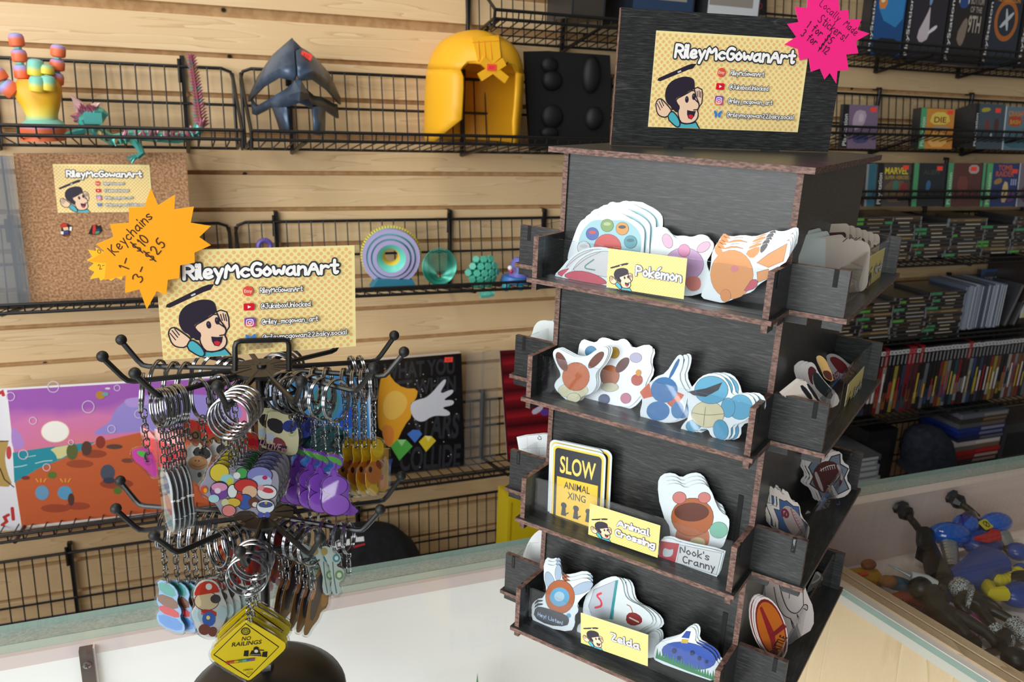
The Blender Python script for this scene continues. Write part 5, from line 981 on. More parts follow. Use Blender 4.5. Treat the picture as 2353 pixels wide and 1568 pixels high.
for i, (x, y) in enumerate(path):
    for k in range(12):
        t = rnd.uniform(0, 1); j = min(i+1, len(path)-1); bx, by = x+(path[j][0]-x)*t, y+(path[j][1]-y)*t; up = rnd.random()
        m_ = pinkm if (up > .35 and i > 3) else tealm if rnd.random() < .8 else goldm; dy = rnd.uniform(-.016, .012)
        bd.cone(D3(bx, by, dy), D3(bx+rnd.uniform(-6, 8), by+(-rnd.uniform(8, 24) if m_ is pinkm else rnd.uniform(2, 16)), dy*1.7), .0045, m_, 5)
bd.build('body', dr, sharp=10)
tl = MB(); tp = [(462, 290), (458, 262), (455, 235), (451, 205), (447, 175), (442, 148), (438, 124)]
tl.tube([D3(*p) for p in tp], .0075, pinkm, 6, r1=.002)
for i in range(24):
    f = i/23; y = 292-f*160; x = 463-f*24; L_ = 21-f*8
    for sx, dy in ((-1, -.006), (1, -.006), (-.6, -.016), (.6, -.016), (0, -.018), (-.8, .01), (.8, .01)): tl.cone(D3(x, y, dy*.4), D3(x+sx*L_, y-10, dy), .0042-.0015*f, pinkm if rnd.random() < .75 else tealm if rnd.random() < .5 else goldm, 5)
tl.build('tail', dr, sharp=10)
lg = MB(); lg.tube([D3(300, 318), D3(318, 335, -.012), D3(326, 352, -.016), D3(314, 362, -.020)], .008, tealm, 6, r1=.005)
for b in ((290, 364), (296, 372), (303, 376), (300, 360)): lg.tube([D3(314, 360, -.02), D3((314+b[0])/2, (360+b[1])/2-2, -.022), D3(*b, -.022)], .0035, tealm, 5, r1=.0012)
lg.build('leg', dr, sharp=10)
lg = MB(); lg.tube([D3(192, 300), D3(170, 305, -.01), D3(150, 310, -.016)], .007, tealm, 6, r1=.003); lg.build('leg', dr, sharp=10)
# dark mask
YM = 1.66; steelblue = mat('#39434f', .32, .75); ol = speckle('mask_metal', '#46556a', '#5d6f86', 18, .36); ol.node_tree.nodes['Principled BSDF'].inputs['Metallic'].default_value = .35
mk = thing('mask', onY(690, 315, YM), 'dark blue grey pointed armour mask with open eyes in the wire basket', 'mask')
def shell(mb, name, parent, th=.005):
    o = mb.build(name, parent); sm = o.modifiers.new('thickness', 'SOLIDIFY'); sm.thickness = th; sm.offset = 1; return o
def gridpx(rows, Y): return [[P3(p, Y) for p in r] for r in rows]
mb = MB()
mb.grid(gridpx([[(675, 92, .01)]*4, [(678, 120, -.02), (656, 117, 0), (640, 122, .02), (630, 131, .045)], [(680, 150, -.045), (645, 143, -.02), (615, 156, .02), (597, 180, .065)], [(682, 174, -.062), (645, 160, -.038), (605, 183, .01), (577, 222, .085)], [(678, 184, -.056), (645, 178, -.032), (608, 200, .012), (575, 234, .085)]], YM), ol)
mb.grid(gridpx([[(712, 128, .045), (697, 118, .02), (690, 114, 0), (678, 120, -.02)], [(752, 172, .065), (732, 148, .02), (705, 143, -.02), (680, 150, -.045)], [(777, 224, .085), (750, 188, .01), (715, 164, -.038), (682, 174, -.062)], [(778, 240, .085), (748, 206, .012), (715, 182, -.032), (686, 184, -.056)]], YM), ol)
mb.grid(gridpx([[(712, 128, .045), (697, 118, .02), (690, 114, 0), (678, 120, -.02)], [(675, 92, .01)]*4], YM), ol)
shell(mb, 'dome', mk)
mb = MB()
mb.grid(gridpx([[(576, 226, .082), (586, 246, .07), (620, 226, .02), (634, 217, -.004), (655, 205, -.024), (676, 188, -.05)], [(579, 262, .080), (588, 265, .07), (624, 246, .02), (640, 246, -.006), (657, 246, -.022), (690, 236, -.045)]], YM), ol)
mb.grid(gridpx([[(688, 188, -.05), (705, 205, -.024), (722, 220, -.006), (738, 222, .02), (768, 238, .07), (776, 240, .082)], [(690, 236, -.045), (720, 248, -.022), (724, 250, -.006), (748, 252, .02), (772, 268, .07), (779, 272, .082)]], YM), ol)
mb.grid(gridpx([[(624, 246, .02), (640, 240, -.006), (657, 242, -.022)], [(636, 280, .02), (650, 280, -.006), (661, 282, -.02)], [(644, 308, .02), (655, 310, -.006), (664, 310, -.02)]], YM), ol)
mb.grid(gridpx([[(720, 246, -.022), (736, 244, -.006), (748, 252, .02)], [(724, 282, -.02), (738, 282, -.006), (748, 284, .02)], [(724, 310, -.02), (736, 312, -.006), (747, 312, .02)]], YM), ol)
shell(mb, 'face_plate', mk)
mb = MB(); q = lambda x, y, d: onY(x, y, YM+d)
mb.add([q(676, 184, -.06), q(692, 184, -.06), q(664, 218, -.05), q(690, 210, -.085), q(710, 215, -.05), q(688, 233, -.07), q(662, 224, -.045), q(712, 226, -.045)], [(0, 3, 1), (0, 2, 3), (1, 3, 4), (2, 6, 5, 3), (4, 3, 5, 7), (0, 6, 2), (1, 4, 7)], ol); mb.build('nose', mk, sharp=10)
price(mk, 704, 128, YM-.02, .020, .011, .35)
# yellow helmet
YY = 1.69; yel = mat('#f4b41f', .48); yin = mat('#e8961a', .55)
hm = thing('helmet', onY(1092, 325, YY), 'open faced yellow helmet with a finned crest in the wire basket', 'helmet')
ctr = onY(1090, 200, YY); RX, RY = .0935, .105
def hrow(y, k, a0, a1, n=22, sx=1.0):
    z = onY(1090, y, YY).z; out = []
    for i in range(n+1):
        a = math.radians(a0+(a1-a0)*i/n); out.append(V((ctr.x+RX*k*math.sin(a)*sx+(200-y)*.00003, ctr.y-RY*k*math.cos(a), z)))
    return out
rows = []
for y, k, al, ar in ((326, .97, -72, 46), (312, .99, -60, 42), (292, 1.0, -46, 38), (272, 1.0, -33, 36), (240, 1.01, -33, 36), (205, 1.01, -33, 36), (180, 1.0, -34, 36), (165, .985, -38, 37)): rows.append(hrow(y, k, al, ar-360))
mb = MB(); mb.grid(rows, yel)
rows = [hrow(y, k, 60, -300, 48) for y, k in ((165, .985), (150, .955), (135, .91), (120, .84), (105, .74), (94, .60), (84, .42), (78, .22), (75, .02))]
arch = []                                   # the dome's lower edge: two arches over the opening, meeting at the middle
for i in range(49):
    aa = 60-360*i/48; aa += 360 if aa < -180 else 0; p = rows[0][i].copy(); p.z -= .001
    if -38 < aa < 37: p.z += .0165*min(1, abs(aa-1.5)/22)*min(1, (aa+38)/8, (37-aa)/8)
    arch.append(p)
mb.grid([arch]+rows[1:], yel)
o = mb.build('shell', hm, sharp=50); sm = o.modifiers.new('thickness', 'SOLIDIFY'); sm.thickness = .006; sm.offset = -1; 
cr = MB(); f = lambda x, y, d: onY(x, y, YY+d)
cr.add([f(1084, 86, -.074), f(1146, 81, -.072), f(1151, 132, -.117), f(1130, 150, -.124), f(1098, 138, -.121), f(1086, 84, -.03), f(1144, 79, -.03), f(1151, 134, -.08), f(1130, 152, -.09), f(1098, 140, -.09)], [(0, 4, 3, 2, 1), (0, 1, 6, 5), (1, 2, 7, 6), (2, 3, 8, 7), (3, 4, 9, 8), (4, 0, 5, 9)], yel)
for x in (1099, 1113, 1127): cr.tube([f(x, 94, -.0825), f(x+3, 136, -.1215)], .0008, yin, 5)
cr.tube([f(1085, 98, -.0855), f(1147, 94, -.0845)], .0007, yin, 5); cr.build('crest', hm, sharp=15)
vb = MB()
for a, b in (((1102, 178), (1158, 142)), ((1163, 184), (1106, 138))):
    p, q_ = f(*a, -.118), f(*b, -.120); d = (q_-p).normalized(); vb.box((0, -.0075, -.004), ((q_-p).length, .0075, .004), yel, mtx(p, d, d.cross(V((0, 1, 0)))))
vb.build('brow_bars', hm); price(hm, 1130, 155, YY-.1245, .019, .012, 0)
# black moulded panel
blk = mat('#070708', .62); YP = 1.69
bp = MB(); out = [(1207, 118), (1260, 117), (1310, 121), (1360, 124), (1402, 127), (1404, 180), (1403, 250), (1398, 345), (1220, 347), (1213, 240)]
Mx = mtx(onY(1305, 345, YP), (1, 0, 0), UP); A = Art(Mx); bp.prism(A.px(out), -.012, 0, blk, Mx)
for x, y, rx, rz, ry in ((1262, 150, .020, .017, .012), (1268, 185, .024, .022, .014), (1358, 172, .022, .040, .016), (1268, 268, .026, .026, .014), (1364, 272, .022, .026, .015), (1262, 305, .022, .014, .012)): bp.sphere(onY(x, y, YP), 1, blk, 18, (rx, ry, rz))
pn = bp.build('moulded_panel'); setprops(pn, 'black moulded panel with raised shapes leaning behind the tower', 'panel')
# cork board, its card and pins
cork = speckle('cork', '#8f6544', '#c49a72', 260, .9, (1, 1, 1), .38, .66, .3)
YC = 1.655; Mq = mtx(onY(70, 697, YC), (1, 0, .004), UP+V((0, .05, 0))); A = Art(Mq); qd = A.px([(30, 353), (428, 351), (447, 688), (70, 698)])
cb = MB(); cb.prism(qd, -.012, 0, cork, Mq); cb = cb.build('cork_board', M=Mq); setprops(cb, 'brown cork board leaning on the wire basket behind the orange starburst', 'board')
a, b, c = [Mq @ V((p[0], p[1], .0008)) for p in A.px([(133, 489), (352, 487), (121, 377)])]
business_card(mtx(a, b-a, c-a), (b-a).length, (c-a).length, 'sign_card', 'small dotted yellow artist card pinned to the cork board')
def pin(px, parts, label):
    Mp_ = Mq.copy(); Mp_.translation = Mq @ V((*A.px([px])[0], .0015)); B = Art(Mp_, (0, 350, 3.92)); B.rough = .2
    B.sheet(B.px(parts[0]), '#2c2426', .002, '#c9a24a')
    for pts, c_ in parts[1]: B.poly(B.px(pts), c_)
    return setprops(B.build('enamel_pin'), label, 'pin')
pin((150, 527), ([(540, 655), (570, 635), (610, 645), (645, 665), (650, 695), (625, 715), (628, 750), (575, 760), (545, 735), (555, 695)], [([(545, 655), (572, 638), (605, 650), (600, 670), (550, 680)], '#cc3a2c'), ([(565, 680), (610, 672), (618, 700), (575, 705)], '#efc79a'), ([(560, 708), (615, 704), (618, 735), (570, 735)], '#394a86'), ([(628, 672), (648, 672), (645, 708), (625, 705)], '#f1efec'), ([(548, 712), (572, 715), (570, 742), (548, 738)], '#f1efec'), ([(572, 740), (625, 738), (622, 752), (580, 756)], '#7a3a2c')]), 'small red, cream and blue enamel pin on the cork board')
pin((217, 527), ([(795, 735), (830, 655), (860, 650), (885, 665), (905, 655), (922, 705), (895, 735), (850, 745), (820, 742)], [([(832, 735), (838, 655), (860, 655), (862, 700), (850, 740)], '#d23a34'), ([(865, 690), (900, 690), (895, 715), (868, 712)], '#37406a'), ([(862, 712), (900, 712), (890, 732), (855, 738)], '#4f9a6a')]), 'small dark triangular enamel pin with a red stripe on the cork board')
# clear sleeves at the far left
slv = clear('poly_sleeve', '#f4f6f8', 1.45, 1.0, .25)
_n = slv.node_tree; _d = _n.nodes.new('ShaderNodeBsdfDiffuse'); _d.inputs[0].default_value = lin('#dfe3e8'); _m = _n.nodes.new('ShaderNodeMixShader'); _m.inputs[0].default_value = .045
_o = [x for x in _n.nodes if x.type == 'OUTPUT_MATERIAL'][0]; _s = _o.inputs[0].links[0].from_socket; _n.links.new(_s, _m.inputs[1]); _n.links.new(_d.outputs[0], _m.inputs[2]); _n.links.new(_m.outputs[0], _o.inputs[0])
for i in range(4):
    x0, x1 = -30-i*6, 62-i*7; a, b, c = onY(x0+30, 700, 1.64+.012*i), onY(x1+10, 699, 1.64+.012*i), onY(x1-28, 356, 1.66+.012*i)
    m = MB(); h_ = c.z-a.z; m.box((a.x-.06, a.y-.0007, a.z), (b.x, a.y+.0007, c.z), slv); m.box((b.x-.0035, a.y-.0016, a.z), (b.x, a.y+.0016, c.z), slv)
    setprops(m.build('plastic_sleeve'), 'clear plastic sleeve standing left of the cork board', 'sleeve', 'clear sleeves left of the cork board')
# round spinner, coil, honeycomb and little toy
lav, aqua, ylw, dteal = mat('#a9a3cc', .45), mat('#6fd3c0', .42), mat('#e8cf4e', .45), mat('#2f8f8a', .4)
YS = 1.66; cs = onY(899, 591, YS); sp = thing('spinner_toy', onY(905, 660, YS), 'round pastel spinner toy with concentric rings in the wire basket', 'toy')
Ms_ = mtx(cs, V((1, -.22, 0)), UP+V((0, -.08, 0)))
mb = MB(); R = .0595
for r0, r1, z, m in ((.86, 1.0, .004, lav), (.70, .80, .009, lav), (.50, .64, .014, lav)): mb.lathe([(R*r0, -.006), (R*r0, z), (R*r1, z), (R*r1, -.006)], m, Ms_, 48, False)
for r0, r1, z in ((.80, .86, -.001), (.64, .70, .003)): mb.lathe([(R*r0, z-.004), (R*r0, z), (R*r1, z), (R*r1, z-.004)], aqua, Ms_, 48, False)
mb.lathe([(R*.50, .013), (R*.40, .010), (R*.30, .002)], aqua, Ms_, 40, False); mb.lathe([(R*.30, .002), (R*.24, -.006), (R*.22, -.016)], ylw, Ms_, 40, False); mb.build('rings', sp)
gr = MB(); gr.lathe([(R*.24, -.018), (R*.99, -.020), (R*1.0, -.006), (R*.24, -.006)], aqua, Ms_, 48, False)
for k in range(64): a = k*2*math.pi/64; gr.box((-.0016, -.002, -.022), (.0016, .003, -.012), ylw, Ms_ @ Matrix.Rotation(a, 4, 'Z') @ Matrix.Translation((0, R*1.01, 0)))
gr.build('toothed_rim', sp)
mb = MB(); a, b, c, d = onY(852, 661, YS), onY(955, 659, YS), onY(945, 640, YS), onY(866, 640, YS); bm = mat('#2f7f98', .45); mb.prism([(p.x-cs.x, p.z) for p in (a, b, c, d)], -.02, .012, bm, Matrix(((1, 0, 0, cs.x), (0, 0, -1, cs.y), (0, 1, 0, 0), (0, 0, 0, 1)))); mb.build('foot', sp)
coil = MB(); grn = banded('coil_green', [(0, '#2f9a84'), (.5, '#49b39c'), (1, '#2a8f7c')], 1, .02, .3, .3)
for k in range(15): r = .0385*(1-k*.058); coil.torus(onY(1010, 613, 1.64+k*.0022)+V((0, 0, -(.0385-r)*.55)), V((.12, -1, .1)), r, .0011, grn, 40, 5)
setprops(coil.build('coil_toy'), 'teal coil spring toy lying on its side beside the spinner', 'toy')
hexm = mat('#4fb59c', .4); hx = MB(); ch = onY(1104, 622, 1.66)
for q_ in range(-3, 4):
    for r_ in range(-3, 4):
        if abs(q_+r_) > 3 or (q_+r_ == 3 and q_ == 0): continue
        x = .0172*(q_+r_*.5); z = .0149*r_; rr = math.hypot(x, z)
        if rr > .045: continue
        y = -math.sqrt(max(0, .055**2-rr*rr)); n = V((x, y, z)).normalized(); M = mtx(ch+V((x, y+.025, z)), n.orthogonal(), n.cross(n.orthogonal())); hx.lathe([(.0085, -.022), (.0085, -.001), (.0075, 0)], hexm, M @ Matrix.Rotation(.2, 4, 'Z'), 6)
for x, z in ((.012, -.050), (.022, -.048)): hx.lathe([(.008, -.016), (.008, .004)], aqua, mtx(ch+V((x, -.015, z)), (0, 1, 0), (0, 0, 1)), 6)
setprops(hx.build('honeycomb_toy', sharp=20), 'teal honeycomb toy of hexagonal columns next to the coil', 'toy')
bt = thing('creature_toy', onY(1185, 655, 1.66), 'small blue and purple toy half hidden by the tower left side', 'toy'); bl1, bl2 = mat('#3f82cc', .4), mat('#6f74c8', .4)
mb = MB(); mb.loft([sec(1168, 1214, 638, .024, 0, 1.66), sec(1170, 1212, 620, .024, 0, 1.66), sec(1176, 1208, 602, .018, 0, 1.66), sec(1184, 1200, 592, .008, 0, 1.66)], bl2, 14); mb.build('body', bt)
mb = MB(); mb.loft([sec(1150, 1216, 648, .03, 0, 1.66), sec(1156, 1214, 634, .03, 0, 1.66)], bl1, 14); mb.sphere(onY(1163, 660, 1.64), .010, mat('#3fb0c0', .4), 10); mb.sphere(onY(1196, 661, 1.64), .008, mat('#3fb0c0', .4), 10); mb.build('foot', bt)
mb = MB(); mb.sphere(onY(1172, 616, 1.634), .0055, mat('#f2f2f2', .3), 10); mb.sphere(onY(1175, 624, 1.632), .0050, mat('#c93038', .3), 10); mb.build('spots', bt)
mb = MB(); mb.torus(onY(608, 566, 1.70), (0, 1, 0), .012, .005, mat('#5d4e9a', .4), 20, 8); mb.box(onY(608, 640, 1.70)-V((.012, .012, 0)), onY(608, 575, 1.70)+V((.012, .012, 0)), mat('#5d4e9a', .4)); setprops(mb.build('ring_toy'), 'small purple looped toy mostly hidden behind the keychain card', 'toy')
# ------------------------------------------------------------------ art prints on the lower basket
def poster(Y, quad, name, label, t=.003, base='#f3f1f1', tilt=.06, border=None):
    M = mtx(onY(*quad[3], Y), (1, 0, 0), UP+V((0, tilt, 0))); A = Art(M); A.rough = .25; A.coat = .3; p = A.px(quad); A.sheet(p, base, t, '#e9e9ea', '#d8d8d8'); A.q = p; return A
def sky(name, pts, h):
    m, nt, b, nd, L = nodes(name); tc = nd.new('ShaderNodeTexCoord'); sp_ = nd.new('ShaderNodeSeparateXYZ'); L.new(tc.outputs['Object'], sp_.inputs[0]); n1 = nd.new('ShaderNodeTexNoise'); n1.inputs['Scale'].default_value = 9; n1.inputs['Detail'].default_value = 2; L.new(tc.outputs['Object'], n1.inputs['Vector'])
    ma = nd.new('ShaderNodeMath'); ma.operation = 'MULTIPLY_ADD'; ma.inputs[1].default_value = .09; L.new(n1.outputs[0], ma.inputs[0]); L.new(sp_.outputs[1], ma.inputs[2]); dv = nd.new('ShaderNodeMath'); dv.operation = 'DIVIDE'; dv.inputs[1].default_value = h; L.new(ma.outputs[0], dv.inputs[0])
    r = ramp(nd, pts); L.new(dv.outputs[0], r.inputs[0]); L.new(r.outputs[0], b.inputs['Base Color']); b.inputs['Roughness'].default_value = .3; return m
Z0 = (0, 750, 3.92)
A = poster(1.70, [(10, 893), (566, 860), (590, 1160), (46, 1216)], 'art_print', '', .002); hh = max(p[1] for p in A.q)
skm = sky('print_sky', [(.44, '#e9925a'), (.60, '#e58b78'), (.74, '#dd7fa4'), (.90, '#d87fb4'), (1.0, '#a35fb8')], hh)
A.poly(A.px([(16, 897), (560, 865), (584, 1154), (50, 1210)]), skm)
A.z = Z0
for pts, c in (([(2150, 640), (1500, 600), (1280, 620), (1090, 690), (1010, 800), (1000, 860), (860, 940), (840, 990), (1300, 940), (2200, 900)], '#9c8fd8'), ([(1100, 640), (1500, 640), (1300, 720), (1150, 740)], '#b79ade'), ([(95, 900), (170, 940), (240, 1090), (110, 1130)], '#b58fd6')): A.poly(smooth(A.px(pts), 2), c)
A.pell(497, 950, 128, 98, '#f5d9b8', 32); A.pell(497, 950, 120, 92, '#fdfbf4', 32)
A.poly(A.px([(115, 1140), (400, 1095), (700, 1060), (860, 1040), (700, 1150), (520, 1210), (130, 1410)]), '#2a93a6'); A.poly(smooth(A.px([(440, 1100), (680, 1060), (660, 1130), (520, 1210), (500, 1150)]), 1), '#d9d79a')
A.line(A.px([(130, 1270), (190, 1262), (240, 1250)]), .0018, '#bfe3e6'); A.line(A.px([(320, 1235), (400, 1215), (470, 1210)]), .0018, '#bfe3e6'); A.line(A.px([(230, 1180), (320, 1165)]), .0014, '#bfe3e6')
A.poly(A.px([(135, 1408), (350, 1280), (600, 1180), (900, 1040), (1250, 960), (1600, 950), (2230, 900), (2290, 1580), (195, 1800)]), '#c9643c')
for x, y, rx, ry, c in ((720, 1240, 130, 40, '#a34f34'), (850, 1150, 120, 40, '#9c4a34'), (1050, 1420, 160, 50, '#9a4a36'), (500, 1640, 140, 40, '#a34d36'), (700, 1620, 120, 36, '#a34d36'), (650, 1130, 55, 80, '#5f6a3c'), (780, 1100, 50, 70, '#5b4038'), (905, 1045, 46, 60, '#8e3c34'), (1030, 1085, 80, 24, '#5f4640'), (970, 1320, 70, 80, '#4f5668'), (985, 1390, 60, 30, '#3e4252'), (470, 1340, 44, 34, '#5e7a3a'), (1060, 1480, 40, 36, '#5e7a3a'), (1150, 1210, 60, 22, '#7a4a3c'), (380, 1500, 66, 70, '#6f9fc4'), (585, 1500, 70, 66, '#5fa0c8'), (640, 1560, 30, 60, '#5a3d3a'), (905, 620, 46, 40, '#b78a3a'), (950, 610, 30, 20, '#6fa3a8'), (970, 560, 26, 10, '#e7d9ea'), (230, 1365, 40, 18, '#7a4038')): A.poly(smooth(A.px([(x+rx*math.cos(a), y-ry*math.sin(a)) for a in [i*.785 for i in range(8)]]), 1), c)
for x0, y0 in ((370, 1400), (590, 1400)):
    for d in (-1, 0, 1): A.line(A.px([(x0+d*26, y0), (x0+d*44, y0-26)]), .0026, '#eda044', lay=False)
A.h += DZ
for x, y, r in ((480, 545, 50), (95, 632, 38), (795, 725, 54), (298, 850, 32), (1055, 555, 26), (1250, 790, 36), (1005, 925, 34), (210, 1155, 42), (420, 1270, 32), (640, 1045, 22)): A.line([A.px([(x+r*math.cos(a), y-r*math.sin(a))])[0] for a in [i*.393 for i in range(16)]], .0013, '#e9d9f0', True)
setprops(A.build('art_print'), 'sunset beach art print with bubbles in a clear sleeve, lower left', 'print')
A = poster(1.712, [(-40, 896), (18, 892), (48, 1218), (-60, 1224)], 'art_print', '', .002, '#e9eaf0'); A.z = (0, 750, 3.92)
A.line(A.px([(-60, 640), (20, 590), (30, 620)]), .006, '#c23a3a'); A.poly(smooth(A.px([(-80, 1030), (60, 1030), (80, 1050), (40, 1160), (60, 1300), (120, 1450), (-60, 1440)]), 1), '#b89a5a'); A.line(A.px([(-40, 1040), (75, 1035)]), .002, '#2c2a2c'); A.line(A.px([(0, 1280), (40, 1380), (125, 1450)]), .002, '#2c2a2c'); A.pell(80, 1140, 24, 60, '#c24a4a')
A.line(A.px([(20, 1790), (60, 1760), (40, 1720), (75, 1700)]), .006, '#c23a3a'); A.line(A.px([(110, 1640), (120, 1740)]), .006, '#c23a3a')
setprops(A.build('art_print'), 'white comic art print cut by the left picture edge', 'print')
A = poster(1.72, [(500, 852), (562, 848), (572, 992), (512, 998)], 'art_print', '', .002, '#efdfe4')
for i in range(5): A.line(A.px([(512+i*10, 862), (520+i*10, 985)]), .0022, ['#d8a0b4', '#b9b4c4'][i % 2])
setprops(A.build('art_print'), 'pale pink striped print behind the front key rings', 'print')
blu = speckle('print_blue', '#1f5fb0', '#4a93c4', 5, .25, (1, 1, 1), .35, .65)
A = poster(1.695, [(612, 868), (850, 848), (862, 1080), (632, 1110)], 'art_print', '', .002, '#bcd3ec'); A.poly(A.px([(622, 874), (842, 855), (854, 1072), (640, 1100)]), blu); A.z = (550, 750, 3.92)
for pts, c in (([(650, 560), (860, 540), (930, 700), (820, 860), (660, 820)], '#3f7f86'), ([(900, 760), (1040, 700), (1060, 900), (900, 950)], '#1c4fb4'), ([(310, 480), (420, 460), (400, 700), (320, 700)], '#8fb4dc'), ([(560, 440), (700, 420), (820, 470), (640, 520)], '#8db9d6')): A.poly(smooth(A.px(pts), 2), c)
setprops(A.build('art_print'), 'blue art print behind the right key rings', 'print')
A = poster(1.735, [(800, 834), (1060, 812), (1069, 1072), (826, 1098)], 'art_print', '', .018, '#0e1014', .05); A.z = (550, 750, 3.92)
dk = '#2e3238'
def PT(t, a, b, cap): a, b = A.px([a, b]); d = V((b[0]-a[0], b[1]-a[1])); A.type(t, a[0], a[1], cap, dk, d.length, math.atan2(d.y, d.x), .03)
PT('WHAT YOU', (1300, 480), (1940, 420), .036); PT('GET WHEN', (1330, 640), (1950, 580), .036); PT('STARS', (1560, 1010), (1970, 1000), .060); PT('COLLIDE', (1440, 1300), (1985, 1260), .056)
for i in range(40): x, y = rnd.uniform(1230, 1960), rnd.uniform(330, 1280); A.pell(x, y, 5, 5, '#c9ccd2', 6)
A.poly(smooth(A.px([(1250, 520), (1330, 360), (1370, 480), (1480, 560), (1610, 560), (1590, 660), (1530, 700), (1560, 800), (1480, 900), (1400, 1080), (1330, 1090), (1300, 960), (1240, 900)]), 1), '#e9a62c'); A.poly(smooth(A.px([(1300, 640), (1400, 560), (1520, 640), (1500, 760), (1380, 860), (1290, 800)]), 2), '#f0c25a'); A.poly(smooth(A.px([(1270, 880), (1400, 900), (1380, 1080), (1310, 1080)]), 2), '#df8a3c')
A.poly(smooth(A.px([(1530, 700), (1600, 660), (1700, 640), (1840, 470), (1870, 490), (1790, 620), (1920, 560), (1930, 600), (1820, 670), (1930, 660), (1930, 710), (1810, 730), (1900, 770), (1890, 810), (1740, 800), (1650, 870), (1560, 830)]), 2), '#d5d9e2')
for pts, c in (([(1360, 1080), (1420, 1020), (1500, 1020), (1560, 1080), (1440, 1210)], '#55b04c'), ([(1420, 1020), (1500, 1020), (1460, 1080)], '#9ad98a'), ([(1510, 970), (1560, 930), (1620, 935), (1645, 970), (1580, 1050)], '#4a78cc'), ([(1615, 1040), (1670, 985), (1730, 990), (1770, 1030), (1680, 1130)], '#dcc534'), ([(1670, 985), (1730, 990), (1700, 1040)], '#f0e58a'), ([(1340, 1200), (1380, 1190), (1350, 1330), (1335, 1330)], '#34549a')): A.poly(A.px(pts), c)
o = setprops(A.build('art_print'), 'black canvas with dark lettering, golden burst and coloured gems', 'print'); price(o, 1031, 827, 1.7335, .020, .012, .05)
red = banded('print_red_waves', [(0, '#3a0a12'), (.45, '#7a1420'), (.55, '#a01c28'), (1, '#4a0c16')], 1, .045, .3)
A = poster(1.715, [(1148, 806), (1300, 798), (1318, 1040), (1166, 1062)], 'art_print', '', .002, '#5a1620'); A.poly(A.px([(1152, 812), (1296, 804), (1314, 1034), (1170, 1056)]), red); A.z = (1150, 700, 3.92); A.poly(smooth(A.px([(275, 960), (340, 920), (390, 900), (380, 950), (300, 1000)]), 1), '#c9c4dc'); A.poly(smooth(A.px([(350, 960), (420, 930), (440, 990), (380, 1010)]), 1), '#5f3f9a')
setprops(A.build('art_print'), 'dark red wavy print behind the tower left trays', 'print')
for i, (x, y0, y1) in enumerate(((1086, 812, 1080), (1120, 806, 1060))):
    m = MB(); a, b = onY(x, y1, 1.70+i*.01), onY(x, y0, 1.70+i*.01); m.box((a.x-.022, a.y-.0008, a.z), (a.x+.02, a.y+.0008, b.z), slv); setprops(m.build('plastic_sleeve'), 'clear sleeve edge standing between the black canvas and the red print', 'sleeve', 'sleeves beside the black canvas')
# lowest basket: yellow box and folded black shirt
a, b = onY(1160, 1262, 1.64), onY(1262, 1128, 1.64); yb = MB(); yb.box((a.x, 1.63, a.z-.04), (b.x, 1.70, b.z), mat('#e8cf1c', .45)); yb.box((a.x+.006, 1.6292, a.z-.02), (a.x+.010, 1.6298, b.z-.01), mat('#c9ae10', .5)); setprops(yb.build('box'), 'bright yellow box standing low behind the tower left trays', 'box')
cl = speckle('black_cloth', '#0c0d12', '#161821', 40, .9); sh = thing('folded_shirt', onY(850, 1300, 1.62), 'folded black shirt with white lettering in the lowest basket', 'shirt')
mb = MB(); mb.loft([sec(720, 985, 1330, .10, 0, 1.66), sec(735, 975, 1290, .10, 0, 1.66), sec(760, 955, 1252, .085, 0, 1.66), sec(800, 925, 1226, .06, 0, 1.66), sec(845, 900, 1214, .03, 0, 1.66)], cl, 26, True, .8); mb.build('cloth', sh)
Ml = mtx(onY(800, 1262, 1.562), V((1, 0, .10)), UP+V((0, .55, 0))); A = Art(Ml, ZN); A.rough = .8
A.sheet(A.px([(815, 530), (920, 465), (930, 560), (840, 600)]), '#e4e8ee', .0012); 
for q_, c in (([(880, 490), (960, 465), (965, 545), (900, 560)], '#14151a'), ([(900, 500), (945, 488), (950, 530), (905, 540)], '#dfe3ea'), ([(975, 470), (1030, 455), (1035, 520), (985, 530)], '#e4e8ee'), ([(1045, 430), (1100, 420), (1105, 440), (1180, 430), (1185, 480), (1050, 495)], '#e4e8ee'), ([(1020, 545), (1190, 500), (1195, 520), (1030, 565)], '#b3202a')): A.poly(A.px(q_), c)
A.build('lettering', sh)
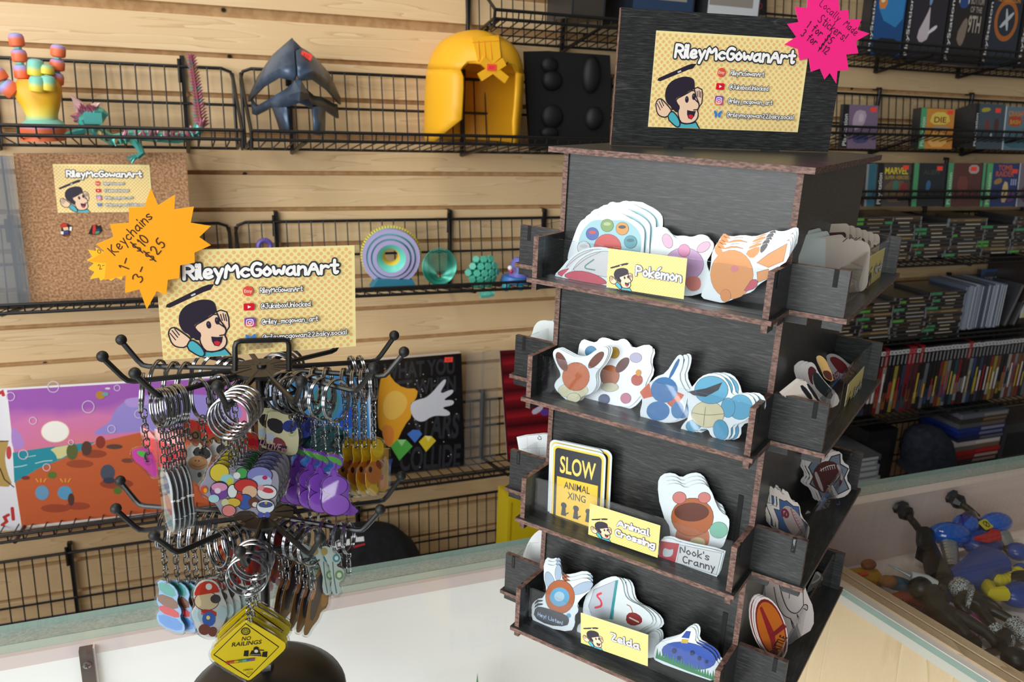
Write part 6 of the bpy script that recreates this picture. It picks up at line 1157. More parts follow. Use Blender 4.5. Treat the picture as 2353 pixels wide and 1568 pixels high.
# ------------------------------------------------------------------ game boxes and disc cases on the right hand baskets
jewel = mat('#2b2b2d', .18); jclear = mat('#7d8184', .12); spinek = '#1b1a1c'
def facecase(Y, quad, cover, spine=None, spw=.16, label='', name='disc_case', t=.010, tag=None, parts=(), text=(), group=None, sidec='#2b2b2d', z=(1753, 0, 3.92), lean=.12):
    """upright case: quad = TL, TR, BL in zoomed photo units"""
    A0 = Art(mtx(onP(z[0]+quad[2][0]/z[2], z[1]+quad[2][1]/z[2], V((0, Y, 0)), V((0, 1, 0))), (1, 0, 0), UP+V((0, lean, 0))), z)
    p = A0.px(quad); w = p[1][0]-p[0][0]; h = p[0][1]; M = A0.M; A = Art(M, z); A.rough = .22; A.coat = .4
    A.sheet([(0, 0), (w, 0), (w, h), (0, h)], cover, t, sidec, '#1d1d1f')
    if spine: A.poly([(0, 0), (w*spw, 0), (w*spw, h), (0, h)], spine[0]); 
    for c, pts in parts: A.poly(smooth([(w*x, h*y) for x, y in pts], 1), c)
    if spine and spine[1]: A.type(spine[1], w*spw*.82, h*.06, w*spw*.62, spine[2], h*.72, math.pi/2, .01)
    for s_, x, y, hh, wd, c in text: A.type(s_, w*x, h*y, h*hh, c, w*wd, 0, .02)
    if tag: x, y = tag; A.poly([(w*(x-.09), h*(y-.05)), (w*(x+.09), h*(y-.05)), (w*(x+.09), h*(y+.05)), (w*(x-.09), h*(y+.05))], '#ff4a36')
    return setprops(A.build(name), label, 'case', group)
PS = ('#161617', 'PlayStation', '#e6e6e6')
YB = 1.665
facecase(YB, [(-330, -420), (0, -400), (-300, 110)], '#15161a', None, label='dark tall game box with red lettering left of the pink starburst', name='game_box', t=.03, text=[('NEED', .40, .10, .12, .5, '#c22a34')], lean=.05)
facecase(YB, [(880, -230), (1190, -215), (930, 500)], '#1a4f8a', PS, .12, 'blue tall game box with a fiery flash on its cover', 'game_box', .03, parts=[('#2f86c4', [(.2, .5), (.95, .35), (.98, .98), (.2, .98)]), ('#e0893a', [(.2, .60), (.45, .62), (.42, .86), (.2, .88)]), ('#f6e3b0', [(.25, .68), (.38, .70), (.36, .80), (.25, .80)]), ('#d7e6f0', [(.5, .75), (.95, .98), (.7, .98)]), ('#16181d', [(.15, 0), (.98, 0), (.98, .24), (.15, .24)])], lean=.05)
facecase(YB, [(1215, -205), (1575, -190), (1250, 540)], '#2a2730', PS, .12, 'dark tall game box with green lettering and a white ship', 'game_box', .03, parts=[('#cfc3c8', [(.28, .32), (.5, .6), (.56, .72), (.58, .5), (.62, .3), (.4, .22)]), ('#e8e4e8', [(.55, .33), (.8, .43), (.78, .48), (.6, .40)]), ('#7f9ed0', [(.52, .70), (.58, .72), (.60, .80), (.52, .80)]), ('#d8842a', [(.8, .08), (.86, .08), (.83, .15)])], text=[('PHILOSOMA', .2, .84, .07, .72, '#2f9a62')], lean=.05)
facecase(YB, [(1585, -185), (1920, -175), (1615, 580)], '#241f1f', PS, .13, 'dark tall game box with a red white and blue badge', 'game_box', .03, parts=[('#8a7a6c', [(.25, .35), (.45, .6), (.55, .55), (.5, .3), (.4, .22)]), ('#e8e8ea', [(.22, .72), (.5, .72), (.5, .9), (.22, .9)]), ('#2a4a86', [(.24, .70), (.48, .70), (.47, .84), (.25, .84)]), ('#c8353a', [(.23, .85), (.49, .85), (.49, .91), (.23, .91)])], text=[('BOTTOM', .55, .76, .08, .36, '#a79c8e'), ('OF THE', .56, .66, .07, .32, '#a79c8e'), ('9TH', .55, .42, .2, .34, '#b7ac9c')], lean=.05)
facecase(YB, [(1935, -170), (2240, -160), (1960, 600)], '#26303c', PS, .12, 'dark tall game box with an orange ring and silver cross', 'game_box', .03, parts=[('#b7692a', [(.2+.36+.36*math.cos(a), .58+.26*math.sin(a)) for a in [i*.42 for i in range(15)]]), ('#26303c', [(.56+.27*math.cos(a), .58+.195*math.sin(a)) for a in [i*.42 for i in range(15)]]), ('#c8d0d6', [(.36, .5), (.45, .48), (.78, .66), (.74, .7)]), ('#c8d0d6', [(.5, .72), (.56, .72), (.66, .46), (.58, .46)]), ('#5f7f9a', [(.15, .9), (.98, .9), (.98, .98), (.15, .98)])], text=[('REVOLUTION', .24, .80, .06, .66, '#d88a3a')], lean=.05)
facecase(YB, [(2255, -160), (2560, -150), (2280, 620)], '#3b2a24', PS, .12, 'brown tall game box cut by the right picture edge', 'game_box', .03, parts=[('#7a5038', [(.2, .3), (.9, .3), (.9, .8), (.2, .8)])], lean=.05)
for i, (x, x1, yb) in enumerate(((1300, 1376, 13), (1434, 1577, 24), (1604, 1726, 28))):
    a, b = onY(x, yb, 1.66), onY(x1, yb, 1.66); m = MB(); m.box((a.x, 1.63, 1.622), (b.x, 1.755, 1.80), mat(['#23262c', '#1e2630', '#2c2f34'][i], .3)); m.box((a.x+.004, 1.6294, 1.626), (b.x-.004, 1.63, 1.79), mat(['#3a3530', '#2a3f5a', '#c9ccd0'][i], .3)); m.box((a.x+.006, 1.6292, 1.67), (b.x-.02, 1.6294, 1.71), mat('#8f8a80', .4)); setprops(m.build('game_box'), ['narrow dark game box at the left of the highest basket', 'blue black game box in the highest basket, over the sign board corner', 'grey game box in the highest basket behind the sign board'][i], 'case')
Y1 = 1.66
facecase(Y1, [(655, 935), (975, 940), (700, 1335)], '#7d6a86', PS, .17, 'mauve disc case alone at the left of the highest disc row', tag=(.86, .90), parts=[('#b9a6b8', [(.3, .4), (.6, .5), (.7, .85), (.4, .9), (.28, .7)]), ('#4a4a78', [(.35, .1), (.8, .15), (.7, .4), (.3, .35)]), ('#cfc0cc', [(.45, .6), (.6, .62), (.58, .8), (.46, .8)])])
for i in range(3): facecase(Y1+.012+.009*i, [(1355-24*i, 965+4*i), (1640-24*i, 965+4*i), (1400-24*i, 1330)], '#3a4a40', ('#3f9a66', '', '#ffffff'), .16, 'disc case with a green spine stacked behind the explosion cover', group='cases behind the explosion cover')
facecase(Y1, [(1355, 970), (1660, 972), (1400, 1338)], '#d8903a', ('#4fa86e', 'PlayStation', '#cfe8d4'), .17, 'green spined disc case with a fiery explosion cover', tag=(.86, .92), parts=[('#e8d05a', [(.25, .6), (.9, .62), (.8, .92), (.35, .92)]), ('#f2b860', [(.25, .05), (.8, .05), (.85, .45), (.3, .45)]), ('#9aa4a0', [(.3, .46), (.9, .46), (.8, .56), (.4, .56)])], text=[('DIE', .40, .66, .14, .36, '#8a2a1c'), ('HARD', .36, .40, .12, .46, '#9a2f1c')])
for i in range(7): facecase(Y1+.006+.010*(6-i), [(1665+i*26, 985-i*9), (1900+i*26, 985-i*9), (1705+i*26, 1330)], '#454b4b', ('#4fae78' if i < 4 else '#3a3c3e', '', '#ffffff'), .11, 'disc case filed edge on left of the dark blue cover', group='cases filed left of the dark cover')
facecase(Y1-.006, [(1850, 925), (2120, 930), (1885, 1340)], '#465560', PS, .12, 'grey blue disc case with small dark figures', tag=(.75, .86), parts=[('#7a3a34', [(.35, .4), (.5, .4), (.5, .65), (.36, .65)]), ('#5a2f34', [(.65, .42), (.82, .42), (.82, .68), (.66, .68)]), ('#b7a83a', [(.2, .8), (.5, .84), (.48, .92), (.2, .9)]), ('#cfd6da', [(.55, .25), (.62, .25), (.62, .35), (.55, .35)])])
facecase(Y1-.006, [(2128, 955), (2440, 960), (2150, 1350)], '#5f7f8c', ('#c9d0d2', '', '#ffffff'), .04, 'teal disc case with orange lettering at the right picture edge', tag=(.6, .86), parts=[('#b5482c', [(.1, .55), (.5, .55), (.5, .8), (.12, .8)]), ('#a83a30', [(.55, .3), (.8, .35), (.75, .7), (.6, .65)]), ('#3f6a7a', [(.05, .05), (.95, .05), (.95, .3), (.05, .3)])], text=[('CRASH', .10, .78, .12, .40, '#d88a34'), ('BASH', .16, .60, .10, .30, '#d8a84a')])
ZR = (1753, 350, 3.92); Y2 = 1.645
for i in range(3): facecase(Y2+.004+.006*i, [(895+i*28, 105-i*3), (1150+i*28, 105), (910+i*28, 490)], ['#2f6a7a', '#5a5f64', '#2b2c30'][i], ('#8d9498', '', '#ffffff'), .08, 'disc case edge at the left end of the second disc row', group='cases left of the yellow lettered cover', z=ZR)
facecase(Y2, [(985, 100), (1285, 98), (1010, 490)], '#4a4440', PS, .18, 'disc case with yellow capital lettering over a crowd', tag=(.84, .91), z=ZR, parts=[('#6f5a44', [(.25, .1), (.9, .1), (.95, .6), (.25, .6)]), ('#8a2f34', [(.7, .3), (.95, .3), (.95, .55), (.72, .55)]), ('#3f7a6a', [(.48, .38), (.66, .38), (.64, .62), (.5, .6)])], text=[('MARVEL', .22, .76, .15, .70, '#e8d23a'), ('SUPER HEROES', .23, .64, .08, .72, '#b79a4a')])
facecase(Y2, [(1300, 95), (1590, 95), (1335, 490)], '#20262a', ('#4fa06a', '', '#cfe8d4'), .15, 'green spined disc case with a dark cover, second row', tag=(.80, .88), z=ZR, parts=[('#3a6a9a', [(.4, .35), (.55, .4), (.55, .6), (.42, .6)])], text=[('ALIEN', .3, .74, .10, .5, '#3a4a40')])
facecase(Y2, [(1600, 95), (1910, 98), (1640, 492)], '#5c3430', ('#4fa06a', 'PlayStation', '#cfe8d4'), .15, 'green spined disc case with a rusty brown cover', tag=(.74, .87), z=ZR, parts=[('#b9a8a6', [(.6, .76), (.9, .76), (.9, .96), (.6, .96)]), ('#7a4038', [(.3, .3), (.6, .3), (.6, .7), (.3, .7)])])
facecase(Y2+.006, [(1920, 95), (2100, 95), (1950, 490)], '#3d4a44', ('#4fae78', '', '#ffffff'), .25, 'thin green disc case edge left of the blue adventure cover', z=ZR)
facecase(Y2, [(1955, 98), (2240, 95), (1990, 492)], '#2c3a72', ('#57b06a', 'PlayStation', '#d6ecd0'), .17, 'green spined disc case with orange lettering on blue', tag=(.88, .82), z=ZR, parts=[('#e0c48a', [(.5, .1), (.7, .1), (.72, .55), (.55, .6)]), ('#a8863a', [(.25, .5), (.5, .55), (.48, .68), (.25, .62)]), ('#7a4a8a', [(.7, .1), (.95, .15), (.95, .35), (.72, .35)])], text=[('TOMB', .34, .84, .12, .45, '#d8632a'), ('RAIDER', .28, .70, .12, .58, '#d8632a'), ('III', .78, .50, .14, .18, '#a9b4d8')])
facecase(Y2, [(2258, 98), (2600, 98), (2275, 492)], '#7a7480', ('#cdd2d6', '', '#ffffff'), .03, 'pale grey disc case at the right end of the second disc row', z=ZR, parts=[('#5f4a58', [(.1, .1), (.5, .1), (.5, .5), (.1, .5)])])
# flat stacks: every case is its own box, printed spine towards the shop
rs = random.Random(11)
def protocase(kind):
    """a closed case lying flat, spine at -y; origin at the bottom centre of the spine edge"""
    m = MB(); w, h, d = .142, .0100, .124
    m.box((-w/2, 0, 0), (w/2, d, h), jewel); m.box((-w/2, -.0006, .0012), (w/2, 0, h-.0012), mat(['#2a201a', '#33281e', '#1f1d1d', '#2c2a28', '#5a4428', '#6f5a36'][kind % 6], .3))
    m.box((-w/2, -.0008, 0), (-w/2+.004, .004, h), jclear); m.box((w/2-.004, -.0008, 0), (w/2, .004, h), jclear)
    m.box((-w/2, -.0008, h-.0011), (w/2, .0005, h), mat('#5e5f60', .15))
    if kind in (1, 6, 9): m.box((-w/2+.006, -.0010, .0020), (-w/2+.044, -.0006, h-.0016), mat(['#3f9a5e', '#58a83f', '#2f8a58'][kind % 3], .4))
    m.box((-.02+(kind % 4)*.006, -.0010, .0035), (.030+(kind % 3)*.008, -.0006, h-.0040), mat(['#b9b2a4', '#a58f66', '#d4c9a8', '#8f8a80'][kind % 4], .5))
    m.box((-.055, -.0010, .0042), (-.043, -.0006, h-.0044), mat('#9a958c', .5))
    me = m.build('disc_case', M=Matrix.Identity(4), local=True); return me
protos = [protocase(k) for k in range(10)]; used_p = set()
def putcase(k, M, label, group):
    p = protos[k]
    if k not in used_p: used_p.add(k); p.matrix_basis = M; WM[p.name] = M; return setprops(p, label, 'case', group)
    return dup(p, M, label, group)
def column(xpx, ytop, ybot, Y, x1px, where):
    a = onY(xpx, ybot, Y); b = onY(x1px, ybot, Y); top = onY((xpx+x1px)/2, ytop, Y); n = int((top.z-a.z)/.0104)
    for i in range(n):
        k = rs.randrange(10); M = Matrix.Translation(((a.x+b.x)/2+rs.uniform(-.0025, .0025), Y+rs.uniform(-.002, .003), a.z+.0104*i)) @ Matrix.Rotation(rs.uniform(-.02, .02), 4, 'Z')
        putcase(k, M, 'disc case lying flat in the '+where, where)
for x0, x1, yt, w in ((1960, 2013, 497, 'stack just right of the uppermost right tray'), (2016, 2093, 496, 'second stack from the tower, upper stack shelf'), (2097, 2170, 511, 'third stack from the tower, upper stack shelf'), (2174, 2243, 500, 'fourth stack from the tower, upper stack shelf'), (2247, 2317, 512, 'fifth stack from the tower, upper stack shelf'), (2320, 2392, 497, 'stack cut by the right picture edge, upper stack shelf')):
    column(x0, yt, 603-(x0-1960)*.056, 1.615, x1, w)
for x0, x1, yt, w in ((1888, 1962, 690, 'stack behind the tower tray, lower stack shelf'), (1968, 2043, 688, 'second stack from the tower, lower stack shelf'), (2047, 2118, 675, 'third stack from the tower, lower stack shelf'), (2122, 2194, 668, 'fourth stack from the tower, lower stack shelf')):
    column(x0, yt, 794-(x0-1930)*.07, 1.615, x1, w)
# upright thin grey cases, leaning case and two covers on the lower stack shelf
zb = .882
for i in range(20):
    a = onY(2199+i*4.7, 765, 1.615); m = MB(); m.box((a.x, 1.615, zb), (a.x+.0062, 1.74, zb+.128+rs.uniform(-.002, .002)), mat(['#6d7788', '#97a0ae', '#4c5464', '#b4bac4', '#3d424e'][rs.randrange(5)], .25)); m.box((a.x+.001, 1.6146, zb+.004), (a.x+.0045, 1.615, zb+.124), mat(['#8d98ac', '#c2c8d0', '#545c6e'][rs.randrange(3)], .3)); setprops(m.build('disc_case'), 'grey blue disc case filed upright beside the flat stacks', 'case', 'grey upright cases')
for j, (x, ang) in enumerate(((2302, .34), (2322, .34))):
    a = onY(x, 762, 1.62); m = MB(); m.box((0, 0, 0), (.010, .12, .13), mat('#3b3c40', .25)); m.box((.001, -.0005, .003), (.0085, 0, .127), mat('#6c6a68', .3)); M = Matrix.Translation((a.x, 1.62, zb)) @ Matrix.Rotation(ang, 4, 'Y'); o = m.build('disc_case', M=M, local=True); setprops(o, 'dark case leaning against the grey upright cases', 'case', 'dark leaning cases')
ZQ = (1753, 350, 3.92)
facecase(1.70, [(1905, 1060), (2095, 1050), (1920, 1560)], '#274a7a', None, label='blue covered game case above the grey upright cases, left one', name='game_case', t=.014, z=ZQ, parts=[('#1c2a3c', [(.05, .72), (.95, .72), (.95, .95), (.05, .95)]), ('#9fb4c4', [(.05, .56), (.95, .60), (.95, .70), (.05, .68)]), ('#8a2a34', [(.3, .28), (.7, .28), (.7, .38), (.3, .38)])], text=[('DRAGOON', .08, .80, .06, .8, '#cfd0b8')])
facecase(1.695, [(2105, 1050), (2265, 1035), (2120, 1560)], '#22304c', None, label='blue covered game case above the grey upright cases, right one', name='game_case', t=.014, z=ZQ, parts=[('#7f8fae', [(.4, .7), (.8, .7), (.8, .9), (.5, .9)]), ('#b06a3a', [(.6, .42), (.95, .45), (.9, .6), (.6, .58)]), ('#c8d0da', [(.1, .5), (.5, .45), (.5, .52), (.1, .56)])])
for i in range(5):
    a = onY(2337+i*7, 752, 1.62); m = MB(); c = ['#2b2422', '#23201f', '#6d1f22', '#1f2124', '#3a2f2a'][i]; m.box((a.x, 1.62, zb), (a.x+.0135, 1.755, zb+.188), mat(c, .3)); m.box((a.x+.001, 1.6195, zb+.02), (a.x+.0125, 1.62, zb+.07), mat('#d8c92a' if i % 2 else '#c9c9c9', .4)); m.box((a.x+.003, 1.6195, zb+.09), (a.x+.010, 1.62, zb+.17), mat('#8a5a3a', .4)); setprops(m.build('game_case'), 'dark game case with a pale foot at the right picture edge, lower stack shelf', 'case', 'dark cases at the right edge')
# long row of upright game cases
z5 = .656; x = onY(1925, 985, 1.61).x; X1 = onY(2400, 905, 1.61).x; i = 0
pal = ['#b8bcc4', '#c4763e', '#3f5f9a', '#cfa54a', '#b0463a', '#a96a4a', '#8f98a8', '#a8313a', '#c9c4bc', '#d8c65a', '#4a5a78', '#2e2c2e', '#e0ddd8', '#75404a', '#2f6f78', '#cbb233']
while x < X1:
    m = MB(); h_ = .190+rs.uniform(-.001, .001); red_ = i in (1, 2, 9, 15, 16, 18, 31); body = '#9a2328' if red_ else '#19191b'; w_ = .0142
    m.box((x, 1.612, z5), (x+w_-.0006, 1.748, z5+h_), mat(body, .25)); m.box((x+.001, 1.6114, z5+.002), (x+w_-.0016, 1.612, z5+h_-.052), mat(dim(pal[rs.randrange(len(pal))], .72) if rs.random() < .6 else '#232224', .35))
    m.box((x+.001, 1.6112, z5+h_-.018), (x+w_-.0016, 1.612, z5+h_-.006), mat('#d9dadb' if not red_ else '#c45a5e', .4)); m.box((x+.0045, 1.6109, z5+h_-.0145), (x+w_-.005, 1.6112, z5+h_-.0095), mat('#3a3a3c', .4)); m.box((x+.005, 1.6112, z5+h_-.048), (x+.0085, 1.612, z5+h_-.022), mat('#8f8f92', .4))
    y0 = z5+rs.uniform(.01, .05); m.box((x+.0015, 1.6110, y0), (x+w_-.002, 1.6114, y0+rs.uniform(.03, .06)), mat(dim(pal[rs.randrange(len(pal))], .75), .4))
    m.box((x+.004, 1.6108, z5+.035), (x+.0085, 1.6111, z5+.035+rs.uniform(.04, .085)), mat(['#f0efe8', '#1d1d20', '#d8c24a', '#b02c34'][rs.randrange(4)], .4))
    setprops(m.build('game_case'), 'upright game case in the long row behind the right trays', 'case', 'long row of upright game cases'); x += w_; i += 1
# bottom shelf: white stack, dark cap, flat pile, grey boxes
a0 = onY(1960, 1098, 1.55)
for k, (y, w_, c) in enumerate(((0, .16, '#9aa3a8'), (.018, .15, '#aab6ba'), (.036, .15, '#8fa0b4'), (.052, .14, '#a4adb0'), (.066, .15, '#55585c'))):
    m = MB(); m.box((a0.x-.05+.006*k-.01, 1.56, a0.z-.03+y), (a0.x+w_-.05, 1.70, a0.z-.03+y+.015), mat(c, .4)); m.box((a0.x-.045, 1.5594, a0.z-.03+y+.003), (a0.x+w_-.06, 1.56, a0.z-.03+y+.011), mat('#c2ccd0', .4)); setprops(m.build('game_case'), 'pale case in the low stack right of the third tower tray', 'case', 'pale cases on the bottom shelf')
capm = speckle('navy_cloth', '#141a26', '#1f2838', 60, .9); cp = thing('cap', onY(2130, 1085, 1.6), 'dark navy cap on the bottom shelf behind the counter', 'cap')
cz = onY(2130, 1085, 1.6).z; mb = MB(); mb.loft([sec(2085, 2180, 1078, .075, 0, 1.62), sec(2086, 2178, 1040, .075, 0, 1.62), sec(2094, 2172, 1005, .065, 0, 1.62), sec(2108, 2158, 985, .04, 0, 1.62), sec(2125, 2142, 978, .01, 0, 1.62)], capm, 24); mb.build('crown', cp)
mb = MB(); mb.loft([sec(2095, 2172, 1092, .10, -.05, 1.60), sec(2098, 2170, 1086, .10, -.05, 1.60)], capm, 24); mb.build('visor', cp)
zp = onY(2250, 1060, 1.6).z
for k in range(11):
    m = MB(); x0 = onY(2190, 1050, 1.6).x+rs.uniform(-.006, .006); c = ['#2c2b2d', '#8a1f24', '#b01f26', '#6f6a66', '#cfcac6', '#22304f', '#1f2f7a', '#243c8c', '#5c6066', '#3c3a3a', '#6d7480'][k]; m.box((x0, 1.60, zp+.0146*k), (x0+.19, 1.735, zp+.0146*k+.0138), mat(c, .3)); m.box((x0+.09, 1.5994, zp+.0146*k+.003), (x0+.185, 1.60, zp+.0146*k+.011), mat(['#8a7a70', '#b8a8a0', '#c22a30', '#8f6a4a', '#e8e4e0', '#6a6f80', '#7f8aa8', '#9aa0ac', '#7d6a58', '#8c6d50', '#a09a94'][k], .4)); setprops(m.build('game_case'), 'game case lying flat in the pile beside the navy cap', 'case', 'flat pile beside the cap')
for k, (x0, x1, y0, y1, c) in enumerate(((2292, 2420, 962, 1052, '#4a4e54'), (1975, 2065, 985, 1120, '#1d1f24'))):
    a, b = onY(x0, y1, 1.64), onY(x1, y0, 1.64); m = MB(); m.box((a.x, 1.64, a.z-.03), (b.x, 1.75, b.z), mat(c, .4)); m.box((a.x+.02, 1.6394, a.z), (b.x-.02, 1.64, b.z-.03), mat('#26282c', .4)); setprops(m.build('box'), ['grey box at the right picture edge above the counter', 'dark box behind the pale cases on the bottom shelf'][k], 'box')
# ------------------------------------------------------------------ toys lying in the right hand case
ZF = .838          # top of the riser the toys are heaped on
def T3(x, y, dz=.02):
    """a point of the heap: dz above the riser in front, climbing towards the back lining"""
    x, y = 1753+x/3.0267, 1050+y/3.0267; P = onZ(x, y, ZF+dz*.5)
    if P.y < .72: return P
    P = onP(x, y, V((0, .72, ZF+dz*.3)), V((0, -.18, 1))); return P if P.y < .83 else onY(x, y, .838-dz*.3)
def skinbody(name, joints, edges, m, parent, root=0, sub=2):
    me = bpy.data.meshes.new(name); me.from_pydata([tuple(p) for p, r in joints], edges, []); me.materials.append(m); o = bpy.data.objects.new(name, me); COL.objects.link(o)
    c = sum((p for p, r in joints), V((0, 0, 0)))/len(joints); M = Matrix.Translation((c.x, c.y, min(p.z for p, r in joints)))
    for v in me.vertices: v.co = M.inverted() @ v.co
    sk = o.modifiers.new('skin', 'SKIN'); sk.use_smooth_shade = True
    for i, (p, r) in enumerate(joints): me.skin_vertices[0].data[i].radius = (r*.72, r*.72); me.skin_vertices[0].data[i].use_root = i == root
    ss = o.modifiers.new('smooth', 'SUBSURF'); ss.levels = sub; ss.render_levels = sub
    KID.setdefault(parent.name, []).append(o) if parent else None
    return attach(o, M, parent)
bluep = mat('#1f58b8', .12, 0, None, .6, .6); blued = mat('#1c3f8c', .3); silver = mat('#a9abae', .3, .75); tblk = mat('#15161a', .4); yelm = mat('#c9b71f', .4); redm = mat('#b81f2a', .4)
bluet = clear('blue_clear_plastic', '#2f8fe0', 1.5, 2.0)
rb = thing('toy_robot', T3(1450, 800, 0), 'big blue and silver armoured toy with translucent shoulders in the right case', 'toy')
def blob(name, x, y, dz, rx, ry, rz, m, parent, rot=0, k=10, n=18):
    mb = MB(); M = Matrix.Translation(T3(x, y, dz)) @ Matrix.Rotation(rot, 4, 'Z'); mb.sphere((0, 0, 0), 1, m, n, (rx*.85, ry*.8, rz*.6), M, k); return mb.build(name, parent)
s_ = .00022
blob('chest', 1520, 600, .05, .040, .034, .028, blued, rb, .3)
blob('shoulder', 1300, 540, .07, .036, .026, .030, bluep, rb, -.4); blob('shoulder', 1620, 460, .08, .036, .024, .026, bluep, rb, .1)
blob('head_shell', 1410, 470, .085, .028, .022, .024, bluep, rb, .2)
mb = MB(); mb.loft([(T3(1400, 560, .075), V((.03, .004, 0)), V((0, .008, .012))), (T3(1440, 500, .10), V((.034, .004, 0)), V((0, .008, .012))), (T3(1430, 430, .105), V((.024, .004, 0)), V((0, .006, .010)))], bluet, 18); mb.build('visor', rb)
for pts in ([(1290, 600), (1300, 660), (1310, 720), (1320, 790)], [(1660, 540), (1690, 590), (1710, 640)]):
    P = [T3(x, y, .055-.006*i) for i, (x, y) in enumerate(pts)]; mb = MB()
    for i in range(10): t = i/9*(len(P)-1); j = min(int(t), len(P)-2); c = P[j].lerp(P[j+1], t-j); mb.sphere(c, .0165-.0005*i, silver, 14, (.8, .8, .55))
    mb.build('arm', rb)
blob('elbow', 1322, 775, .048, .010, .010, .008, tblk, rb); blob('elbow', 1710, 645, .048, .010, .010, .008, tblk, rb)
mb = MB(); mb.loft([(T3(1300, 900, .03), V((.012, .018, 0)), V((0, 0, .02))), (T3(1420, 860, .035), V((.010, .024, 0)), V((0, 0, .026))), (T3(1500, 800, .035), V((.006, .026, 0)), V((0, 0, .026))), (T3(1560, 770, .035), V((.006, .026, 0)), V((0, 0, .028))), (T3(1640, 765, .035), V((.004, .022, 0)), V((0, 0, .024)))], blued, 20, True, .7); mb.build('fist', rb)
blob('fist', 1775, 660, .045, .022, .02, .02, blued, rb)
mb = MB(); mb.prism([(p.x, p.y) for p in (T3(1440, 690), T3(1530, 655), T3(1560, 620), T3(1620, 640), T3(1630, 700), T3(1540, 720))], ZF+.036, ZF+.041, redm); mb.build('belt', rb)
mb = MB(); M = mtx(T3(1548, 475, .105), (1, .2, 0), (-.2, 1, .5)); mb.prism(rrect(-.010, -.008, .010, .008, .003), 0, .002, yelm, M); mb.torus(M @ V((0, 0, .0022)), M.to_3x3() @ V((0, 0, 1)), .0048, .0007, tblk, 18, 5); mb.box((-.0045, -.0005, .002), (.0045, .0005, .0026), tblk, M @ Matrix.Rotation(.7, 4, 'Z')); mb.build('badge', rb)
leg = MB(); 
for i in range(9): leg.sphere(T3(1620+i*22, 900-i*9-(i-4)**2*2.2, .03), .011, yelm if i < 8 else blued, 12)
leg.build('leg', rb); leg = MB(); leg.tube([T3(1560, 900, .04), T3(1600, 960, .05), T3(1680, 950, .05)], .010, yelm, 10); leg.build('leg', rb)
blob('foot', 1790, 960, .03, .035, .026, .026, blued, rb); blob('foot', 1800, 860, .035, .03, .02, .02, tblk, rb)
for k, pts in enumerate(([(1000, 400), (1060, 470), (1110, 540), (1130, 600), (1170, 680), (1200, 760), (1240, 870)], [(1370, 320), (1430, 365), (1490, 420)])):
    tb = thing('toy_blaster', T3(*pts[-1], 0), ['long black toy blaster left of the blue armoured toy', 'black toy blaster tip above the blue translucent shoulder'][k], 'toy'); dz = .06 if k == 0 else .095
    mb = MB(); P = [T3(x, y, dz) for x, y in pts]; mb.tube(P, .0055, tblk, 10); d = (P[0]-P[1]).normalized(); mb.loft([(P[0]-d*.006, d.cross(UP)*.008, UP*.007), (P[0]+d*.002, d.cross(UP)*.014, UP*.012), (P[0]+d*.012, d.cross(UP)*.011, UP*.009), (P[0]+d*.016, d.cross(UP)*.015, UP*.012)], tblk, 8); mb.build('barrel', tb)
    if k == 0:
        mb = MB(); mb.tube([P[2]+V((.006, 0, 0)), P[3], P[4], P[5]], .013, tblk, 12); mb.box((P[4]-V((.016, .008, .01))), (P[4]+V((-.002, .012, .01))), tblk); mb.tube([P[4], P[4]+V((-.02, -.018, -.01))], .007, tblk, 8); mb.tube([P[5], P[6]], .016, tblk, 12); mb.build('stock', tb)
# two lying figures: one body each
web = speckle('silver_net_cloth', '#1a1b1f', '#b9bcc0', 700, .4, (1, 1, 1), .46, .52); silv2 = mat('#9fa3a8', .4, .3)
fg = thing('toy_figure', T3(1560, 1100, 0), 'toy figure in a black and silver suit lying over the pink box', 'toy'); 
J = [(T3(1480, 1020, .045), .014), (T3(1430, 980, .05), .017), (T3(1400, 940, .05), .007), (T3(1375, 915, .052), .013), (T3(1345, 1010, .05), .009), (T3(1385, 1060, .045), .008), (T3(1445, 1090, .04), .006), (T3(1540, 990, .05), .009), (T3(1610, 1030, .045), .007), (T3(1660, 1075, .04), .006), (T3(1520, 1070, .04), .011), (T3(1580, 1150, .04), .010), (T3(1620, 1200, .034), .0085), (T3(1665, 1260, .028), .008), (T3(1640, 1090, .04), .010), (T3(1730, 1140, .036), .0085), (T3(1800, 1220, .03), .008)]
E_ = [(0, 1), (1, 2), (2, 3), (1, 4), (4, 5), (5, 6), (1, 7), (7, 8), (8, 9), (0, 10), (10, 11), (11, 12), (12, 13), (0, 14), (14, 15), (15, 16)]
skinbody('body', J, E_, tblk, fg)
mb = MB(); mb.sphere(T3(1373, 912, .054), .0150, web, 16, (1, 1, .95)); mb.build('hood', fg); mb = MB(); mb.loft([(T3(1455, 1010, .047), V((.016, .010, 0)), V((0, 0, .016))), (T3(1435, 985, .052), V((.020, .012, 0)), V((0, 0, .0175))), (T3(1415, 962, .053), V((.014, .010, 0)), V((0, 0, .014)))], web, 16); mb.build('vest', fg)
for a, b, r in (((1600, 1190), (1668, 1262), .0105), ((1735, 1145), (1805, 1225), .0105)): mb = MB(); mb.tube([T3(*a, .036), T3((a[0]+b[0])/2, (a[1]+b[1])/2, .032), T3(*b, .028)], r, web, 12); mb.sphere(T3(b[0]+6, b[1]+6, .027), .013, web, 12); mb.build('boot', fg)
ng = thing('toy_figure', T3(1350, 1120, 0), 'toy figure in plain black with a raised white sleeve lying beside the red pack', 'toy')
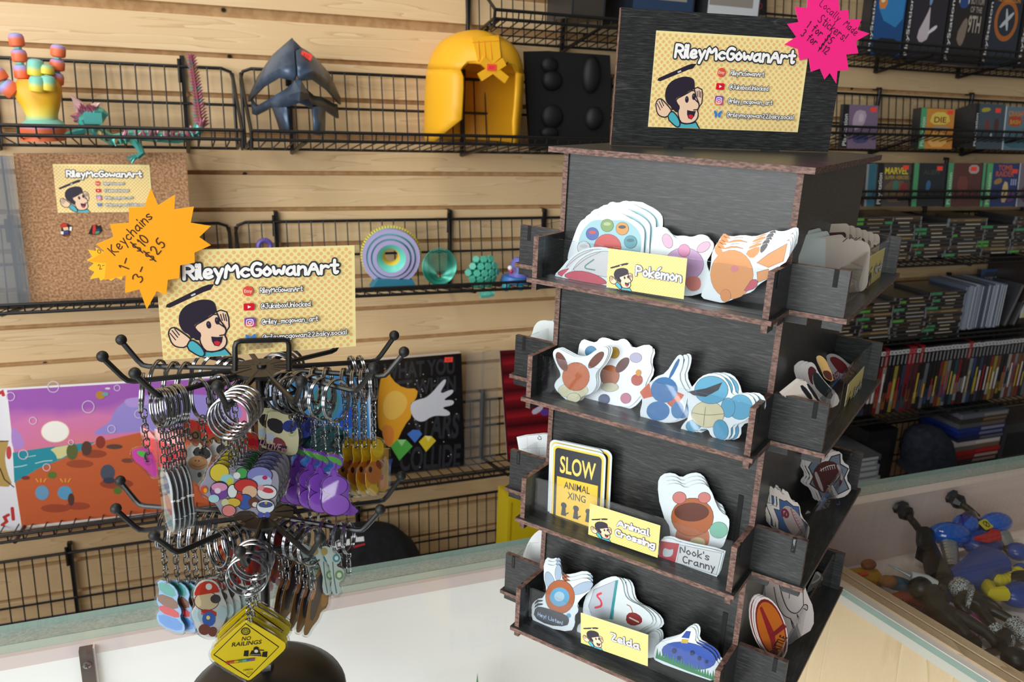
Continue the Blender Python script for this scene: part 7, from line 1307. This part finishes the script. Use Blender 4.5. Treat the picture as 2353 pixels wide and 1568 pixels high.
J = [(T3(1230, 1080, .05), .016), (T3(1170, 990, .052), .020), (T3(1120, 945, .052), .008), (T3(1095, 920, .054), .014), (T3(1190, 900, .06), .009), (T3(1150, 860, .07), .0085), (T3(1040, 830, .075), .007), (T3(1260, 960, .055), .009), (T3(1250, 900, .06), .007), (T3(1215, 900, .062), .006), (T3(1290, 1130, .046), .014), (T3(1390, 1210, .04), .012), (T3(1440, 1290, .03), .009), (T3(1300, 1070, .05), .014), (T3(1420, 1140, .046), .012), (T3(1560, 1230, .04), .010), (T3(1630, 1310, .03), .008)]
skinbody('body', J, E_, mat('#202124', .55), ng)
mb = MB(); mb.sphere(T3(1097, 918, .056), .0160, tblk, 16); mb.build('hood', ng)
mb = MB(); mb.tube([T3(1200, 890, .064), T3(1140, 855, .074), T3(1030, 828, .078)], .0065, mat('#c9cacb', .6), 12); mb.build('sleeve', ng); mb = MB(); mb.tube([T3(1025, 830, .08), T3(960, 795, .085), T3(870, 750, .09)], .0028, silv2, 8, r1=.001); mb.build('blade', ng)
for p, q in (((1640, 1305), (1690, 1240)), ((1440, 1290), (1470, 1310))): mb = MB(); mb.tube([T3(*p, .03), T3(*q, .034)], .0105, tblk, 10); mb.build('boot', ng)
# packs and boxes under them
def pack(pts, z0, z1, m, name, label, cat):
    mb = MB(); mb.prism([(p.x, p.y) for p in [T3(x, y, z1) for x, y in pts]], ZF+z0*.5, ZF+z1*.5, m); return setprops(mb.build(name), label, cat)
pk = thing('toy_pack', T3(1150, 1120, 0), 'red carded toy pack lying by the wooden rail in the right case', 'package')
mb = MB(); mb.prism([(p.x, p.y) for p in [T3(x, y, .01) for x, y in [(880, 980), (985, 945), (1060, 985), (1200, 1110), (1260, 1220), (1450, 1340), (1380, 1320), (1240, 1230), (1050, 1090)]]], ZF, ZF+.010, mat('#b3332f', .35)); mb.build('card', pk)
mb = MB(); mb.prism([(p.x, p.y) for p in [T3(x, y, .013) for x, y in [(1060, 1090), (1130, 1100), (1220, 1200), (1200, 1215)]]], ZF+.0101, ZF+.0112, mat('#2a3566', .35)); mb.build('picture', pk)
Mt = mtx(T3(955, 1000, .023), T3(1045, 1035, .023)-T3(955, 1000, .023), UP.cross(T3(1045, 1035, .023)-T3(955, 1000, .023))); A = Art(Mt); A.type('VIPER', 0, -.006, .012, '#2a1414', .036, 0, .02); A.build('lettering', pk)
bg = thing('toy_pack', T3(790, 830, 0), 'yellow and orange toy bag at the back left of the right case', 'package')
mb = MB(); mb.prism([(p.x, p.y) for p in [T3(x, y, .012) for x, y in [(600, 780), (690, 770), (790, 790), (840, 870), (790, 900), (700, 860)]]], ZF, ZF+.012, mat('#c9952a', .35)); mb.build('pouch', bg); mb = MB(); mb.prism([(p.x, p.y) for p in [T3(x, y, .014) for x, y in [(655, 825), (720, 818), (730, 840), (680, 852)]]], ZF+.012, ZF+.014, mat('#e8542f', .4)); mb.build('price_sticker', bg)
blob('seal', 735, 750, .03, .014, .011, .012, mat('#9a5f3a', .5), bg)
jn = thing('toy_figure', T3(940, 880, 0), 'small toy figure in blue trousers lying behind the black one', 'toy')
J = [(T3(900, 880, .03), .012), (T3(860, 870, .03), .013), (T3(960, 900, .028), .010), (T3(1030, 925, .024), .009), (T3(960, 870, .03), .010), (T3(1040, 900, .026), .008)]
skinbody('body', J, [(0, 1), (0, 2), (2, 3), (0, 4), (4, 5)], mat('#3a5a72', .6), jn); blob('torso', 872, 868, .034, .016, .014, .012, mat('#b07a4a', .6), jn)
pack([(1300, 1010), (1480, 1080), (1560, 1190), (1440, 1260), (1300, 1230)], 0, .022, banded('pink_striped_box', [(0, '#c9509a'), (.5, '#c9509a'), (.52, '#d9c0cc'), (1, '#d9c0cc')], 0, .012, .4), 'box', 'pink striped box under the black and silver figure', 'box')
pack([(1160, 915), (1330, 885), (1350, 925), (1190, 970)], 0, .035, mat('#3a4f9a', .4), 'box', 'flat blue plastic tray under the black figure raised arm', 'box')
hd = thing('toy_figure', T3(1780, 1440, 0), 'toy figure with black hair at the lower right picture corner', 'toy')
J = [(T3(1790, 1520, .035), .016), (T3(1790, 1470, .045), .008), (T3(1785, 1435, .05), .016), (T3(1800, 1600, .03), .016)]; skinbody('body', J, [(0, 1), (1, 2), (0, 3)], mat('#c9986a', .6), hd, 0); mb = MB(); mb.sphere(T3(1765, 1415, .062), .017, tblk, 14, (1, 1, .8)); [mb.cone(T3(1765, 1415, .062), T3(1765+math.cos(k)*70, 1415+math.sin(k)*55, .066), .008, tblk, 6) for k in range(6)]; mb.build('hair', hd)
mb = MB(); mb.loft([(T3(1770, 1550, .03), V((.03, 0, 0)), V((0, .02, .01))), (T3(1780, 1500, .04), V((.022, 0, 0)), V((0, .014, .01)))], tblk, 16); mb.build('jacket', hd)
dv = MB(); a, b = T3(1500, 1400, .0), T3(1816, 1300, .0); dv.tube([a+V((0, 0, .004)), b+V((0, 0, .004))], .004, mat('#4a4442', .5), 8); setprops(dv.build('divider_rod'), 'thin dark rod lying across the shelf of the right case', 'rod')
yt = MB(); yt.prism([(p.x, p.y) for p in [T3(x, y, .02) for x, y in [(1530, 290), (1600, 240), (1740, 390), (1680, 430)]]], ZF, ZF+.004, clear('plastic_bag', '#e6dfc9', 1.4, 1.5, .2)); setprops(yt.build('plastic_bag'), 'small clear plastic bag behind the blue shoulder in the right case', 'bag')
